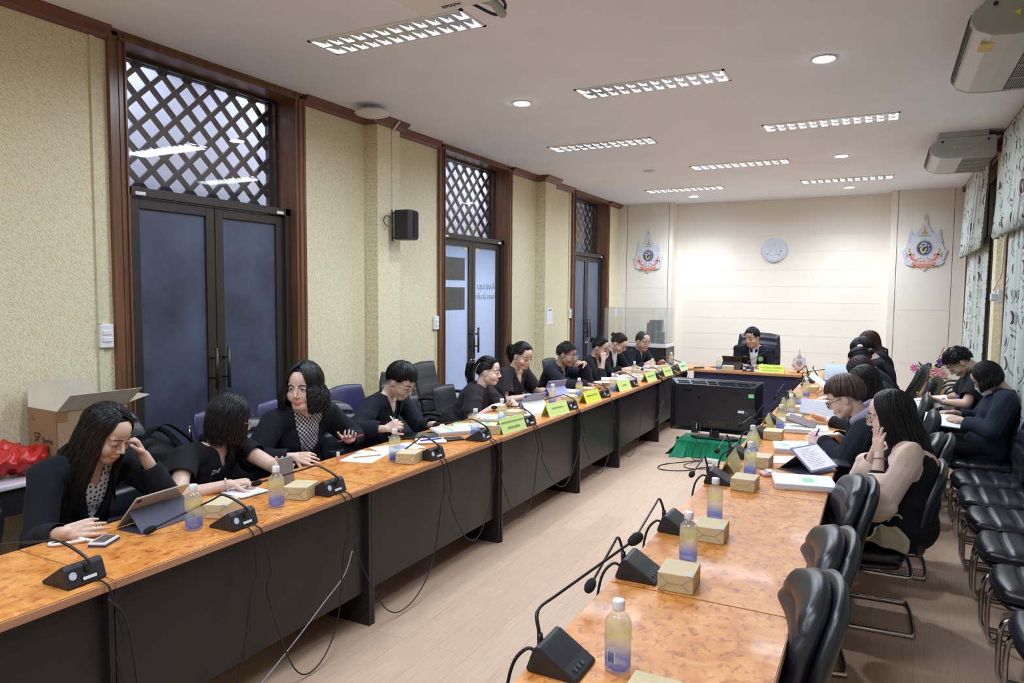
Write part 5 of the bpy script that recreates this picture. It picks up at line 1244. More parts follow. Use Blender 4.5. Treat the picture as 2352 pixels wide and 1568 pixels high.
slab('paper_sheet', 'curled white sheet on the hooded writer\'s report', 'paper', (-.40, 4.93), R(-70), .20, .26, .003, M_PAPER, z=TZ+.033)
slab('tablet', 'dark closed tablet under the hooded writer\'s sleeve', 'tablet', (-.27, 4.60), R(-78), .18, .25, .012, M_BLACKP, bev=.004)
slab('document_stack', 'thick report with a green strip behind the hooded writer\'s report', 'document', (-.47, 5.60), R(-82), .235, .30, .032, M_PAPER, sheets=5, parts=(('green_strip', 0, -.08, .06, .05, M_GREENTAB),))
slab('document_stack', 'printed handout with an emblem drawing at the desk edge', 'document', (-.28, 5.5), R(-70), .20, .28, .02, M_PAPER, sheets=2)
for x, y, l in ((-.62, 6.05, 'white sheet under the fourth card\'s bottle'), (-.52, 7.25, 'white sheets by the blue-cased tablet'), (-.40, 6.95, 'pile of report pages before the woman holding the tablet')): slab('paper_sheet', l, 'paper', (x, y), R(-80), .20, .29, .004 if x < -.5 else .02, M_PAPER)
def held_board(name, label, cat, M, w, h, t, mat, smat, curve=0.):
    r = thing(name, (0, 0, 0), 0, label, cat); r.matrix_world = M
    if curve:
        mb = MB(); n = 10
        for s in (0, 1): mb.grid(lambda i, j, s=s: V(((i-.5)*w, (j-.5)*h, curve*math.sin(j*math.pi)+s*t)), 4, n)
        k = len(mb.f)//2; mb.f = [f[::-1] for f in mb.f[:k]]+mb.f[k:]
        mb.build(name+'_body', mat, r, smooth=True)
    else:
        MB().cbox((0, 0, 0), (w, h, t)).build(name+'_body', mat, r, bevel=.003)
    if smat: MB().cbox((0, 0, t/2+.0004), (w-.02, h-.02, .0006)).build('screen', smat, r)
    return r
held_board('tablet', 'blue-cased tablet held up over the right desk, screen tilted', 'tablet', basis((-.42, 6.05, .86), (1, -.08, -.18), (-.1, .85, .5)), .27, .19, .009, M_TABLAV, pm('pale_screen', (.2, .2, .22), .15, emit=(.7, .75, .85), es=.25))
held_board('phone', 'brown-cased phone slanting above a kraft box on the right row', 'phone', basis((-.50, 5.62, .82), (1, -.25, -.28), (.1, .7, .3)), .20, .09, .012, pm('brown_case', S(110, 92, 92), .5), None)
held_board('paper_sheet', 'large curled page lifted by a hand on the far right row', 'paper', basis((-.52, 7.75, .87), (1, 0, -.75), (0, 1, .1)), .28, .22, .002, M_PAPER, None, .03)
held_board('paper_sheet', 'pale blue sheet held upright at the far right', 'paper', basis((-.42, 8.65, .90), (1, .1, 0), (0, .35, 1)), .26, .18, .002, pm('blue_white_paper', S(205, 222, 244), .7), None, .01)
held_board('phone', 'dark phone standing at a slant by the farthest bottles', 'phone', basis((-.66, 9.0, .85), (.35, .2, -.55), (.1, .8, .1)), .16, .08, .010, M_BLACKP, M_SCREENL)
# ================= PEOPLE =================
def nrm(v): return V(v).normalized()
class Blob:
    """closed rounded pieces that a voxel remesh fuses into one skin"""
    def __init__(s): s.mb = MB()
    def cone(s, a, b, ra, rb, seg=14, flat=1., up=None, rings=4):
        a, b = V(a), V(b); t = (b-a); L = t.length; t = t/L if L > 1e-6 else V((0, 0, 1))
        P = []; Rr = []
        for k in range(rings+1):
            an = math.pi/2*k/rings; P.append(a-t*ra*math.cos(an)); Rr.append(max(1e-4, ra*math.sin(an)))
        for k in range(1, 3): P.append(a.lerp(b, k/3)); Rr.append(ra+(rb-ra)*k/3)
        for k in range(rings+1):
            an = math.pi/2*k/rings; P.append(b+t*rb*math.sin(an)); Rr.append(max(1e-4, rb*math.cos(an)))
        s.mb.tube(P, Rr, seg, True, flat, up); return s
    def ell(s, c, r, M=None, seg=18, rings=12):
        s.mb.sphere(c, r, seg, rings, M); return s
def bake(mb, name, mats, voxel, smooth=3, disp=None, seed=0, keepfn=None, solid=0., colfn=None, parent=None, factor=.5):
    me = mb.mesh(name+'_src', mats if isinstance(mats, list) else [mats], True)
    o = bpy.data.objects.new('tmp', me); COL.objects.link(o)
    md = o.modifiers.new('r', 'REMESH'); md.mode = 'VOXEL'; md.voxel_size = voxel; md.use_smooth_shade = True
    if smooth: s = o.modifiers.new('s', 'SMOOTH'); s.iterations = smooth; s.factor = factor
    dg = bpy.context.evaluated_depsgraph_get(); dg.update()
    m2 = bpy.data.meshes.new_from_object(o.evaluated_get(dg)); bpy.data.objects.remove(o); bpy.data.meshes.remove(me)
    n = len(m2.vertices); co = np.empty(n*3, 'f'); m2.vertices.foreach_get('co', co); co = co.reshape(-1, 3)
    if disp:
        no = np.empty(n*3, 'f'); m2.vertices.foreach_get('normal', no); no = no.reshape(-1, 3)
        co = co+no*disp(co)[:, None]; m2.vertices.foreach_set('co', co.astype('f').ravel())
    if keepfn is not None:
        keep = keepfn(co); bm = bmesh.new(); bm.from_mesh(m2); bm.verts.ensure_lookup_table()
        bmesh.ops.delete(bm, geom=[bm.verts[i] for i in np.nonzero(~keep)[0]], context='VERTS')
        bv = [v for v in bm.verts if v.is_boundary]
        nb = {v: [e.other_vert(v) for e in v.link_edges if e.is_boundary] for v in bv}
        for it in range(14):
            new = {v: (v.co*.4+sum((q.co for q in nb[v]), V())*(.6/len(nb[v]))) for v in bv if nb[v]}
            for v, c_ in new.items(): v.co = c_
        for it in range(3):
            ring = {q for v in bv for q in [e.other_vert(v) for e in v.link_edges] if not q.is_boundary}
            for q in ring: q.co = q.co*.5+sum((e.other_vert(q).co for e in q.link_edges), V())*(.5/len(q.link_edges))
        bm.to_mesh(m2); bm.free()
    m2.materials.clear()
    for m in (mats if isinstance(mats, list) else [mats]): m2.materials.append(m)
    m2.polygons.foreach_set('use_smooth', [True]*len(m2.polygons)); m2.polygons.foreach_set('material_index', [0]*len(m2.polygons))
    if colfn is not None:
        n = len(m2.vertices); co = np.empty(n*3, 'f'); m2.vertices.foreach_get('co', co); c = colfn(co.reshape(-1, 3))
        at = m2.color_attributes.new('tone', 'FLOAT_COLOR', 'POINT'); at.data.foreach_set('color', np.concatenate([c, np.ones((len(c), 1))], 1).astype('f').ravel())
    m2.update(); m2.name = name
    ob = bpy.data.objects.new(name, m2); COL.objects.link(ob)
    if solid: q = ob.modifiers.new('solid', 'SOLIDIFY'); q.thickness = solid; q.offset = 0
    if parent: ob.parent = parent
    return ob
def foldfn(seed, amp=.006, freq=9., clip=True):
    r = np.random.RandomState(seed); ks = r.normal(size=(7, 3))*freq*np.array([1, 1, .8]); ph = r.uniform(0, 6.28, 7)
    def f(co):
        x = co + .03*np.sin(co[:, [1, 2, 0]]*14+ph[:3]); s = np.zeros(len(co))
        for k, p in zip(ks, ph): s += 1-2*np.abs(np.sin((x@k)*.9+p))
        v = amp*(s+2.)/2.4
        return np.maximum(v, -.001)+.0006 if clip else v
    return f
def ik(a, c, l1, l2, hint):
    a, c = V(a), V(c); d = c-a; L = min(d.length, (l1+l2)*.995); d = d.normalized(); c = a+d*L
    x = (l1*l1-l2*l2+L*L)/(2*L); h = math.sqrt(max(1e-6, l1*l1-x*x))
    u = V(hint); u = (u-d*u.dot(d)).normalized()
    return a+d*x+u*h, c
def hand(B, w, f, n, curl, side, s=1., spread=1., thumb=.5, point=None):
    """w wrist, f finger direction, n palm normal (the way the palm faces), side: +1 puts the thumb on f x n"""
    f = nrm(f); n = nrm(V(n)-f*V(n).dot(f)); t = f.cross(n)*side
    for k, (o, L) in enumerate(zip((.030, .010, -.010, -.028), (.078, .084, .086, .078))):
        kn = w+f*L*s+t*o*s; B.cone(w+f*.008+t*o*.55*s, kn, .0145*s, .0118*s, 10)
    B.cone(w+f*.02+t*.015*s, w+f*.07*s-t*.015*s, .015*s, .013*s, 10)
    tips = []
    for k, (o, L, ln) in enumerate(zip((.031, .010, -.011, -.031), (.080, .087, .082, .072), (.070, .078, .073, .057))):
        c = curl[k] if isinstance(curl, (list, tuple)) else curl
        if point is not None and k == point: c = .05
        p = w+f*L*s+t*o*s; d = (f+t*o*3.2*spread).normalized(); an = 0
        for j, (fr, rr) in enumerate(((.45, .0088), (.31, .0080), (.24, .0070))):
            an += c*(.9, 1.0, .7)[j]; dd = (d*math.cos(an)+n*math.sin(an)).normalized()
            q = p+dd*ln*fr*s; B.cone(p, q, rr*s, (rr-.0006)*s, 8, rings=3); p = q
        tips.append(p)
    p = w+f*.018*s+t*.020*s; d = (f*.62+t*.70+n*.25*(1+thumb)).normalized()
    for j, (ln, rr) in enumerate(((.040, .0125), (.031, .0100), (.026, .0088))):
        d = (d+n*.22*thumb*j+f*.30*j).normalized(); q = p+d*ln*s; B.cone(p, q, rr*s, (rr-.001)*s, 8, rings=3); p = q
    tips.append(p)
    return tips
SKIN = {'fair': (.76, .54, .45), 'light': (.67, .455, .365), 'mid': (.54, .35, .265), 'tan': (.40, .245, .18)}
def person(label, head, hyaw, hpitch, body_yaw, R_=None, L_=None, hair=None, top=None, inner=None, skin='light', fat=1., hroll=0., hs=1.06, voxel=.005, eyes='down', glasses=None, male=False, lean=.5, seat_z=.50, group=None, mask=False, legs=True, zshift=0., sleeve='long', neckcut=.06, vdepth=0., pelvis=None, mouth=(1, .62, .60), pants=None):
    """head: world centre. yaw angles in degrees, 0 = +y, counter-clockwise. R_/L_: dict(w, f, n, curl, hint, ...) in world axes"""
    H = V(head); by = R(body_yaw); fwd = V((-math.sin(by), math.cos(by), 0)); rgt = V((math.cos(by), math.sin(by), 0)); up = V((0, 0, 1))
    Rh = Matrix.Rotation(R(hyaw), 3, 'Z') @ Matrix.Rotation(R(-hpitch), 3, 'X') @ Matrix.Rotation(R(hroll), 3, 'Y')
    hp = lambda x, y, z: H+Rh @ V((x*hs, y*hs, z*hs))
    root = None
    # ---- torso from head down ----
    NB = hp(0, -.030, -.108)-fwd*.030-up*.030           # base of the neck
    if pelvis is None:
        Pz = seat_z+.085; dz = NB.z-Pz; D = .50; hz = math.sqrt(max(.0025, D*D-dz*dz)) if dz < D else .05
        P = V((NB.x, NB.y, Pz))-fwd*min(hz, .18)
    else: P = V(pelvis)
    sp = (NB-P).normalized(); sf = (fwd-sp*fwd.dot(sp)).normalized(); SL = (NB-P).length
    C = P+sp*SL*.62; MDL = P+sp*SL*.30
    shw = (.208 if male else .183)*(.9+.1*fat)*(1.08 if fat > 1.2 else 1)
    SH = {s: NB-sp*.050+rgt*s*shw+fwd*.01 for s in (1, -1)}
    EB, WR, HD = {}, {}, {}
    for s, hd in ((1, R_), (-1, L_)):
        if hd is None: hd = dict(w=P+fwd*.30+rgt*s*.10+up*.12, f=fwd, n=-up, curl=.5)
        HD[s] = hd; u, l = (.275, .245)
        hint = hd.get('hint', -up*.9+rgt*s*.6-fwd*.1)
        e, w = ik(SH[s], hd['w'], u, l, hint)
        if (V(hd['w'])-w).length > .01:     # stretch the shoulder girdle towards a far hand
            SH[s] = SH[s]+(V(hd['w'])-w)*.6; e, w = ik(SH[s], hd['w'], u*1.05, l*1.05, hint)
        EB[s], WR[s] = e, w
    def Mt(r): return Matrix(((rgt.x, sf.x, sp.x), (rgt.y, sf.y, sp.y), (rgt.z, sf.z, sp.z))).to_4x4()
    def torso(B, g=0., w=1.):
        """g grows the surface (cloth)"""
        M = Mt(0); fb = fat
        B.ell(P+sp*.0, (.165*fb*w+g, .125*fb+g, .135+g), M)
        B.ell(MDL+sf*(.01+.03*(fb-1)), (.150*fb*w+g, .110*fb+g, .160+g), M)
        B.ell(C, ((.172 if male else .162)*(.6+.4*fb)*w+g, .110*(.5+.5*fb)+g, .175+g), M)
        if not male:
            for s in (1, -1): B.ell(C+sf*.055*(fb**.7)+rgt*s*.062-sp*.01, (.058*fb+g*.7,)*3, M)
        for s in (1, -1):
            B.cone(NB-sp*.045, SH[s], .066+g, .056+g, flat=1.)
            B.cone(C+rgt*s*.06, SH[s]-sp*.01, .085+g, .055+g)
            B.cone(NB+sp*.01, SH[s]*.55+NB*.45+sp*.00, .040+g, .045+g)
    # ---- body ----
    B = Blob(); torso(B)
    B.cone(hp(0, -.030, -.045), NB+sp*.005, .047*hs if not male else .054*hs, .054 if not male else .062)
    # head
    E = lambda c, r: B.ell(hp(*c), tuple(q*hs for q in r), Rh.to_4x4(), 26, 18)
    CN = lambda a, b, ra, rb: B.cone(hp(*a), hp(*b), ra*hs, rb*hs, 12)
    ch = 1+.12*(fat-1)
    E((0, -.014, .034), (.0745, .092, .088)); E((0, .020, -.025), (.0685*ch, .064, .084)); E((0, .012, .045), (.068, .076, .064)); E((0, .038, -.040), (.058*ch, .046, .058))
    for s in (1, -1):
        CN((s*.046*ch, -.002, -.050), (s*.015, .056, -.086), .028*ch, .024)
        E((s*.034, .048, -.034), (.034*ch, .034, .036)); CN((s*.010, .076, .027), (s*.044, .062, .027), .0125, .012)
        E((s*.0775*ch, -.010, -.006), (.0095, .019, .031)); E((s*.031, .0700, .005), (.0185, .0130, .0150))
        E((s*.0105, .0925, -.033), (.0085, .0090, .0070))
    E((0, .060, -.088), (.024, .022, .020)); E((0, .068, -.062), (.027, .020, .020))
    CN((0, .082, .014), (0, .1035, -.026), .0078, .0102); E((0, .087, -.0585), (.0210, .0075, .0058)); E((0, .0855, -.0685), (.0175, .0075, .0065))
    if mask: pass
    for s in (1, -1):
        B.cone(SH[s], EB[s], .050*(.75+.25*fat), .039*(.8+.2*fat)); B.cone(EB[s], EB[s].lerp(WR[s], .35), .039*(.8+.2*fat), .041*(.8+.2*fat)); B.cone(EB[s].lerp(WR[s], .35), WR[s], .040*(.8+.2*fat), .0255*(.9+.1*fat), flat=.92)
        hd = HD[s]; hsz = (1.06 if male else .98)*hd.get('s', 1.)
        HD[s]['tips'] = hand(B, WR[s], hd['f'], hd['n'], hd.get('curl', .4), hd.get('side', -s), hsz, hd.get('spread', 1.), hd.get('thumb', .5), hd.get('point'))
    KN, AN = {}, {}
    for s in (1, -1):
        hip = P+rgt*s*.085-up*.02; kn = V((P.x, P.y, seat_z+.03))+fwd*.40+rgt*s*.11; an = V((kn.x, kn.y, .09))-fwd*.03
        KN[s], AN[s] = kn, an
        if legs:
            B.cone(hip, kn, .082*fat**.5, .055, 14); B.cone(kn, an, .054, .036, 12); B.cone(an-up*.03, an-up*.045+fwd*.14, .034, .028, 10)
    mR = np.array(Rh.inverted()); Hn = np.array(H)
    mth = np.array(mouth); vx = voxel
    def tone(co):
        q = (co-Hn)@mR.T/hs; x, y, z = q[:, 0], q[:, 1], q[:, 2]
        c = np.ones((len(co), 3))
        lip = np.clip(1.25-np.sqrt((x/.023)**2+((z+.0635)/.0105)**2), 0, 1)*(y > .07); lip = np.clip(lip*2.2, 0, 1)[:, None]
        c = c*(1-lip)+mth*lip
        seam = (np.exp(-((z+.0632)/.0018)**2)*(np.abs(x) < .021)*(y > .07))[:, None]; c = c*(1-.45*seam)
        chk = (np.exp(-(((np.abs(x)-.042)/.018)**2+((z+.03)/.018)**2))*(y > .02))[:, None]; c = c*(1-chk*np.array([.0, .12, .12]))
        return c
    sk = make_skin('skin_'+skin, SKIN[skin])
    root = bake(B.mb, 'person', sk, vx, 2, colfn=tone, factor=.45)
    tag(root, label, 'person', group)
    # ---- face details ----
    brow_m = pm('brow_hair', (.02, .016, .014), .7); lash_m = pm('lash_dark', (.012, .010, .010), .6)
    def fcurve(pts, r, nm, m, fl=.5, par=root):
        MB().tube([hp(*p) for p in crom(pts, 5)], [r*hs*(.35+.65*math.sin(math.pi*min(1, .15+.8*i/(5*(len(pts)-1))))) for i in range(5*(len(pts)-1)+1)], 6, True, fl).build(nm, m, par, smooth=True)
    for s in (1, -1):
        bh = .0265
        fcurve([(s*.013, .0925, bh), (s*.030, .0880, bh+.0045), (s*.050, .0740, bh)], .0041, 'eyebrow', brow_m, .7)
        if eyes == 'open':
            mb = MB(); n = 16
            cx, cy, cz = s*.031, .0832, .0055
            def sk_(u, v):   # almond bulging forward
                return hp(cx+u*.0135, cy-.0035*u*u*1.2-(.0030 if u*s > 0 else 0)*abs(u), cz+v*.0052*math.sqrt(max(0, 1-u*u)))
            mb.grid(lambda i, j: sk_(2*i-1, 2*j-1), 12, 4); mb.build('eye', pm('eye_white', (.72, .70, .68), .3), root, smooth=True)
            off = -.0015
            mb = MB().sphere(hp(cx+off*0, cy+.0002, cz+.0004), .0046*hs, 12, 8); mb.build('iris', pm('iris_dark', (.015, .010, .008), .15), root, smooth=True)
            fcurve([(cx-.0150, cy-.006 if s < 0 else cy-.003, cz+.0005), (cx, cy+.0030, cz+.0062), (cx+.0150, cy-.003 if s < 0 else cy-.006, cz+.0005)], .0018, 'upper_lashes', lash_m, 1)
        else:
            cx, cy, cz = s*.031, .0840, .0005
            fcurve([(cx-.0145, cy-.006 if s < 0 else cy-.002, cz+.0015), (cx, cy+.0012, cz-.0035), (cx+.0145, cy-.002 if s < 0 else cy-.006, cz+.0015)], .0019, 'lashes', lash_m, 1)
    if glasses:
        gm = pm('frame_'+glasses, {'gold': (.45, .36, .24), 'dark': (.02, .02, .022), 'silver': (.55, .56, .6), 'red': (.25, .03, .04)}[glasses], .3, metal=.6 if glasses in ('gold', 'silver') else 0)
        gr = bpy.data.objects.new('glasses', None); COL.objects.link(gr); gr.parent = root
        for s in (1, -1):
            pts = [hp(s*.032+.0215*math.cos(a), .104-.006*abs(math.cos(a)) if True else 0, -.002+.0180*math.sin(a)) for a in [2*math.pi*i/20 for i in range(21)]]
            MB().tube(pts, .0013*hs if glasses != 'dark' else .0022*hs, 6).build('lens_rim', gm, gr, smooth=True)
            MB().add([hp(s*.032+.0205*math.cos(a), .1035, -.002+.017*math.sin(a)) for a in [2*math.pi*i/20 for i in range(20)]], [tuple(range(20))]).build('lens', M_LENS, gr)
            MB().tube([hp(s*.053, .098, .004), hp(s*.074, .06, .006), hp(s*.080, -.005, .008), hp(s*.080, -.018, -.006)], .0013*hs if glasses != 'dark' else .002*hs, 6).build('temple', gm, gr, smooth=True)
        MB().tube([hp(-.011, .103, .003), hp(0, .105, .006), hp(.011, .103, .003)], .0013*hs, 6).build('bridge', gm, gr, smooth=True)
    if mask:
        mb = MB().grid(lambda i, j: hp((2*i-1)*.060, .108-.060*abs(2*i-1)**2.0-.010*(1-j), -.095+.078*j), 12, 8)
        mb.build('face_mask', pm('mask_white', (.74, .78, .84), .8), root, smooth=True, solid=.002)
        for s in (1, -1): MB().tube([hp(s*.060, .05, -.025), hp(s*.080, -.012, -.002)], .001, 5).build('ear_loop', M_WHITE, root)
    # ---- hair ----
    if hair: make_hairdo(root, hp, Rh, hs, hair, H, NB, fwd, rgt)
    # ---- clothes ----
    if inner:
        B = Blob(); torso(B, .006); 
        def keep(co, r=inner.get('r', .062), vd=inner.get('v', 0)):
            q = co-np.array(NB); a = q@np.array(sp); x = q@np.array(rgt); y = q@np.array(sf)
            k = ~((np.sqrt(x*x+(y-.00)**2) < r) & (a > -.035)) & ~((a > .02))
            if vd: k &= ~((y > 0) & (a > -vd) & (np.abs(x) < .055*(a+vd)/vd))
            return k
        bake(B.mb, inner.get('name', 'shirt'), inner['mat'], .008, 3, keepfn=keep, parent=root, solid=.002)
    if top:
        g = top.get('g', .014); B = Blob(); torso(B, g)
        cuffs = {}
        for s in (1, -1):
            sl = top.get('sleeve', sleeve); gg = top.get('sg', g+.002); f2 = (.78+.22*fat)
            if sl == 'long':
                ce = EB[s].lerp(WR[s], top.get('cuff', .90)); pf = top.get('puff', 0)
                B.cone(SH[s], EB[s], .052*f2+gg, .044*f2+gg+pf); B.cone(EB[s], EB[s].lerp(ce, .5), .044*f2+gg+pf, .040*f2+gg+pf*.9); B.cone(EB[s].lerp(ce, .5), ce, .040*f2+gg+pf*.9, .030*f2+gg*.8)
                cuffs[s] = (ce, (WR[s]-EB[s]).normalized())
            elif sl == 'elbow':
                ce = EB[s].lerp(WR[s], .12); B.cone(SH[s], SH[s].lerp(EB[s], .6), .055+gg, .062+gg); B.cone(SH[s].lerp(EB[s], .6), ce, .062+gg, .046+gg); cuffs[s] = (ce, (WR[s]-EB[s]).normalized())
            else:
                ce = SH[s].lerp(EB[s], top.get('len', .72)); B.cone(SH[s], ce, .055+gg, .050+gg*1.3); cuffs[s] = (ce, (EB[s]-SH[s]).normalized())
        if top.get('skirt', True): B.cone(P-sp*.02, P-sp*.07+fwd*.03, .15*fat+g, .14*fat+g)
        vd = top.get('v', vdepth); vw = top.get('vw', .075); nr = top.get('r', neckcut)
        def keep(co):
            q = co-np.array(NB); a = q@np.array(sp); x = q@np.array(rgt); y = q@np.array(sf)
            k = ~((np.sqrt(x*x+(y-.012)**2) < nr) & (a > -.055)) & ~((a > .035) & (np.sqrt(x*x+y*y) < .105))
            if vd: k &= ~((y > .0) & (a > -vd) & (np.abs(x) < vw*np.clip((a+vd)/vd, 0, 1)**.8))
            for s in (1, -1):
                c, d = cuffs[s]; w = co-np.array(c); k &= ~(((w@np.array(d)) > -.001) & (np.linalg.norm(w, axis=1) < (.072 if top.get('sleeve', sleeve) == 'long' else .10)+top.get('puff', 0)))
            return k
        sd = int(abs(H.x*100+H.y*37))
        cl = bake(B.mb, top.get('name', 'jacket'), top['mat'], max(.0065, voxel*1.2), 5, disp=foldfn(sd, top.get('fold', .0075), top.get('freq', 12.)), keepfn=keep, parent=root, solid=.004)
        if top.get('collar'):
            mb = MB(); n = 16; cz = top.get('collar_h', .030); m = top.get('collar_mat', top['mat'])
            def cp(i, j):
                a = R(-150+300*i)+math.pi; rr = nr+.010+.012*(1-j); x = math.sin(a)*rr*-1; y = -math.cos(a)*rr*-1
                a2 = (i-.5)*2      # -1..1, open in front
                an = math.pi*(1-.86*abs(a2)); sgn = 1 if a2 >= 0 else -1
                x = sgn*math.sin(math.pi*.93*abs(a2))*rr*1.0; y = -math.cos(math.pi*.93*abs(a2))*rr+.012
                return NB+rgt*x+sf*y+sp*(-.014+cz*j-.050*abs(a2)**2*1.0)
            mb.grid(cp, n, 3); mb.build('collar', m, root, smooth=True, solid=.004)
        if top.get('lapel'):
            for s in (1, -1):
                def lp(i, j): 
                    a = -.055-(vd-.055)*j; w = vw*((a+vd)/vd if vd else 0)**.8; wd = .040*math.sin(math.pi*min(1, .25+.75*(1-j)))*(1 if j < .98 else 0)
                    x = s*(w+wd*i)
                    # sit on the jacket's front
                    yy = .118*(.5+.5*fat)*math.sqrt(max(.05, 1-(x/(.20*fat))**2))+.012+(.028 if not male else 0)*math.sin(math.pi*min(1, max(0, -a/.30)))*(fat**.7)
                    return NB+rgt*x+sf*yy*min(1, .62+1.5*(-a))+sp*a
                MB().grid(lp, 4, 10).build('lapel', top['mat'], root, smooth=True, solid=.004)
        if top.get('badge'):
            pass
    if legs:
        B = Blob(); B.ell(P-up*.01, (.165*fat, .125*fat, .11), Mt(0))
        for s in (1, -1):
            hip = P+rgt*s*.085-up*.02; B.cone(hip, KN[s], .090*fat**.5, .064); B.cone(KN[s], AN[s]+up*.03, .064, .052)
            MB().prism([(-.05, 0), (.17, 0), (.19, .02), (.17, .045), (.06, .07), (-.04, .075), (-.055, .04)], -.040, .040, 'x').xf(Matrix.Identity(4)).xf(Matrix.Translation((AN[s].x, AN[s].y, .004)) @ Matrix.Rotation(by, 4, 'Z')).build('shoe', M_BLACKP, root, bevel=.012)
        bake(B.mb, 'trousers', pants or make_cloth('black_trouser_cloth', (.010, .010, .014)), .010, 3, disp=foldfn(5, .004), parent=root)
    info = dict(NB=NB, sp=sp, sf=sf, rgt=rgt, P=P, C=C, SH=SH, EB=EB, WR=WR, hp=hp, H=H, fwd=fwd, HD=HD, fat=fat)
    return root, info

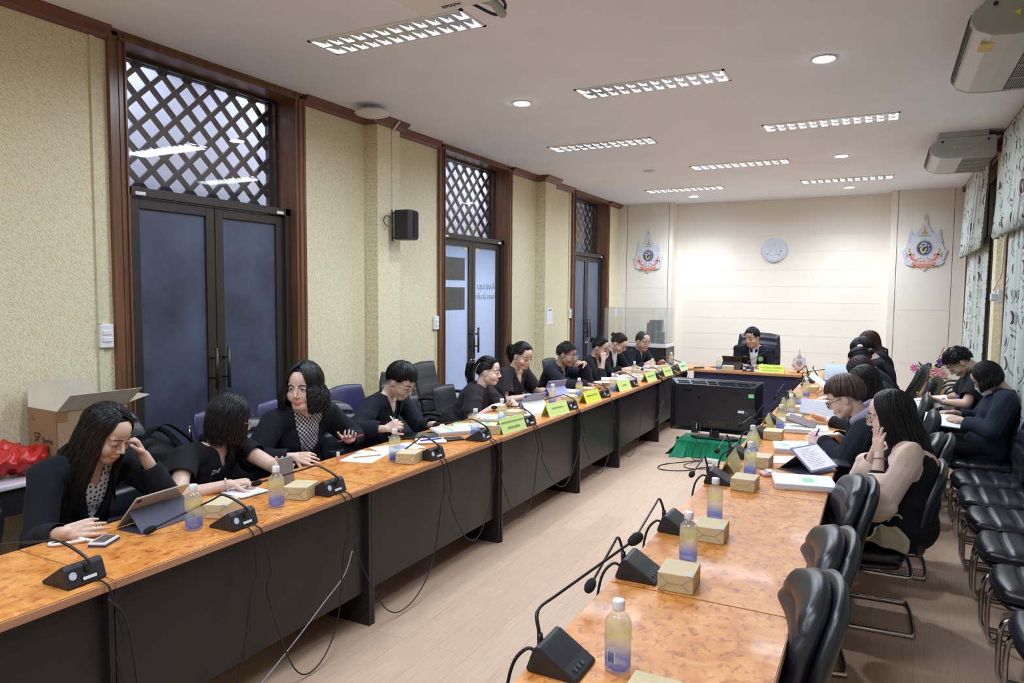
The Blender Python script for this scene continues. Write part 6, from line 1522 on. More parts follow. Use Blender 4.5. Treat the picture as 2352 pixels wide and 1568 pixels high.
def make_hairdo(root, hp, Rh, hs, h, H, NB, fwd, rgt):
    rnd = random.Random(h.get('seed', 1)); mat = h.get('mat') or make_hair('black_hair', (.010, .009, .010))
    style = h['style']; N = h.get('n', 120); thick = h.get('thick', .0075); vol = h.get('vol', 1.0)
    c0 = V((0, -.016, .030)); rx, ry, rz = .083*vol, .101*vol, .099*vol
    if style == 'long' or style == 'bob': rx *= 1.04
    def surf(d, k=1.): d = nrm(d); return V((c0.x+d.x*rx*k, c0.y+d.y*ry*k, c0.z+d.z*rz*k))
    def hl(a):
        """hairline elevation (direction z) at azimuth a; 0 = front, +-180 back"""
        A = abs(a)
        fr = h.get('front', .60 if style not in ('bun', 'pony') else .54)
        if A < 28: return fr
        if A < 60: return fr+(.02-fr)*((A-28)/32)
        if A < 98: return .02+(-.13-.02)*((A-60)/38)
        return -.13+(-.62+.13)*min(1, (A-98)/28)
    mb = MB()
    # cap
    nu, nv = 48, 14
    def cp(i, j):
        a = -180+360*i; e0 = math.asin(max(-.95, min(.95, hl(a)))); e = math.pi/2+(e0-math.pi/2)*j
        ar = R(a); d = V((math.sin(ar)*math.cos(e), math.cos(ar)*math.cos(e), math.sin(e)))
        k = .985 if j < .85 else .985-.05*(j-.85)/.15
        return hp(*surf(d, k))
    mb.grid(cp, nu, nv)
    px = h.get('part', .02)
    def slerp(a, b, t):
        a, b = nrm(a), nrm(b); w = math.acos(max(-1, min(1, a.dot(b))))
        return a if w < 1e-4 else (a*math.sin((1-t)*w)+b*math.sin(t*w))/math.sin(w)
    up = V((0, 0, 1))
    def lock(path, r, flat=.5, tip=.25):
        n = len(path); rr = [r*hs*(1 if i < n*.6 else 1-(1-tip)*(i/(n-1)-.6)/.4)*(.5 if i == 0 else 1) for i in range(n)]
        mb.tube(path, rr, 5, True, flat)
    if style in ('long', 'bob'):
        L = h['len']; bang = h.get('bang', 48)
        for k in range(N):
            a = rnd.uniform(bang, 180)*(1 if k % 2 else -1)
            if rnd.random() < .25: a = (bang+rnd.uniform(-4, 14))*(1 if k % 2 else -1)
            ar = R(a); st = V((px+.04*(1 if a > 0 else -1)*rnd.random(), rnd.uniform(-.35, .55), .93)); el = -.10 if abs(a) < 100 else -.25
            end = V((math.sin(ar), math.cos(ar), el)); q = rnd.uniform(1.0, 1.07)
            p = [hp(*surf(slerp(st, end, t/7), q)) for t in range(8)]
            tip = p[-1]; out = (Rh @ V((math.sin(ar), math.cos(ar), 0))); out.z = 0
            dn = (-up*.85+(Rh @ V((0, 0, -1)))*.35).normalized()
            LL = L*rnd.uniform(.88, 1.04); m = 8; wav = h.get('wave', .004); ph = rnd.uniform(0, 6)
            foc = V(h.get('gather', (0, 0, 0)))
            for j in range(1, m+1):
                t = j/m; s_ = out*(.012*math.sin(t*2.2)*h.get('flare', 1.)-.015*t*h.get('inward', .5))
                pos = tip+dn*LL*t+s_+V((wav*math.sin(ph+t*9), wav*math.cos(ph+t*8), 0))+foc*t
                # keep off the neck and shoulders
                rel = pos-NB; rel2 = V((rel.x, rel.y, 0)); dd = rel2.length; need = .0 if rel.z > .05 else h.get('clear', .085)
                if dd < need and dd > 1e-4: pos = pos+rel2.normalized()*(need-dd)
                p.append(pos)
            lock(p, thick*rnd.uniform(.7, 1.15))
    elif style == 'short':
        for k in range(N):
            a = rnd.uniform(-180, 180); ar = R(a); e0 = hl(a)
            st = V((px*2+rnd.uniform(-.08, .08)+.12*math.sin(ar), -.30+.12*math.cos(ar)+rnd.uniform(-.05, .05), .93)); lo = max(-.60, e0-.02)
            if abs(a) < 60: lo = h.get('fringe', .45)+rnd.uniform(-.06, .06)
            end = V((math.sin(ar)*math.sqrt(1-lo*lo), math.cos(ar)*math.sqrt(1-lo*lo), lo)); q = rnd.uniform(1.0, 1.06+h.get('fluff', 0))
            p = [hp(*surf(slerp(st, end, t/8), q*(1 if t < 7 else .985))) for t in range(9)]
            lock(p, thick*rnd.uniform(.7, 1.1), .55)
    elif style == 'crop':       # men's short hair with optional thinning on top
        for k in range(N*3):
            a = rnd.uniform(-180, 180); ar = R(a); e0 = hl(a); bald = h.get('bald', 0)
            e = rnd.uniform(max(-.55, e0), 1)
            if bald and abs(a) < 60+bald and e > .55: continue
            if bald and e > .9: continue
            d0 = V((math.sin(ar)*math.sqrt(max(0, 1-e*e)), math.cos(ar)*math.sqrt(max(0, 1-e*e)), e)); d1 = nrm(d0+V((rnd.uniform(-.12, .12), .22 if e > .5 else .04, -.20)))
            p = [hp(*surf(slerp(d0, d1, t/3), 1.0+.02*t*(1+h.get('fluff', 0)*8*rnd.random()))) for t in range(4)]
            lock(p, thick*.62, .5)
    elif style in ('bun', 'pony'):
        kd = V(h.get('knot', (0, -.93, .25)))
        for k in range(N):
            a = rnd.uniform(-180, 180); ar = R(a); e0 = hl(a)+.02
            st = V((math.sin(ar)*math.sqrt(1-e0*e0), math.cos(ar)*math.sqrt(1-e0*e0), e0)); q = rnd.uniform(1.0, 1.035)
            p = [hp(*surf(slerp(st, kd, t/8), q*(.97 if t == 0 else 1))) for t in range(9)]
            lock(p, thick*rnd.uniform(.8, 1.2), .5, .8)
        K = surf(kd, 1.16)
        if style == 'bun':
            br = h.get('size', .036)
            mb.sphere(hp(*K), br*hs, 16, 10)
            for k in range(26):
                a0 = rnd.uniform(0, 6.28); tl = rnd.uniform(-.6, .6); p = []
                for t in range(9):
                    a = a0+t*.45; p.append(hp(K.x+br*1.0*math.cos(a)*math.cos(tl), K.y+br*.95*math.sin(tl*1.3+t*.1), K.z+br*math.sin(a)))
                lock(p, .005, .6, .6)
        else:
            L = h['len']; o = hp(*surf(kd, 1.03)); bk = Rh @ V((0, -1, 0))
            for k in range(h.get('pn', 46)):
                r1 = V((rnd.uniform(-1, 1), rnd.uniform(-1, 1), rnd.uniform(-.5, .5)))*.022*hs*h.get('pvol', 1.); LL = L*rnd.uniform(.8, 1.05)
                a = o; b = o+bk*.045+up*.012+r1; c = o+bk*.06-up*LL*.5+r1*1.3; d = o+bk*.035-up*LL+r1*.9
                lock(crom([a, b, c, d], 4), thick*1.1, .6, .3)
    o = mb.build('hair', mat, root, smooth=True)
    if h.get('bow'):
        c = hp(*surf((0.25, -.55, .80), 1.13)); m = MB()
        for s in (1, -1): m.sphere(c+rgt*s*.028, (.026, .012, .015), 12, 8)
        m.sphere(c, .010, 10, 6); m.build('hair_clip', pm('cream_clip', (.72, .68, .58), .4), root, smooth=True)
    if h.get('clip'):
        c = hp(*surf((.05, -.75, .68), 1.10)); MB().sphere(c, (.02, .012, .012), 10, 7).build('hair_clip', pm('pink_clip', (.6, .15, .25), .4), root, smooth=True)
    if h.get('pearls'):
        for k in range(7):
            MB().sphere(hp(*surf(nrm(V((.75-.03*k, -.45-.07*k, .35-.13*k))), 1.07)), .0045, 8, 6).build('pearl', pm('pearl_white', (.75, .73, .7), .2), root, smooth=True)
    return o
JB = make_cloth('black_suiting', (.010, .011, .017)); JN = make_cloth('navy_black_cloth', (.012, .015, .024)); KB = make_cloth('black_jersey', (.011, .011, .015), rough=.8)
SHB = make_cloth('sheer_black_cloth', (.020, .017, .022), rough=.7); DEN = make_cloth('dark_denim', (.017, .024, .042)); GRYH = make_cloth('grey_hood_jersey', S(138, 134, 150))
DOT = make_pattern_cloth('polka_dot_cloth', 'dots', (.70, .70, .78), (.02, .02, .03), 42.); CHK = make_pattern_cloth('gingham_cloth', 'check', (.62, .62, .68), (.015, .015, .02), 75.)
WSH = make_cloth('white_shirt_cloth', (.68, .68, .74), .05); PNK = make_cloth('pale_pink_cloth', S(228, 204, 190), .06, .7)
HB = make_hair('black_hair', (.010, .009, .011)); HBR = make_hair('brown_hair', (.095, .066, .056)); HDB = make_hair('dark_brown_hair', (.026, .018, .016)); HRE = make_hair('reddish_hair', (.045, .014, .010)); HGR = make_hair('greying_hair', (.05, .045, .045))
def Hd(w, f, n, curl=.4, **k): return dict(w=V(w), f=V(f), n=V(n), curl=curl, **k)
GPL = 'people seated on the left'; GPR = 'people seated on the right'
# --- 1 polka-dot blouse
p1, i1 = person('woman with long black hair, black blazer and polka-dot blouse, cheek on hand', (-3.08, 1.955, 1.105), -74, 30, -84,
    Hd((-2.845, 1.625, .792), (.42, .90, .02), (-.75, .35, -.45), [.18, .22, .25, .3], thumb=.2, spread=.6, hint=V((-.6, -.1, -.8))), Hd((-3.03, 2.10, .985), (-.18, -.35, .85), (-.35, -.9, .1), 1.0, hint=V((.3, .5, -.9))),
    hair=dict(style='long', len=.33, n=480, part=.12, seed=3, thick=.0062, bang=56, clear=.11, flare=1.2, gather=(-.06, -.05, 0)), skin='light', voxel=.0038,
    inner=dict(mat=DOT, v=.10, name='blouse'), top=dict(mat=JB, v=.30, vw=.085, g=.014, cuff=.80, lapel=True, name='blazer'))
MB().tube([i1['HD'][1]['tips'][2].lerp(i1['WR'][1], .42)+V((.012*math.cos(a), 0, .012*math.sin(a))) for a in [i*math.pi/6 for i in range(13)]], .0016, 6).build('ring', M_CHROME, p1, smooth=True)
# --- 2 polo shirt
p2, i2 = person('woman in black polo shirt with a cut-off bob, turned away, holding a phone', (-3.12, 2.67, 1.055), -30, 16, -84,
    Hd((-2.86, 2.44, .790), (.60, .75, .05), (.1, .2, -1), [.75, .7, .8, .9], hint=V((-.1, -.9, -.4))), Hd((-2.735, 2.72, .805), (.42, -.75, .35), (.3, .2, .9), .55, hint=V((-.1, .8, -.6))),
    hair=dict(style='bob', len=.155, n=480, part=.0, seed=5, thick=.0060, bang=38, clear=.075, inward=1.2), glasses='gold', skin='light', voxel=.0038,
    top=dict(mat=KB, sleeve='short', g=.012, v=.08, vw=.028, len=.52, collar=True, collar_h=.035, name='polo_shirt', r=.066))
LG = i2['C']+i2['sf']*.150+i2['rgt']*.085+i2['sp']*.085
mb = MB()
def lg(pts):
    mb.tube([LG+i2['rgt']*a+i2['sp']*b+i2['sf']*(-.012*abs(a/.03)) for a, b in pts], .0016, 5)
lg([(-.024, .014), (-.010, .004), (.024, -.016)]); lg([(.024, .014), (.010, .004), (-.024, -.016)]); lg([(-.024, .014), (-.024, -.016)]); lg([(.024, .014), (.024, -.016)]); lg([(-.024, .014), (-.006, .012), (.0, .004), (.006, .012), (.024, .014)])
mb.build('chest_logo', pm('pale_embroidery', (.42, .42, .48), .6), p2)
wr = i2['WR'][1]; dv = (i2['WR'][1]-i2['EB'][1]).normalized(); a1_ = dv.orthogonal().normalized(); a2_ = dv.cross(a1_)
mb = MB()
for k in range(16): mb.sphere(wr-dv*.015+a1_*.030*math.cos(k*math.pi/8)+a2_*.030*math.sin(k*math.pi/8), .0058, 8, 6)
mb.build('bead_bracelet', pm('pink_beads', (.75, .5, .55), .3), p2, smooth=True)
held_board('phone', 'pale phone held up by the polo-shirt woman', 'phone', basis((-2.665, 2.625, .842), (.1, -.25, .95), (.45, .85, .1)), .150, .074, .009, pm('silver_phone', S(150, 152, 160), .35), M_SCREEN)
# --- 3 checked shirt
p3, i3 = person('large woman with wavy black hair, black blazer and checked shirt, talking', (-3.13, 3.235, 1.165), -160, 4, -98,
    Hd((-2.99, 3.02, .795), (.90, .12, .0), (.15, .75, -.5), [.30, .35, .45, .55], thumb=.1, hint=V((-.3, -.7, -.5))), Hd((-2.99, 3.47, .815), (.62, -.55, .18), (.1, .1, 1), .55, hint=V((-.1, .8, -.5))),
    hair=dict(style='long', len=.16, n=480, part=.0, seed=9, thick=.0068, bang=42, wave=.012, flare=2.8, vol=1.08, clear=.10, front=.66), skin='fair', fat=1.42, hs=1.16, voxel=.0040, eyes='open', mouth=(.95, .42, .42), pelvis=(-3.42, 3.28, .60),
    inner=dict(mat=CHK, r=.060, name='checked_shirt'), top=dict(mat=JB, v=.34, vw=.105, g=.016, cuff=.86, lapel=True, name='blazer'))
held_board('phone', 'dark phone with a red edge in the checked-shirt woman\'s hand', 'phone', basis((-2.905, 3.40, .845), (.75, .35, .25), (-.3, .85, -.1)), .145, .072, .009, pm('red_phone_case', S(150, 60, 64), .4), M_SCREEN)
# --- 4 short hair with stylus
p4, i4 = person('short-haired woman in a black cardigan and glasses writing with a stylus', (-3.10, 4.19, 1.10), -88, 34, -84,
    Hd((-2.935, 3.80, .835), (.55, .35, .30), (.2, .9, -.1), .95, hint=V((-.4, -.7, -.4))), Hd((-2.90, 4.32, .785), (.85, -.35, 0), (0, 0, -1), .35),
    hair=dict(style='short', n=420, seed=11, thick=.0062, vol=1.03, fringe=.30, fluff=.05), glasses='gold', skin='light', voxel=.0042, hs=1.08,
    inner=dict(mat=KB, v=.10, name='buttoned_top'), top=dict(mat=JN, v=.32, vw=.080, g=.015, cuff=.86, name='cardigan'))
for k in range(3): MB().sphere(i4['NB']+i4['sp']*(-.13-.075*k)+i4['sf']*(.112+.012*k), .0085, 10, 7).build('pearl_button', pm('pearl_white', (.75, .73, .7), .2), p4, smooth=True)
tag(MB().tube([(-2.865, 3.865, .815), (-2.895, 3.79, .925)], .0045, 10).build('stylus', M_CAP, smooth=True), 'white stylus in the short-haired woman\'s hand', 'stylus')
# --- 5 puffed sleeves
p5, i5 = person('woman with a pearl-clipped ponytail and puffed black sleeves, hands clasped', (-3.09, 5.47, 1.055), -72, 6, -72,
    Hd((-2.90, 5.22, .79), (.80, .55, .05), (-.3, .5, -.7), .9), Hd((-2.87, 5.50, .80), (.70, -.62, .05), (-.2, -.6, -.7), .9),
    hair=dict(style='pony', n=260, seed=13, len=.17, knot=(0, -.95, .10), thick=.0062, pn=90, pearls=True), skin='fair', fat=1.15, voxel=.0045, mouth=(.95, .45, .50),
    top=dict(mat=SHB, sleeve='elbow', g=.016, sg=.024, r=.062, name='puffed_blouse', fold=.008))
# --- 6 round neckline
p6, i6 = person('woman with a low ponytail and round-necked black blouse looking down', (-3.08, 6.12, 1.145), -108, 20, -90,
    Hd((-2.92, 5.95, .79), (.85, .45, 0), (0, 0, -1), .3), Hd((-2.86, 6.42, .79), (.8, -.3, 0), (0, 0, -1), .4),
    hair=dict(style='pony', n=260, seed=17, len=.15, knot=(0, -.97, -.10), thick=.0062, pn=90, pvol=1.3), skin='light', fat=1.15, voxel=.0045,
    top=dict(mat=SHB, sleeve='elbow', g=.014, sg=.020, r=.085, v=.11, vw=.09, name='blouse', fold=.007))
# --- 7 man, hand at mouth
p7, i7 = person('greying man in glasses and dark jacket with a hand at his mouth', (-3.06, 7.17, 1.085), -92, 14, -92,
    Hd((-2.72, 6.98, .80), (.9, .25, -.02), (0, 0, -1), .4, hint=V((-.1, -.8, -.6))), Hd((-2.905, 7.285, .99), (-.30, -.90, .16), (-.3, 0, -.95), [.40, .5, .6, .65], hint=V((.1, .5, -.9))),
    hair=dict(style='crop', n=170, seed=19, thick=.0070, mat=HDB, front=.60), glasses='silver', skin='tan', male=True, voxel=.0045, hs=1.10, fat=1.1, mouth=(.95, .72, .70),
    inner=dict(mat=KB, v=.06), top=dict(mat=JN, v=.24, vw=.065, g=.018, cuff=.93, collar=True, collar_h=.045, lapel=True, name='jacket'))
bd = i7['C']+i7['sf']*.142-i7['rgt']*.085
MB().sphere(bd, (.018, .018, .022), 14, 8).build('gold_badge', pm('badge_gold', S(170, 150, 50), .5), p7, smooth=True)
def watch(i, p, s, mat=M_CHROME):
    w = i['WR'][s]; d = (w-i['EB'][s]).normalized(); a = d.orthogonal().normalized(); b = d.cross(a); c = w-d*.012
    MB().tube([c+a*.031*math.cos(t)+b*.028*math.sin(t) for t in [k*math.pi/10 for k in range(21)]], .0045, 6).build('watch_band', mat, p, smooth=True)
    MB().sphere(c+V((0, 0, .030)), (.016, .016, .006), 14, 6).build('watch_face', mat, p, smooth=True)
watch(i7, p7, -1)
# --- 8 cheek on hand
p8, i8 = person('woman in a black cardigan and dark glasses resting her cheek on her hand', (-3.07, 8.25, 1.09), -98, 18, -90,
    Hd((-2.975, 8.09, .955), (-.15, .25, .9), (-.5, .75, 0), .95, hint=V((.4, -.3, -.9))), Hd((-2.83, 8.42, .79), (.8, -.3, 0), (0, 0, -1), .4),
    hair=dict(style='bun', n=240, seed=21, knot=(0, -.97, .18), size=.034, thick=.0064), glasses='red', skin='mid', fat=1.15, voxel=.005,
    inner=dict(mat=WSH, v=.08), top=dict(mat=KB, v=.22, vw=.05, g=.016, cuff=.55, name='cardigan'))
# --- 9 white blouse
p9, i9 = person('woman with a small bun, white blouse and open black blazer reading a phone', (-3.05, 8.88, 1.105), -100, 34, -96,
    Hd((-2.88, 8.62, .80), (.75, .3, .1), (.2, .6, -.6), .6), Hd((-2.83, 8.98, .79), (.75, -.5, .05), (.1, -.4, -.8), .6),
    hair=dict(style='bun', n=240, seed=23, knot=(0, -.97, .12), size=.026, thick=.0064, mat=HDB), glasses='dark', skin='light', fat=1.1, voxel=.005,
    inner=dict(mat=WSH, r=.060, name='blouse'), top=dict(mat=JB, v=.34, vw=.085, g=.016, cuff=.88, lapel=True, name='blazer'))
# --- 10 man in dark shirt
p10, i10 = person('balding man in glasses and a dark open-necked shirt leaning on the desk', (-3.00, 9.76, 1.085), -122, 16, -100,
    Hd((-2.86, 9.52, .80), (.75, .4, .2), (.1, .7, -.2), .9, thumb=.0), Hd((-2.76, 9.82, .80), (.7, -.5, .15), (.1, -.6, -.4), .9),
    hair=dict(style='crop', n=120, seed=27, thick=.0045, mat=HGR, bald=45, front=.80), glasses='silver', skin='mid', male=True, voxel=.005, hs=1.12, fat=1.1,
    top=dict(mat=JN, v=.10, vw=.035, g=.016, cuff=.85, collar=True, collar_h=.04, r=.068, name='shirt'))
# --- chairman
pc, ic = person('man in a dark zip jacket with a green round badge, seated at the head desk', (-1.575, 10.12, 1.175), 158, 16, 182,
    Hd((-1.66, 9.98, .80), (.6, -.5, .05), (.2, -.2, -.9), .7, hint=V((-.15, 0, -1))), Hd((-1.42, 9.98, .80), (-.75, -.4, .08), (-.2, -.3, -.9), .7, hint=V((.15, 0, -1))),
    hair=dict(style='crop', n=200, seed=29, thick=.0070, front=.66), skin='mid', male=True, voxel=.005, hs=1.10, fat=.98, seat_z=.52, pelvis=(-1.56, 10.34, .62),
    inner=dict(mat=WSH, r=.058, name='white_shirt'), top=dict(mat=JN, v=.36, vw=.060, g=.014, cuff=.92, collar=True, collar_h=.05, name='jacket', sg=.014))
bd = ic['C']+ic['sf']*.138-ic['rgt']*.095+ic['sp']*.045; Mq = ic['sf'].to_track_quat('Z', 'Y').to_matrix().to_4x4()
MB().lathe([(.036, -.004), (.036, .004)], 24, Matrix.Translation(bd) @ Mq).build('round_badge', pm('badge_green', S(90, 190, 150), .5), pc)
MB().lathe([(.022, .004), (.022, .006)], 18, Matrix.Translation(bd) @ Mq).build('badge_centre', pm('badge_yellow', S(190, 200, 70), .5), pc)
text_obj('chest_name', 'วัฒนา ม.', .022, basis(ic['C']+ic['sf']*.140+ic['rgt']*.095+ic['sp']*.075, -ic['rgt'], ic['sp']), pm('yellow_thread', S(226, 200, 60), .6), pc)
watch(ic, pc, -1, M_WHITE)
# --- right row, near to far
q1, j1 = person('woman with long dark hair, glasses and pale pink sleeves covering her mouth', (.055, 4.24, 1.115), 84, 12, 92,
    Hd((-.00, 4.35, .93), (-.12, -.25, .95), (.8, -.1, .1), .35), Hd((.012, 4.08, .925), (-.10, .10, .98), (.75, .55, .1), [.12, .15, .2, .25], hint=V((-.3, -.3, -.9)), thumb=.2, spread=.5),
    hair=dict(style='long', len=.36, n=520, part=-.1, seed=31, thick=.0062, bang=62, clear=.10, front=.55, gather=(.10, .02, 0)), glasses='gold', skin='fair', voxel=.0038, eyes='open', mouth=(1, .45, .42), pelvis=(.13, 4.25, .56),
    top=dict(mat=PNK, g=.010, sg=.020, puff=.026, skirt=False, cuff=.62, r=.062, name='pink_blouse', fold=.018, freq=12.))
def vest(i, p, mat):
    B = Blob(); M = Matrix(((i['rgt'].x, i['sf'].x, i['sp'].x), (i['rgt'].y, i['sf'].y, i['sp'].y), (i['rgt'].z, i['sf'].z, i['sp'].z))).to_4x4(); P, NB, sp = i['P'], i['NB'], i['sp']; SL = (NB-P).length
    B.ell(P, (.215, .18, .17), M); B.ell(P+sp*SL*.30-i['sf']*.01, (.20, .165, .19), M); B.ell(P+sp*SL*.64-i['sf']*.012, (.172, .150, .16), M); B.ell(P+i['fwd']*.12-V((0, 0, .03)), (.20, .2, .12), M)
    bake(B.mb, 'pinafore', mat, .009, 4, disp=foldfn(3, .004), parent=p)
vest(j1, q1, KB); watch(j1, q1, -1)
MB().sphere(j1['hp'](.078, -.004, -.045), .0060, 10, 8).build('earring', pm('pearl_white', (.75, .73, .7), .2), q1, smooth=True)
w_ = j1['EB'][-1].lerp(j1['WR'][-1], .60); d_ = (j1['WR'][-1]-j1['EB'][-1]).normalized(); MB().tube([w_-d_*.02, w_+d_*.02], [.046, .040], 18).build('black_cuff', KB, q1, smooth=True)
q2, j2 = person('short brown-haired woman in a black coat with a grey hood, writing', (-.20, 5.08, 1.085), 86, 26, 96,
    Hd((-.24, 5.22, .81), (-.8, -.35, .05), (0, 0, -1), .4), Hd((-.315, 4.94, .815), (-.75, .25, .22), (0, .9, -.2), .9, hint=V((.2, -.8, -.6))),
    hair=dict(style='short', n=520, seed=33, thick=.0060, vol=1.06, fringe=.32, mat=HBR, fluff=.06), glasses='dark', skin='fair', voxel=.0040, hs=1.09, pelvis=(.06, 5.12, .57), fat=1.1,
    top=dict(mat=JN, g=.020, sg=.024, cuff=.93, r=.064, name='coat', fold=.009))
B = Blob(); N_ = j2['NB']; sp_, sf_, rg_ = j2['sp'], j2['sf'], j2['rgt']
M_ = Matrix(((rg_.x, sf_.x, sp_.x), (rg_.y, sf_.y, sp_.y), (rg_.z, sf_.z, sp_.z))).to_4x4()
B.ell(N_-sf_*.145-sp_*.01, (.19, .085, .135), M_); B.cone(N_-sf_*.09+sp_*.03+rg_*.11, N_+sf_*.05+sp_*.015+rg_*.12, .058, .034); B.cone(N_-sf_*.09+sp_*.03-rg_*.12, N_+sf_*.05+sp_*.015-rg_*.13, .060, .036)
bake(B.mb, 'grey_hood', GRYH, .007, 4, disp=foldfn(4, .005), parent=q2)
tag(MB().tube([(-.372, 4.965, .795), (-.335, 4.93, .895)], .005, 8).build('pen', pm('violet_pen', S(70, 50, 190), .3), smooth=True), 'violet pen in the hooded writer\'s hand', 'pen')
q3, j3 = person('woman in black with long dark hair leaning over the desk with a tablet', (-.10, 6.12, 1.075), 84, 34, 92,
    Hd((-.34, 6.25, .80), (-.8, -.2, .05), (0, 0, -1), .4), Hd((-.35, 5.93, .80), (-.80, .10, .10), (.1, .6, .7), .45, hint=V((.1, -.7, -.7))),
    hair=dict(style='long', len=.28, n=340, seed=35, thick=.0065, bang=58, clear=.09), skin='fair', voxel=.005, top=dict(mat=JB, g=.016, cuff=.84, name='jacket'))
q4, j4 = person('woman with dark hair falling over her face, reaching over the papers', (-.15, 7.02, 1.075), 78, 40, 92,
    Hd((-.38, 7.2, .80), (-.8, -.2, .05), (0, 0, -1), .4), Hd((-.42, 6.82, .805), (-.8, .1, .05), (0, .2, -1), .5),
    hair=dict(style='long', len=.20, n=280, seed=37, thick=.0068, bang=50, mat=HDB), skin='fair', voxel=.006, top=dict(mat=KB, g=.016, cuff=.45, name='top'))
q5, j5 = person('woman with a cream bow clip in her dark hair on the right row', (-.185, 7.88, 1.10), 84, 36, 92,
    Hd((-.40, 8.05, .80), (-.8, -.2, .05), (0, 0, -1), .4), Hd((-.42, 7.72, .80), (-.8, .1, .05), (0, 0, -1), .4),
    hair=dict(style='bun', n=280, seed=39, knot=(0, -.97, -.05), size=.03, thick=.0065, bow=True, mat=HB), skin='light', voxel=.006, top=dict(mat=KB, g=.016, cuff=.8, name='top'))
q6, j6 = person('woman with wavy black hair pinned up, far on the right row', (-.17, 8.60, 1.15), 84, 40, 92,
    Hd((-.40, 8.75, .80), (-.8, -.2, .05), (0, 0, -1), .4), Hd((-.42, 8.45, .80), (-.8, .1, .05), (0, 0, -1), .4),
    hair=dict(style='short', n=320, seed=41, thick=.0068, vol=1.10, fluff=.06), skin='light', voxel=.006, top=dict(mat=JB, g=.016, name='jacket'))
q7, j7 = person('farthest woman of the right row, reddish long hair over a black jacket', (-.125, 9.30, 1.205), 84, 30, 88,
    Hd((-.38, 9.45, .80), (-.8, -.2, .05), (0, 0, -1), .4), Hd((-.42, 9.15, .80), (-.8, .1, .05), (0, 0, -1), .4),
    hair=dict(style='long', len=.30, n=280, seed=43, thick=.0068, bang=60, mat=HRE), skin='light', voxel=.006, top=dict(mat=JB, g=.018, name='jacket'))
# --- by the right wall
w1, k1 = person('young man in a black logo polo and glasses reading papers by the curtain', (.63, 7.55, 1.155), 92, 50, 90,
    Hd((.44, 7.70, .80), (-.7, -.4, 0), (0, 0, 1), .5), Hd((.50, 7.36, .815), (-.8, .15, .12), (0, .6, .7), .6, hint=V((.3, -.8, -.3))),
    hair=dict(style='crop', n=190, seed=45, thick=.0080, fluff=.10, vol=1.05), glasses='silver', skin='mid', male=True, voxel=.005, hs=1.08, pelvis=(.74, 7.58, .56),
    top=dict(mat=KB, sleeve='short', g=.014, len=.75, collar=True, r=.066, name='polo_shirt'))
MB().sphere(k1['C']+k1['sf']*.118-k1['rgt']*.07-k1['sp']*.04, (.02, .02, .022), 12, 8).build('chest_logo', pm('logo_blue', S(60, 90, 180), .5), w1, smooth=True)
watch(k1, w1, -1)
w2, k2 = person('person in a dark denim shirt and white face mask reading papers by the curtain', (.77, 6.86, 1.09), 96, 38, 92,
    Hd((.56, 6.98, .78), (-.75, -.3, 0), (0, 0, -1), .5), Hd((.60, 6.74, .755), (-.75, .3, .05), (0, .6, -.6), .6, hint=V((.4, -.7, -.6))),
    hair=dict(style='bob', len=.09, n=360, seed=47, thick=.0064, bang=44, mat=HB), skin='mid', mask=True, voxel=.0045, hs=1.06, pelvis=(.80, 6.88, .55),
    top=dict(mat=DEN, g=.020, sg=.020, cuff=.86, collar=True, collar_h=.04, r=.064, name='denim_shirt', fold=.008))
held_board('document_stack', 'thick stapled pages folded back on the masked person\'s lap', 'document', basis((.47, 6.78, .735), (.9, -.1, -.05), (.1, .9, .32)), .26, .20, .012, M_PAPER, None)
held_board('paper_sheet', 'curled pages held up by the young man in the polo', 'paper', basis((.40, 7.42, .79), (1, .1, .22), (-.1, .9, .35)), .30, .20, .004, M_PAPER, None, .02)
tag(MB().tube([(.40, 7.38, .825), (.29, 7.40, .80)], .004, 8).build('pen', pm('pink_pen', S(220, 130, 160), .3), smooth=True), 'pink pen in the young man\'s hand', 'pen')
# ================= TELEVISION AND OTHER PROPS =================
r = thing('television', (-1.595, 7.90, .235), R(0), 'large black flat television seen from behind, standing on the green cloth', 'television')
W, z0, z1 = .995, .0, .588
MB().box((-W/2, .0, z0), (W/2, .03, z1)).build('screen_bezel', M_TVB, r, bevel=.004)
MB().box((-W/2+.02, .030, z0+.02), (W/2-.02, .033, z1-.02)).build('display_panel', M_SCREEN, r)
def frust(a0, a1, b0, b1, y0, y1, nm, m, par=r):
    return MB().add([(a0[0], y0, a0[1]), (a1[0], y0, a0[1]), (a1[0], y0, a1[1]), (a0[0], y0, a1[1]), (b0[0], y1, b0[1]), (b1[0], y1, b0[1]), (b1[0], y1, b1[1]), (b0[0], y1, b1[1])], [(3, 2, 1, 0), (4, 5, 6, 7), (0, 1, 5, 4), (1, 2, 6, 5), (2, 3, 7, 6), (3, 0, 4, 7)]).build(nm, m, par, bevel=.004)
frust((-W/2+.004, .004), (W/2-.004, z1-.004), (-W/2+.075, .06), (W/2-.075, z1-.062), 0, -.055, 'rear_cover', M_TVB)
mb = MB()
for zz, a, b in ((z1-.026, -.42, .42), (z1-.044, -.40, .40)):
    x = a
    k = 0
    while x < b-.02:
        L = (.13, .16, .09, .18, .12, .14)[k % 6]; L = min(L, b-x)
        y_ = -(z1-zz)*.90-.0025
        mb.add([(x, y_+.004, zz+.006), (x+L, y_+.004, zz+.006), (x+L, y_-.006, zz-.005), (x, y_-.006, zz-.005)], [(0, 3, 2, 1)]); x += L+.022; k += 1
mb.build('vent_slots', M_SCREEN, r)
for x, z, w, h in ((-.30, .46, .085, .022), (.235, .455, .085, .022), (-.165, .385, .022, .02), (.13, .375, .022, .02), (-.10, .065, .02, .016), (-.015, .055, .02, .016), (-.005, .03, .018, .014), (.045, .03, .02, .014)): MB().cbox((x, -.0555, z), (w, .003, h)).build('recess', M_SCREEN, r)
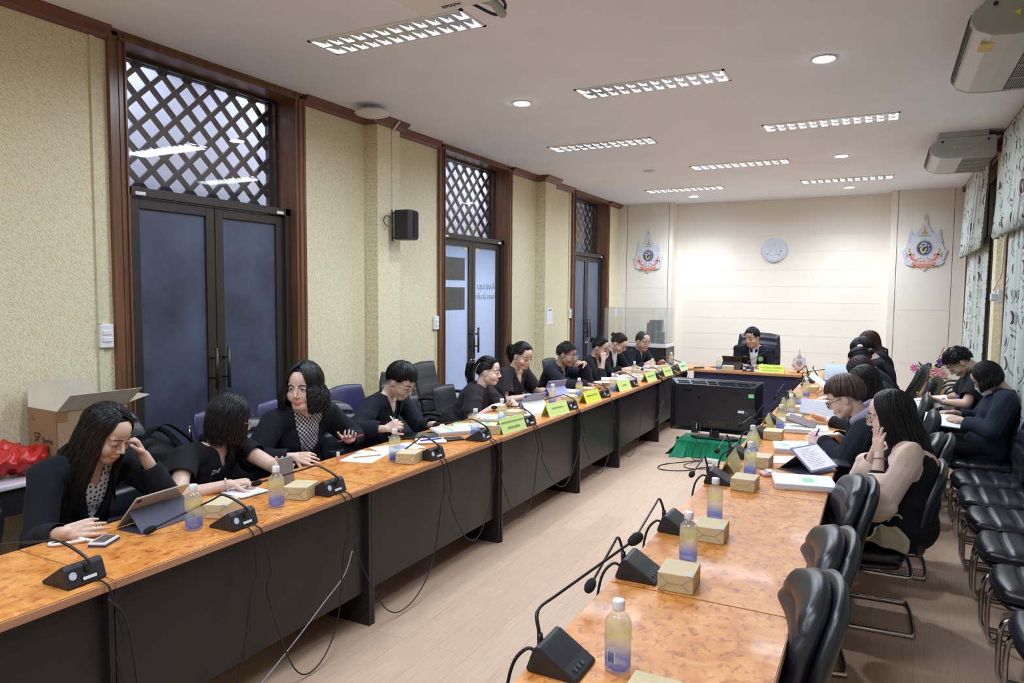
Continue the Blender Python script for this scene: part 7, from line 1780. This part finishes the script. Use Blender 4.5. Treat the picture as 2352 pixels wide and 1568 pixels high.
MB().cbox((.02, -.056, .115), (.24, .006, .07)).build('port_recess', M_SCREEN, r)
MB().cbox((.335, -.057, .20), (.20, .005, .20)).build('side_cover', M_BLACKM, r)
MB().cbox((.385, -.0585, .44), (.056, .003, .040)).build('green_sticker', M_GREENTAB, r)
MB().cbox((.285, -.0600, .262), (.066, .002, .026)).build('white_label', M_WHITE, r); MB().cbox((.345, -.0600, .25), (.034, .002, .040)).build('rating_label', M_TVTOP, r)
MB().cbox((-.20, -.075, .058), (.075, .03, .13)).build('adapter_box', M_BLACKP, r, bevel=.003); MB().cbox((-.18, -.0915, .08), (.006, .002, .06)).build('adapter_label', M_WHITE, r)
MB().box((-.05, -.03, -.045), (.05, .01, .03)).build('stand_neck', M_BLACKP, r)
MB().prism([(-.20, -.09), (.20, -.09), (.26, -.02), (.20, .12), (-.20, .12), (-.26, -.02)], -.062, -.045, 'z').build('stand_base', M_BLACKP, r, bevel=.006)
tag(MB().tube(crom([(-1.80, 7.80, .33), (-1.74, 7.74, .36), (-1.70, 7.66, .30), (-1.72, 7.56, .16), (-1.74, 7.50, .03), (-1.66, 7.42, .008), (-1.62, 7.50, .02)], 8), .004, 6).build('television_cable', M_CABLE, smooth=True), 'black cable hanging from the television box over the green cloth', 'cable')
tag(MB().tube(crom([(-1.62, 7.84, .30), (-1.60, 7.74, .22), (-1.62, 7.60, .20), (-1.66, 7.52, .06), (-1.55, 7.40, .008), (-1.48, 7.46, .02)], 8), .0035, 6).build('television_cable', M_CABLE, smooth=True), 'second thin cable falling beside the television stand', 'cable')
# green draped low table
r = thing('draped_table', (-1.58, 7.86, 0), 0, 'low table fully draped in pleated green satin under the television', 'table')
tw, td, th = .37, .23, .166
MB().box((-tw+.01, -td+.01, .13), (tw-.01, td-.01, th-.006)).build('tabletop', M_TERRA, r)
for a in (-1, 1):
    for b in (-1, 1): MB().box((a*(tw-.06)-.02, b*(td-.05)-.02, 0), (a*(tw-.06)+.02, b*(td-.05)+.02, .13)).build('leg', M_TERRA, r)
mb = MB(); n = 220; nv = 8
def sk(i, j):
    # around the perimeter
    per = 4*(tw+td); t = i*per; 
    if t < 2*tw: x, y, nx, ny = -tw+t, -td, 0, -1
    elif t < 2*tw+2*td: x, y, nx, ny = tw, -td+(t-2*tw), 1, 0
    elif t < 4*tw+2*td: x, y, nx, ny = tw-(t-2*tw-2*td), td, 0, 1
    else: x, y, nx, ny = -tw, td-(t-4*tw-2*td), -1, 0
    w = math.sin(i*2*math.pi*26)*.012*(1-j)+.008*math.sin(i*2*math.pi*9+1)*(1-j); fl = .05*(1-j)**2+(.07*(1-j)**2 if nx == -1 or (ny == -1 and x < -tw+.12) else 0)
    return V((x+nx*(w+fl)+(-.05*(1-j)**2 if x < -tw+.1 and ny == -1 else 0), y+ny*(w+fl), th*j+.003))
mb.grid(sk, n, nv); mb.box((-tw, -td, th-.004), (tw, td, th+.0005))
mb.build('pleated_cloth', M_GREENCL, r, smooth=False)
r = thing('power_strip', (-1.53, 7.44, 0), R(-8), 'white power strip on the floor before the green cloth', 'power strip')
MB().box((-.08, -.03, 0), (.08, .03, .045)).build('strip_body', M_WHITE, r, bevel=.006)
for k in range(4): MB().box((-.065+.036*k, -.015, .0452), (-.04+.036*k, .015, .0462)).build('outlet', M_ACSIDE, r)
tag(MB().tube(crom([(-1.60, 7.46, .02), (-1.72, 7.40, .006), (-1.95, 7.10, .006), (-1.92, 6.90, .006), (-1.70, 6.95, .006), (-1.52, 7.22, .006), (-1.35, 7.30, .006), (-1.15, 7.10, .006), (-.86, 7.05, .05), (-.83, 7.1, .4)], 8), .005, 6).build('floor_cable', M_CABLE, smooth=True), 'black cable looping over the floor from the power strip to the right desks', 'cable')
tag(MB().tube(crom([(-1.62, 7.43, .02), (-1.75, 7.22, .006), (-1.68, 7.08, .006), (-1.50, 7.15, .006), (-1.47, 7.30, .02)], 8), .004, 6).build('floor_cable', M_CABLE, smooth=True), 'short cable curl on the floor beside the power strip', 'cable')
tag(MB().sphere((-2.143, 8.467, .02), (.022, .022, .020), 16, 10).build('fallen_windscreen', M_FOAM, smooth=True), 'small black foam ball lying on the floor left of the television', 'foam ball')
# display cabinet with a model building
r = thing('display_cabinet', (-3.73, 11.87, 0), 0, 'dark display cabinet with a glass case in the far left corner', 'cabinet')
MB().box((-.56, -.26, 0), (.56, .26, .865)).build('cabinet_body', M_DESK, r, bevel=.003); MB().box((-.565, -.265, .866), (.555, .25, .92)).build('white_plinth', M_WHITE, r, bevel=.004)
mb = MB()
for a, b in (((-.54, -.25, .92), (-.535, .24, 1.52)), ((.535, -.25, .92), (.54, .24, 1.52)), ((-.54, -.25, .92), (.54, -.245, 1.52)), ((-.54, .235, .92), (.54, .24, 1.52)), ((-.54, -.25, 1.515), (.54, .24, 1.52))): mb.box(a, b)
mb.build('glass_case', M_CASEGL, r)
r = thing('model_building', (-3.42, 11.83, .921), 0, 'grey architectural model tower inside the glass case', 'model')
G1 = pm('model_grey', S(150, 154, 150), .6); G2 = pm('model_dark', S(96, 100, 98), .6)
def tower(nm, x0, x1, y0, y1, z0, z1, fl, par=r):
    o = MB().box((x0, y0, z0), (x1, y1, z1)).build(nm, G1, par); mb = MB(); n = max(2, int((z1-z0)/fl))
    for k in range(n):
        z = z0+(z1-z0)*(k+.35)/n; mb.box((x0-.0015, y0-.0015, z), (x1+.0015, y1+.0015, z+(z1-z0)/n*.4))
    mb.build('window_bands', G2, o); mb = MB(); m = max(2, int((x1-x0)/.018))
    for k in range(m+1):
        x = x0+(x1-x0)*k/m; mb.box((x-.0015, y0-.003, z0), (x+.0015, y0, z1))
    mb.build('mullions', G1, o)
tower('main_tower', -.09, .11, -.06, .08, .0, .40, .018); tower('side_wing', -.14, -.085, -.04, .07, 0, .35, .018); tower('podium', .00, .175, -.10, -.055, 0, .20, .03)
tag(MB().box((-3.90, 11.70, .9205), (-3.20, 12.05, .935)).build('model_base_board', G1), 'pale base board of the model tower in the glass case', 'base board')
GRN = pm('model_green', S(84, 110, 80), .8, var=.3, scale=90)
for k, x in enumerate((-4.02, -3.97, -3.92, -4.07)):
    r = thing('model_tree', (x, 11.78+.03*(k % 2), .921), 0, 'tiny model tree in the glass case, '+('second from the tower', 'third from the tower', 'nearest the tower', 'farthest from the tower')[[1, 0, 2, 3][k]], 'model tree', 'tiny trees in the glass case')
    MB().tube([(0, 0, 0), (0, 0, .03)], .003, 6).build('trunk', M_TERRA, r); MB().sphere((0, 0, .045), (.024, .02, .022), 9, 6).build('crown', GRN, r)
# flowers on a stand
r = thing('flower_stand', (.61, 11.45, 0), 0, 'wooden box stand under the artificial flowers in the far right corner', 'stand')
MB().box((-.19, -.14, 0), (.19, .14, .56)).build('stand_body', M_TERRA, r, bevel=.004); MB().box((-.20, -.15, .56), (.20, .15, .58)).build('stand_top', M_TERRA, r, bevel=.003)
r = thing('flower_arrangement', (.61, 11.42, .582), 0, 'arrangement of pink, orange and purple artificial flowers', 'flowers')
MB().lathe([(.07, 0), (.10, .03), (.11, .08), (.10, .085)], 20).build('basket', M_TERRA, r, smooth=True)
rnd = random.Random(5); LF = pm('leaf_green', S(70, 96, 60), .6, var=.3, scale=40); LF2 = pm('pale_leaf_green', S(150, 170, 110), .6, var=.25, scale=40)
def petal_flower(c, rad, m, nm='flower'):
    mb = MB(); c = V(c); nn = (V((c.x*.8, -.6, c.z-.05))).normalized(); Q = nn.to_track_quat('Z', 'Y').to_matrix()
    for ly, (k, tl, rr) in enumerate(((7, .55, 1.), (6, 1.0, .7), (4, 1.35, .42))):
        for i in range(k):
            a = 2*math.pi*(i+ly*.5)/k; d = V((math.cos(a)*math.cos(tl), math.sin(a)*math.cos(tl), math.sin(tl))); s = V((-math.sin(a), math.cos(a), 0)); u = d.cross(s)
            P = [V((0, 0, 0)), d*rad*rr*.55+s*rad*.36*rr-u*.004, d*rad*rr-u*.10*rad, d*rad*rr*.55-s*rad*.36*rr-u*.004, d*rad*rr*.6+u*rad*.10]
            mb.add([c+Q @ p for p in P], [(0, 1, 4), (1, 2, 4), (2, 3, 4), (3, 0, 4)])
    mb.build(nm, m, r, solid=.002)
cols = [pm('petal_pink', S(226, 150, 160), .5), pm('petal_rose', S(214, 110, 160), .5), pm('petal_orange', S(226, 110, 90), .5), pm('petal_purple', S(110, 60, 140), .5), pm('petal_cream', S(236, 220, 180), .5), pm('petal_salmon', S(232, 170, 150), .5)]
for c, q, m in (((-.19, -.08, .17), .050, 1), ((-.02, -.14, .12), .055, 5), ((.08, -.15, .14), .060, 0), ((.10, -.14, .04), .045, 2), ((.02, -.12, .20), .040, 4), ((.12, -.08, .26), .055, 3), ((-.02, -.08, .22), .035, 3), ((.20, -.08, .18), .045, 4), ((-.08, -.13, .13), .038, 2), ((.15, -.05, .36), .042, 0), ((.17, -.12, .10), .040, 5), ((-.12, -.06, .08), .04, 0), ((.05, -.17, .06), .04, 5)): petal_flower(c, q*1.3, cols[m])
for k in range(95):
    a = rnd.uniform(-2.9, .2); d = V((math.cos(a)*rnd.uniform(.4, 1), math.sin(a)*.5-.1, rnd.uniform(-.1, .9))).normalized(); L = rnd.uniform(.16, .30); b = V((0, 0, .06)); e = b+d*L; s = d.cross(V((0, 0, 1))).normalized()*rnd.uniform(.018, .032)
    MB().add([b+d*L*.45, b+d*L*.72+s, e, b+d*L*.72-s, b+d*L*.72+V((0, 0, .006))], [(0, 1, 4), (1, 2, 4), (2, 3, 4), (3, 0, 4)]).build('leaf', LF if k % 3 else LF2, r)
MB().tube(crom([(.05, 0, .1), (.10, -.02, .32), (.14, -.03, .44)], 4), [.004]*9, 6).build('tall_stem', LF, r)
for k in range(6): MB().sphere((.115+.008*k, -.025, .36+.022*k), (.014-.001*k, .012, .018), 8, 6).build('bud', cols[2] if k > 3 else LF2, r, smooth=True)
# marble side table, carton, red bag
r = thing('marble_table', (-4.16, 2.05, 0), 0, 'small dark table with a marble top against the near left wall', 'table')
MB().box((-.22, -.75, .72), (.22, .66, .75)).build('marble_top', M_MARBLE, r, bevel=.008)
MB().box((-.20, -.73, .58), (.20, .64, .719)).build('apron', M_DESK, r)
for a in (-1, 1):
    for b in (-.68, .58): MB().box((a*.16-.03, b-.03, 0), (a*.16+.03, b+.03, .58)).build('leg', M_DESK, r)
r = thing('carton', (-4.11, 2.45, .751), R(-3), 'open brown cardboard carton printed SP Series on the marble table', 'carton')
w, d, h = .15, .20, .335
mb = MB(); t = .004
mb.box((-w, -d, 0), (w, -d+t, h)).box((-w, d-t, 0), (w, d, h)).box((-w, -d, 0), (-w+t, d, h)).box((w-t, -d, 0), (w, d, h)).box((-w, -d, 0), (w, d, t)); mb.build('carton_wall', M_CARD, r)
def flap(nm, P, m):
    n = (V(P[1])-V(P[0])).cross(V(P[3])-V(P[0])).normalized()*.004; MB().add([*[V(p) for p in P], *[V(p)+n for p in P]], [(3, 2, 1, 0), (4, 5, 6, 7), (0, 1, 5, 4), (1, 2, 6, 5), (2, 3, 7, 6), (3, 0, 4, 7)]).build(nm, m, r)
flap('flap', [(-w, -d, h), (-w, d, h), (-w-.06, d-.02, h+.13), (-w-.06, -d+.03, h+.13)], M_CARDIN)
flap('flap', [(w, -d, h), (w, d, h), (w+.05, d+.06, h+.09), (w+.05, -d+.05, h+.09)], M_CARDIN)
flap('flap', [(-w, d, h), (w, d, h), (w-.02, d+.15, h+.03), (-w+.02, d+.15, h+.03)], M_CARDIN)
flap('flap', [(-w, -d, h+.001), (w, -d, h+.001), (w-.02, -.02, h+.006), (-w+.02, -.02, h+.006)], M_CARDIN)
MB().box((w-.03, -d-.001, h-.06), (w+.001, -d, h)).box((w, -d-.001, h-.06), (w+.001, -d+.06, h)).build('packing_tape', pm('packing_tape', S(140, 106, 70), .3), r)
text_obj('carton_print', 'SP', .072, basis((-.055, -d-.0012, .175), (1, 0, 0), (0, 0, 1)), M_CARDDK, r); text_obj('carton_print', 'Series', .046, basis((.055, -d-.0012, .165), (1, 0, 0), (0, 0, 1)), M_CARDDK, r)
mb = MB()
for k in range(4): mb.box((-.115, -d-.0012, .268+.008*k), (-.115+(.05, .06, .035, .03)[k], -d-.0008, .271+.008*k))
mb.build('small_print', pm('faint_card_print', S(128, 100, 74), .8), r)
B = Blob()
for c, q in (((-4.20, 1.72, .79), (.17, .26, .05)), ((-4.16, 1.98, .80), (.15, .22, .06)), ((-4.10, 2.14, .80), (.12, .10, .075)), ((-4.20, 1.5, .80), (.12, .15, .06)), ((-4.22, 2.1, .83), (.09, .09, .05))): B.ell(c, q)
o = bake(B.mb, 'red_plastic_bag', M_REDBAG, .008, 2, disp=foldfn(8, .015, 20., False)); tag(o, 'crumpled glossy red plastic bag lying on the marble table', 'bag')
zmin = min(v.co.z for v in o.data.vertices); o.location.z += .752-zmin
# black bag on the back-row chair
B = Blob()
B.ell((-3.78, 2.72, .60), (.12, .16, .13)); B.ell((-3.80, 2.74, .74), (.09, .15, .12)); B.ell((-3.82, 2.70, .83), (.05, .10, .07))
r = bake(B.mb, 'black_bag', make_cloth('black_nylon', (.012, .012, .014), rough=.6), .010, 3, disp=foldfn(12, .014, 14., False)); tag(r, 'black nylon bag with loose straps on the back-row chair', 'bag')
mb = MB(); 
for P in ([(-3.80, 2.60, .80), (-3.78, 2.66, .93), (-3.79, 2.76, .92), (-3.74, 2.84, .80), (-3.70, 2.86, .72)], [(-3.82, 2.66, .86), (-3.76, 2.74, .96), (-3.74, 2.88, .86), (-3.72, 2.96, .76)]): mb.tube(crom(P, 6), .020, 6, True, .15)
mb.build('strap', make_cloth('black_strap', (.016, .016, .018)), r, smooth=True)
MB().box((-3.735, 2.93, .755), (-3.715, 2.98, .775)).build('buckle', M_TVTOP, r)
# beige bag beside the woman in pink sleeves
B = Blob()
B.mb.prism([(-.045, .49), (.15, .455), (.16, .52), (.10, .59), (.03, .565)], 4.02, 4.12, 'y'); B.ell((.07, 4.07, .52), (.085, .06, .06))
r = bake(B.mb, 'handbag', M_BAGCL, .007, 5, disp=foldfn(14, .007, 22., False)); tag(r, 'soft beige cloth handbag on the seat beside the woman in pink sleeves', 'bag')
MB().tube(crom([(.06, 4.06, .57), (.075, 4.05, .625), (.11, 4.05, .64), (.135, 4.06, .60), (.12, 4.06, .565)], 6), .006, 8).tube(crom([(.09, 4.10, .57), (.115, 4.11, .62), (.15, 4.11, .63), (.16, 4.10, .58)], 6), .006, 8).build('rope_handle', pm('white_rope', (.6, .6, .56), .7), r, smooth=True)
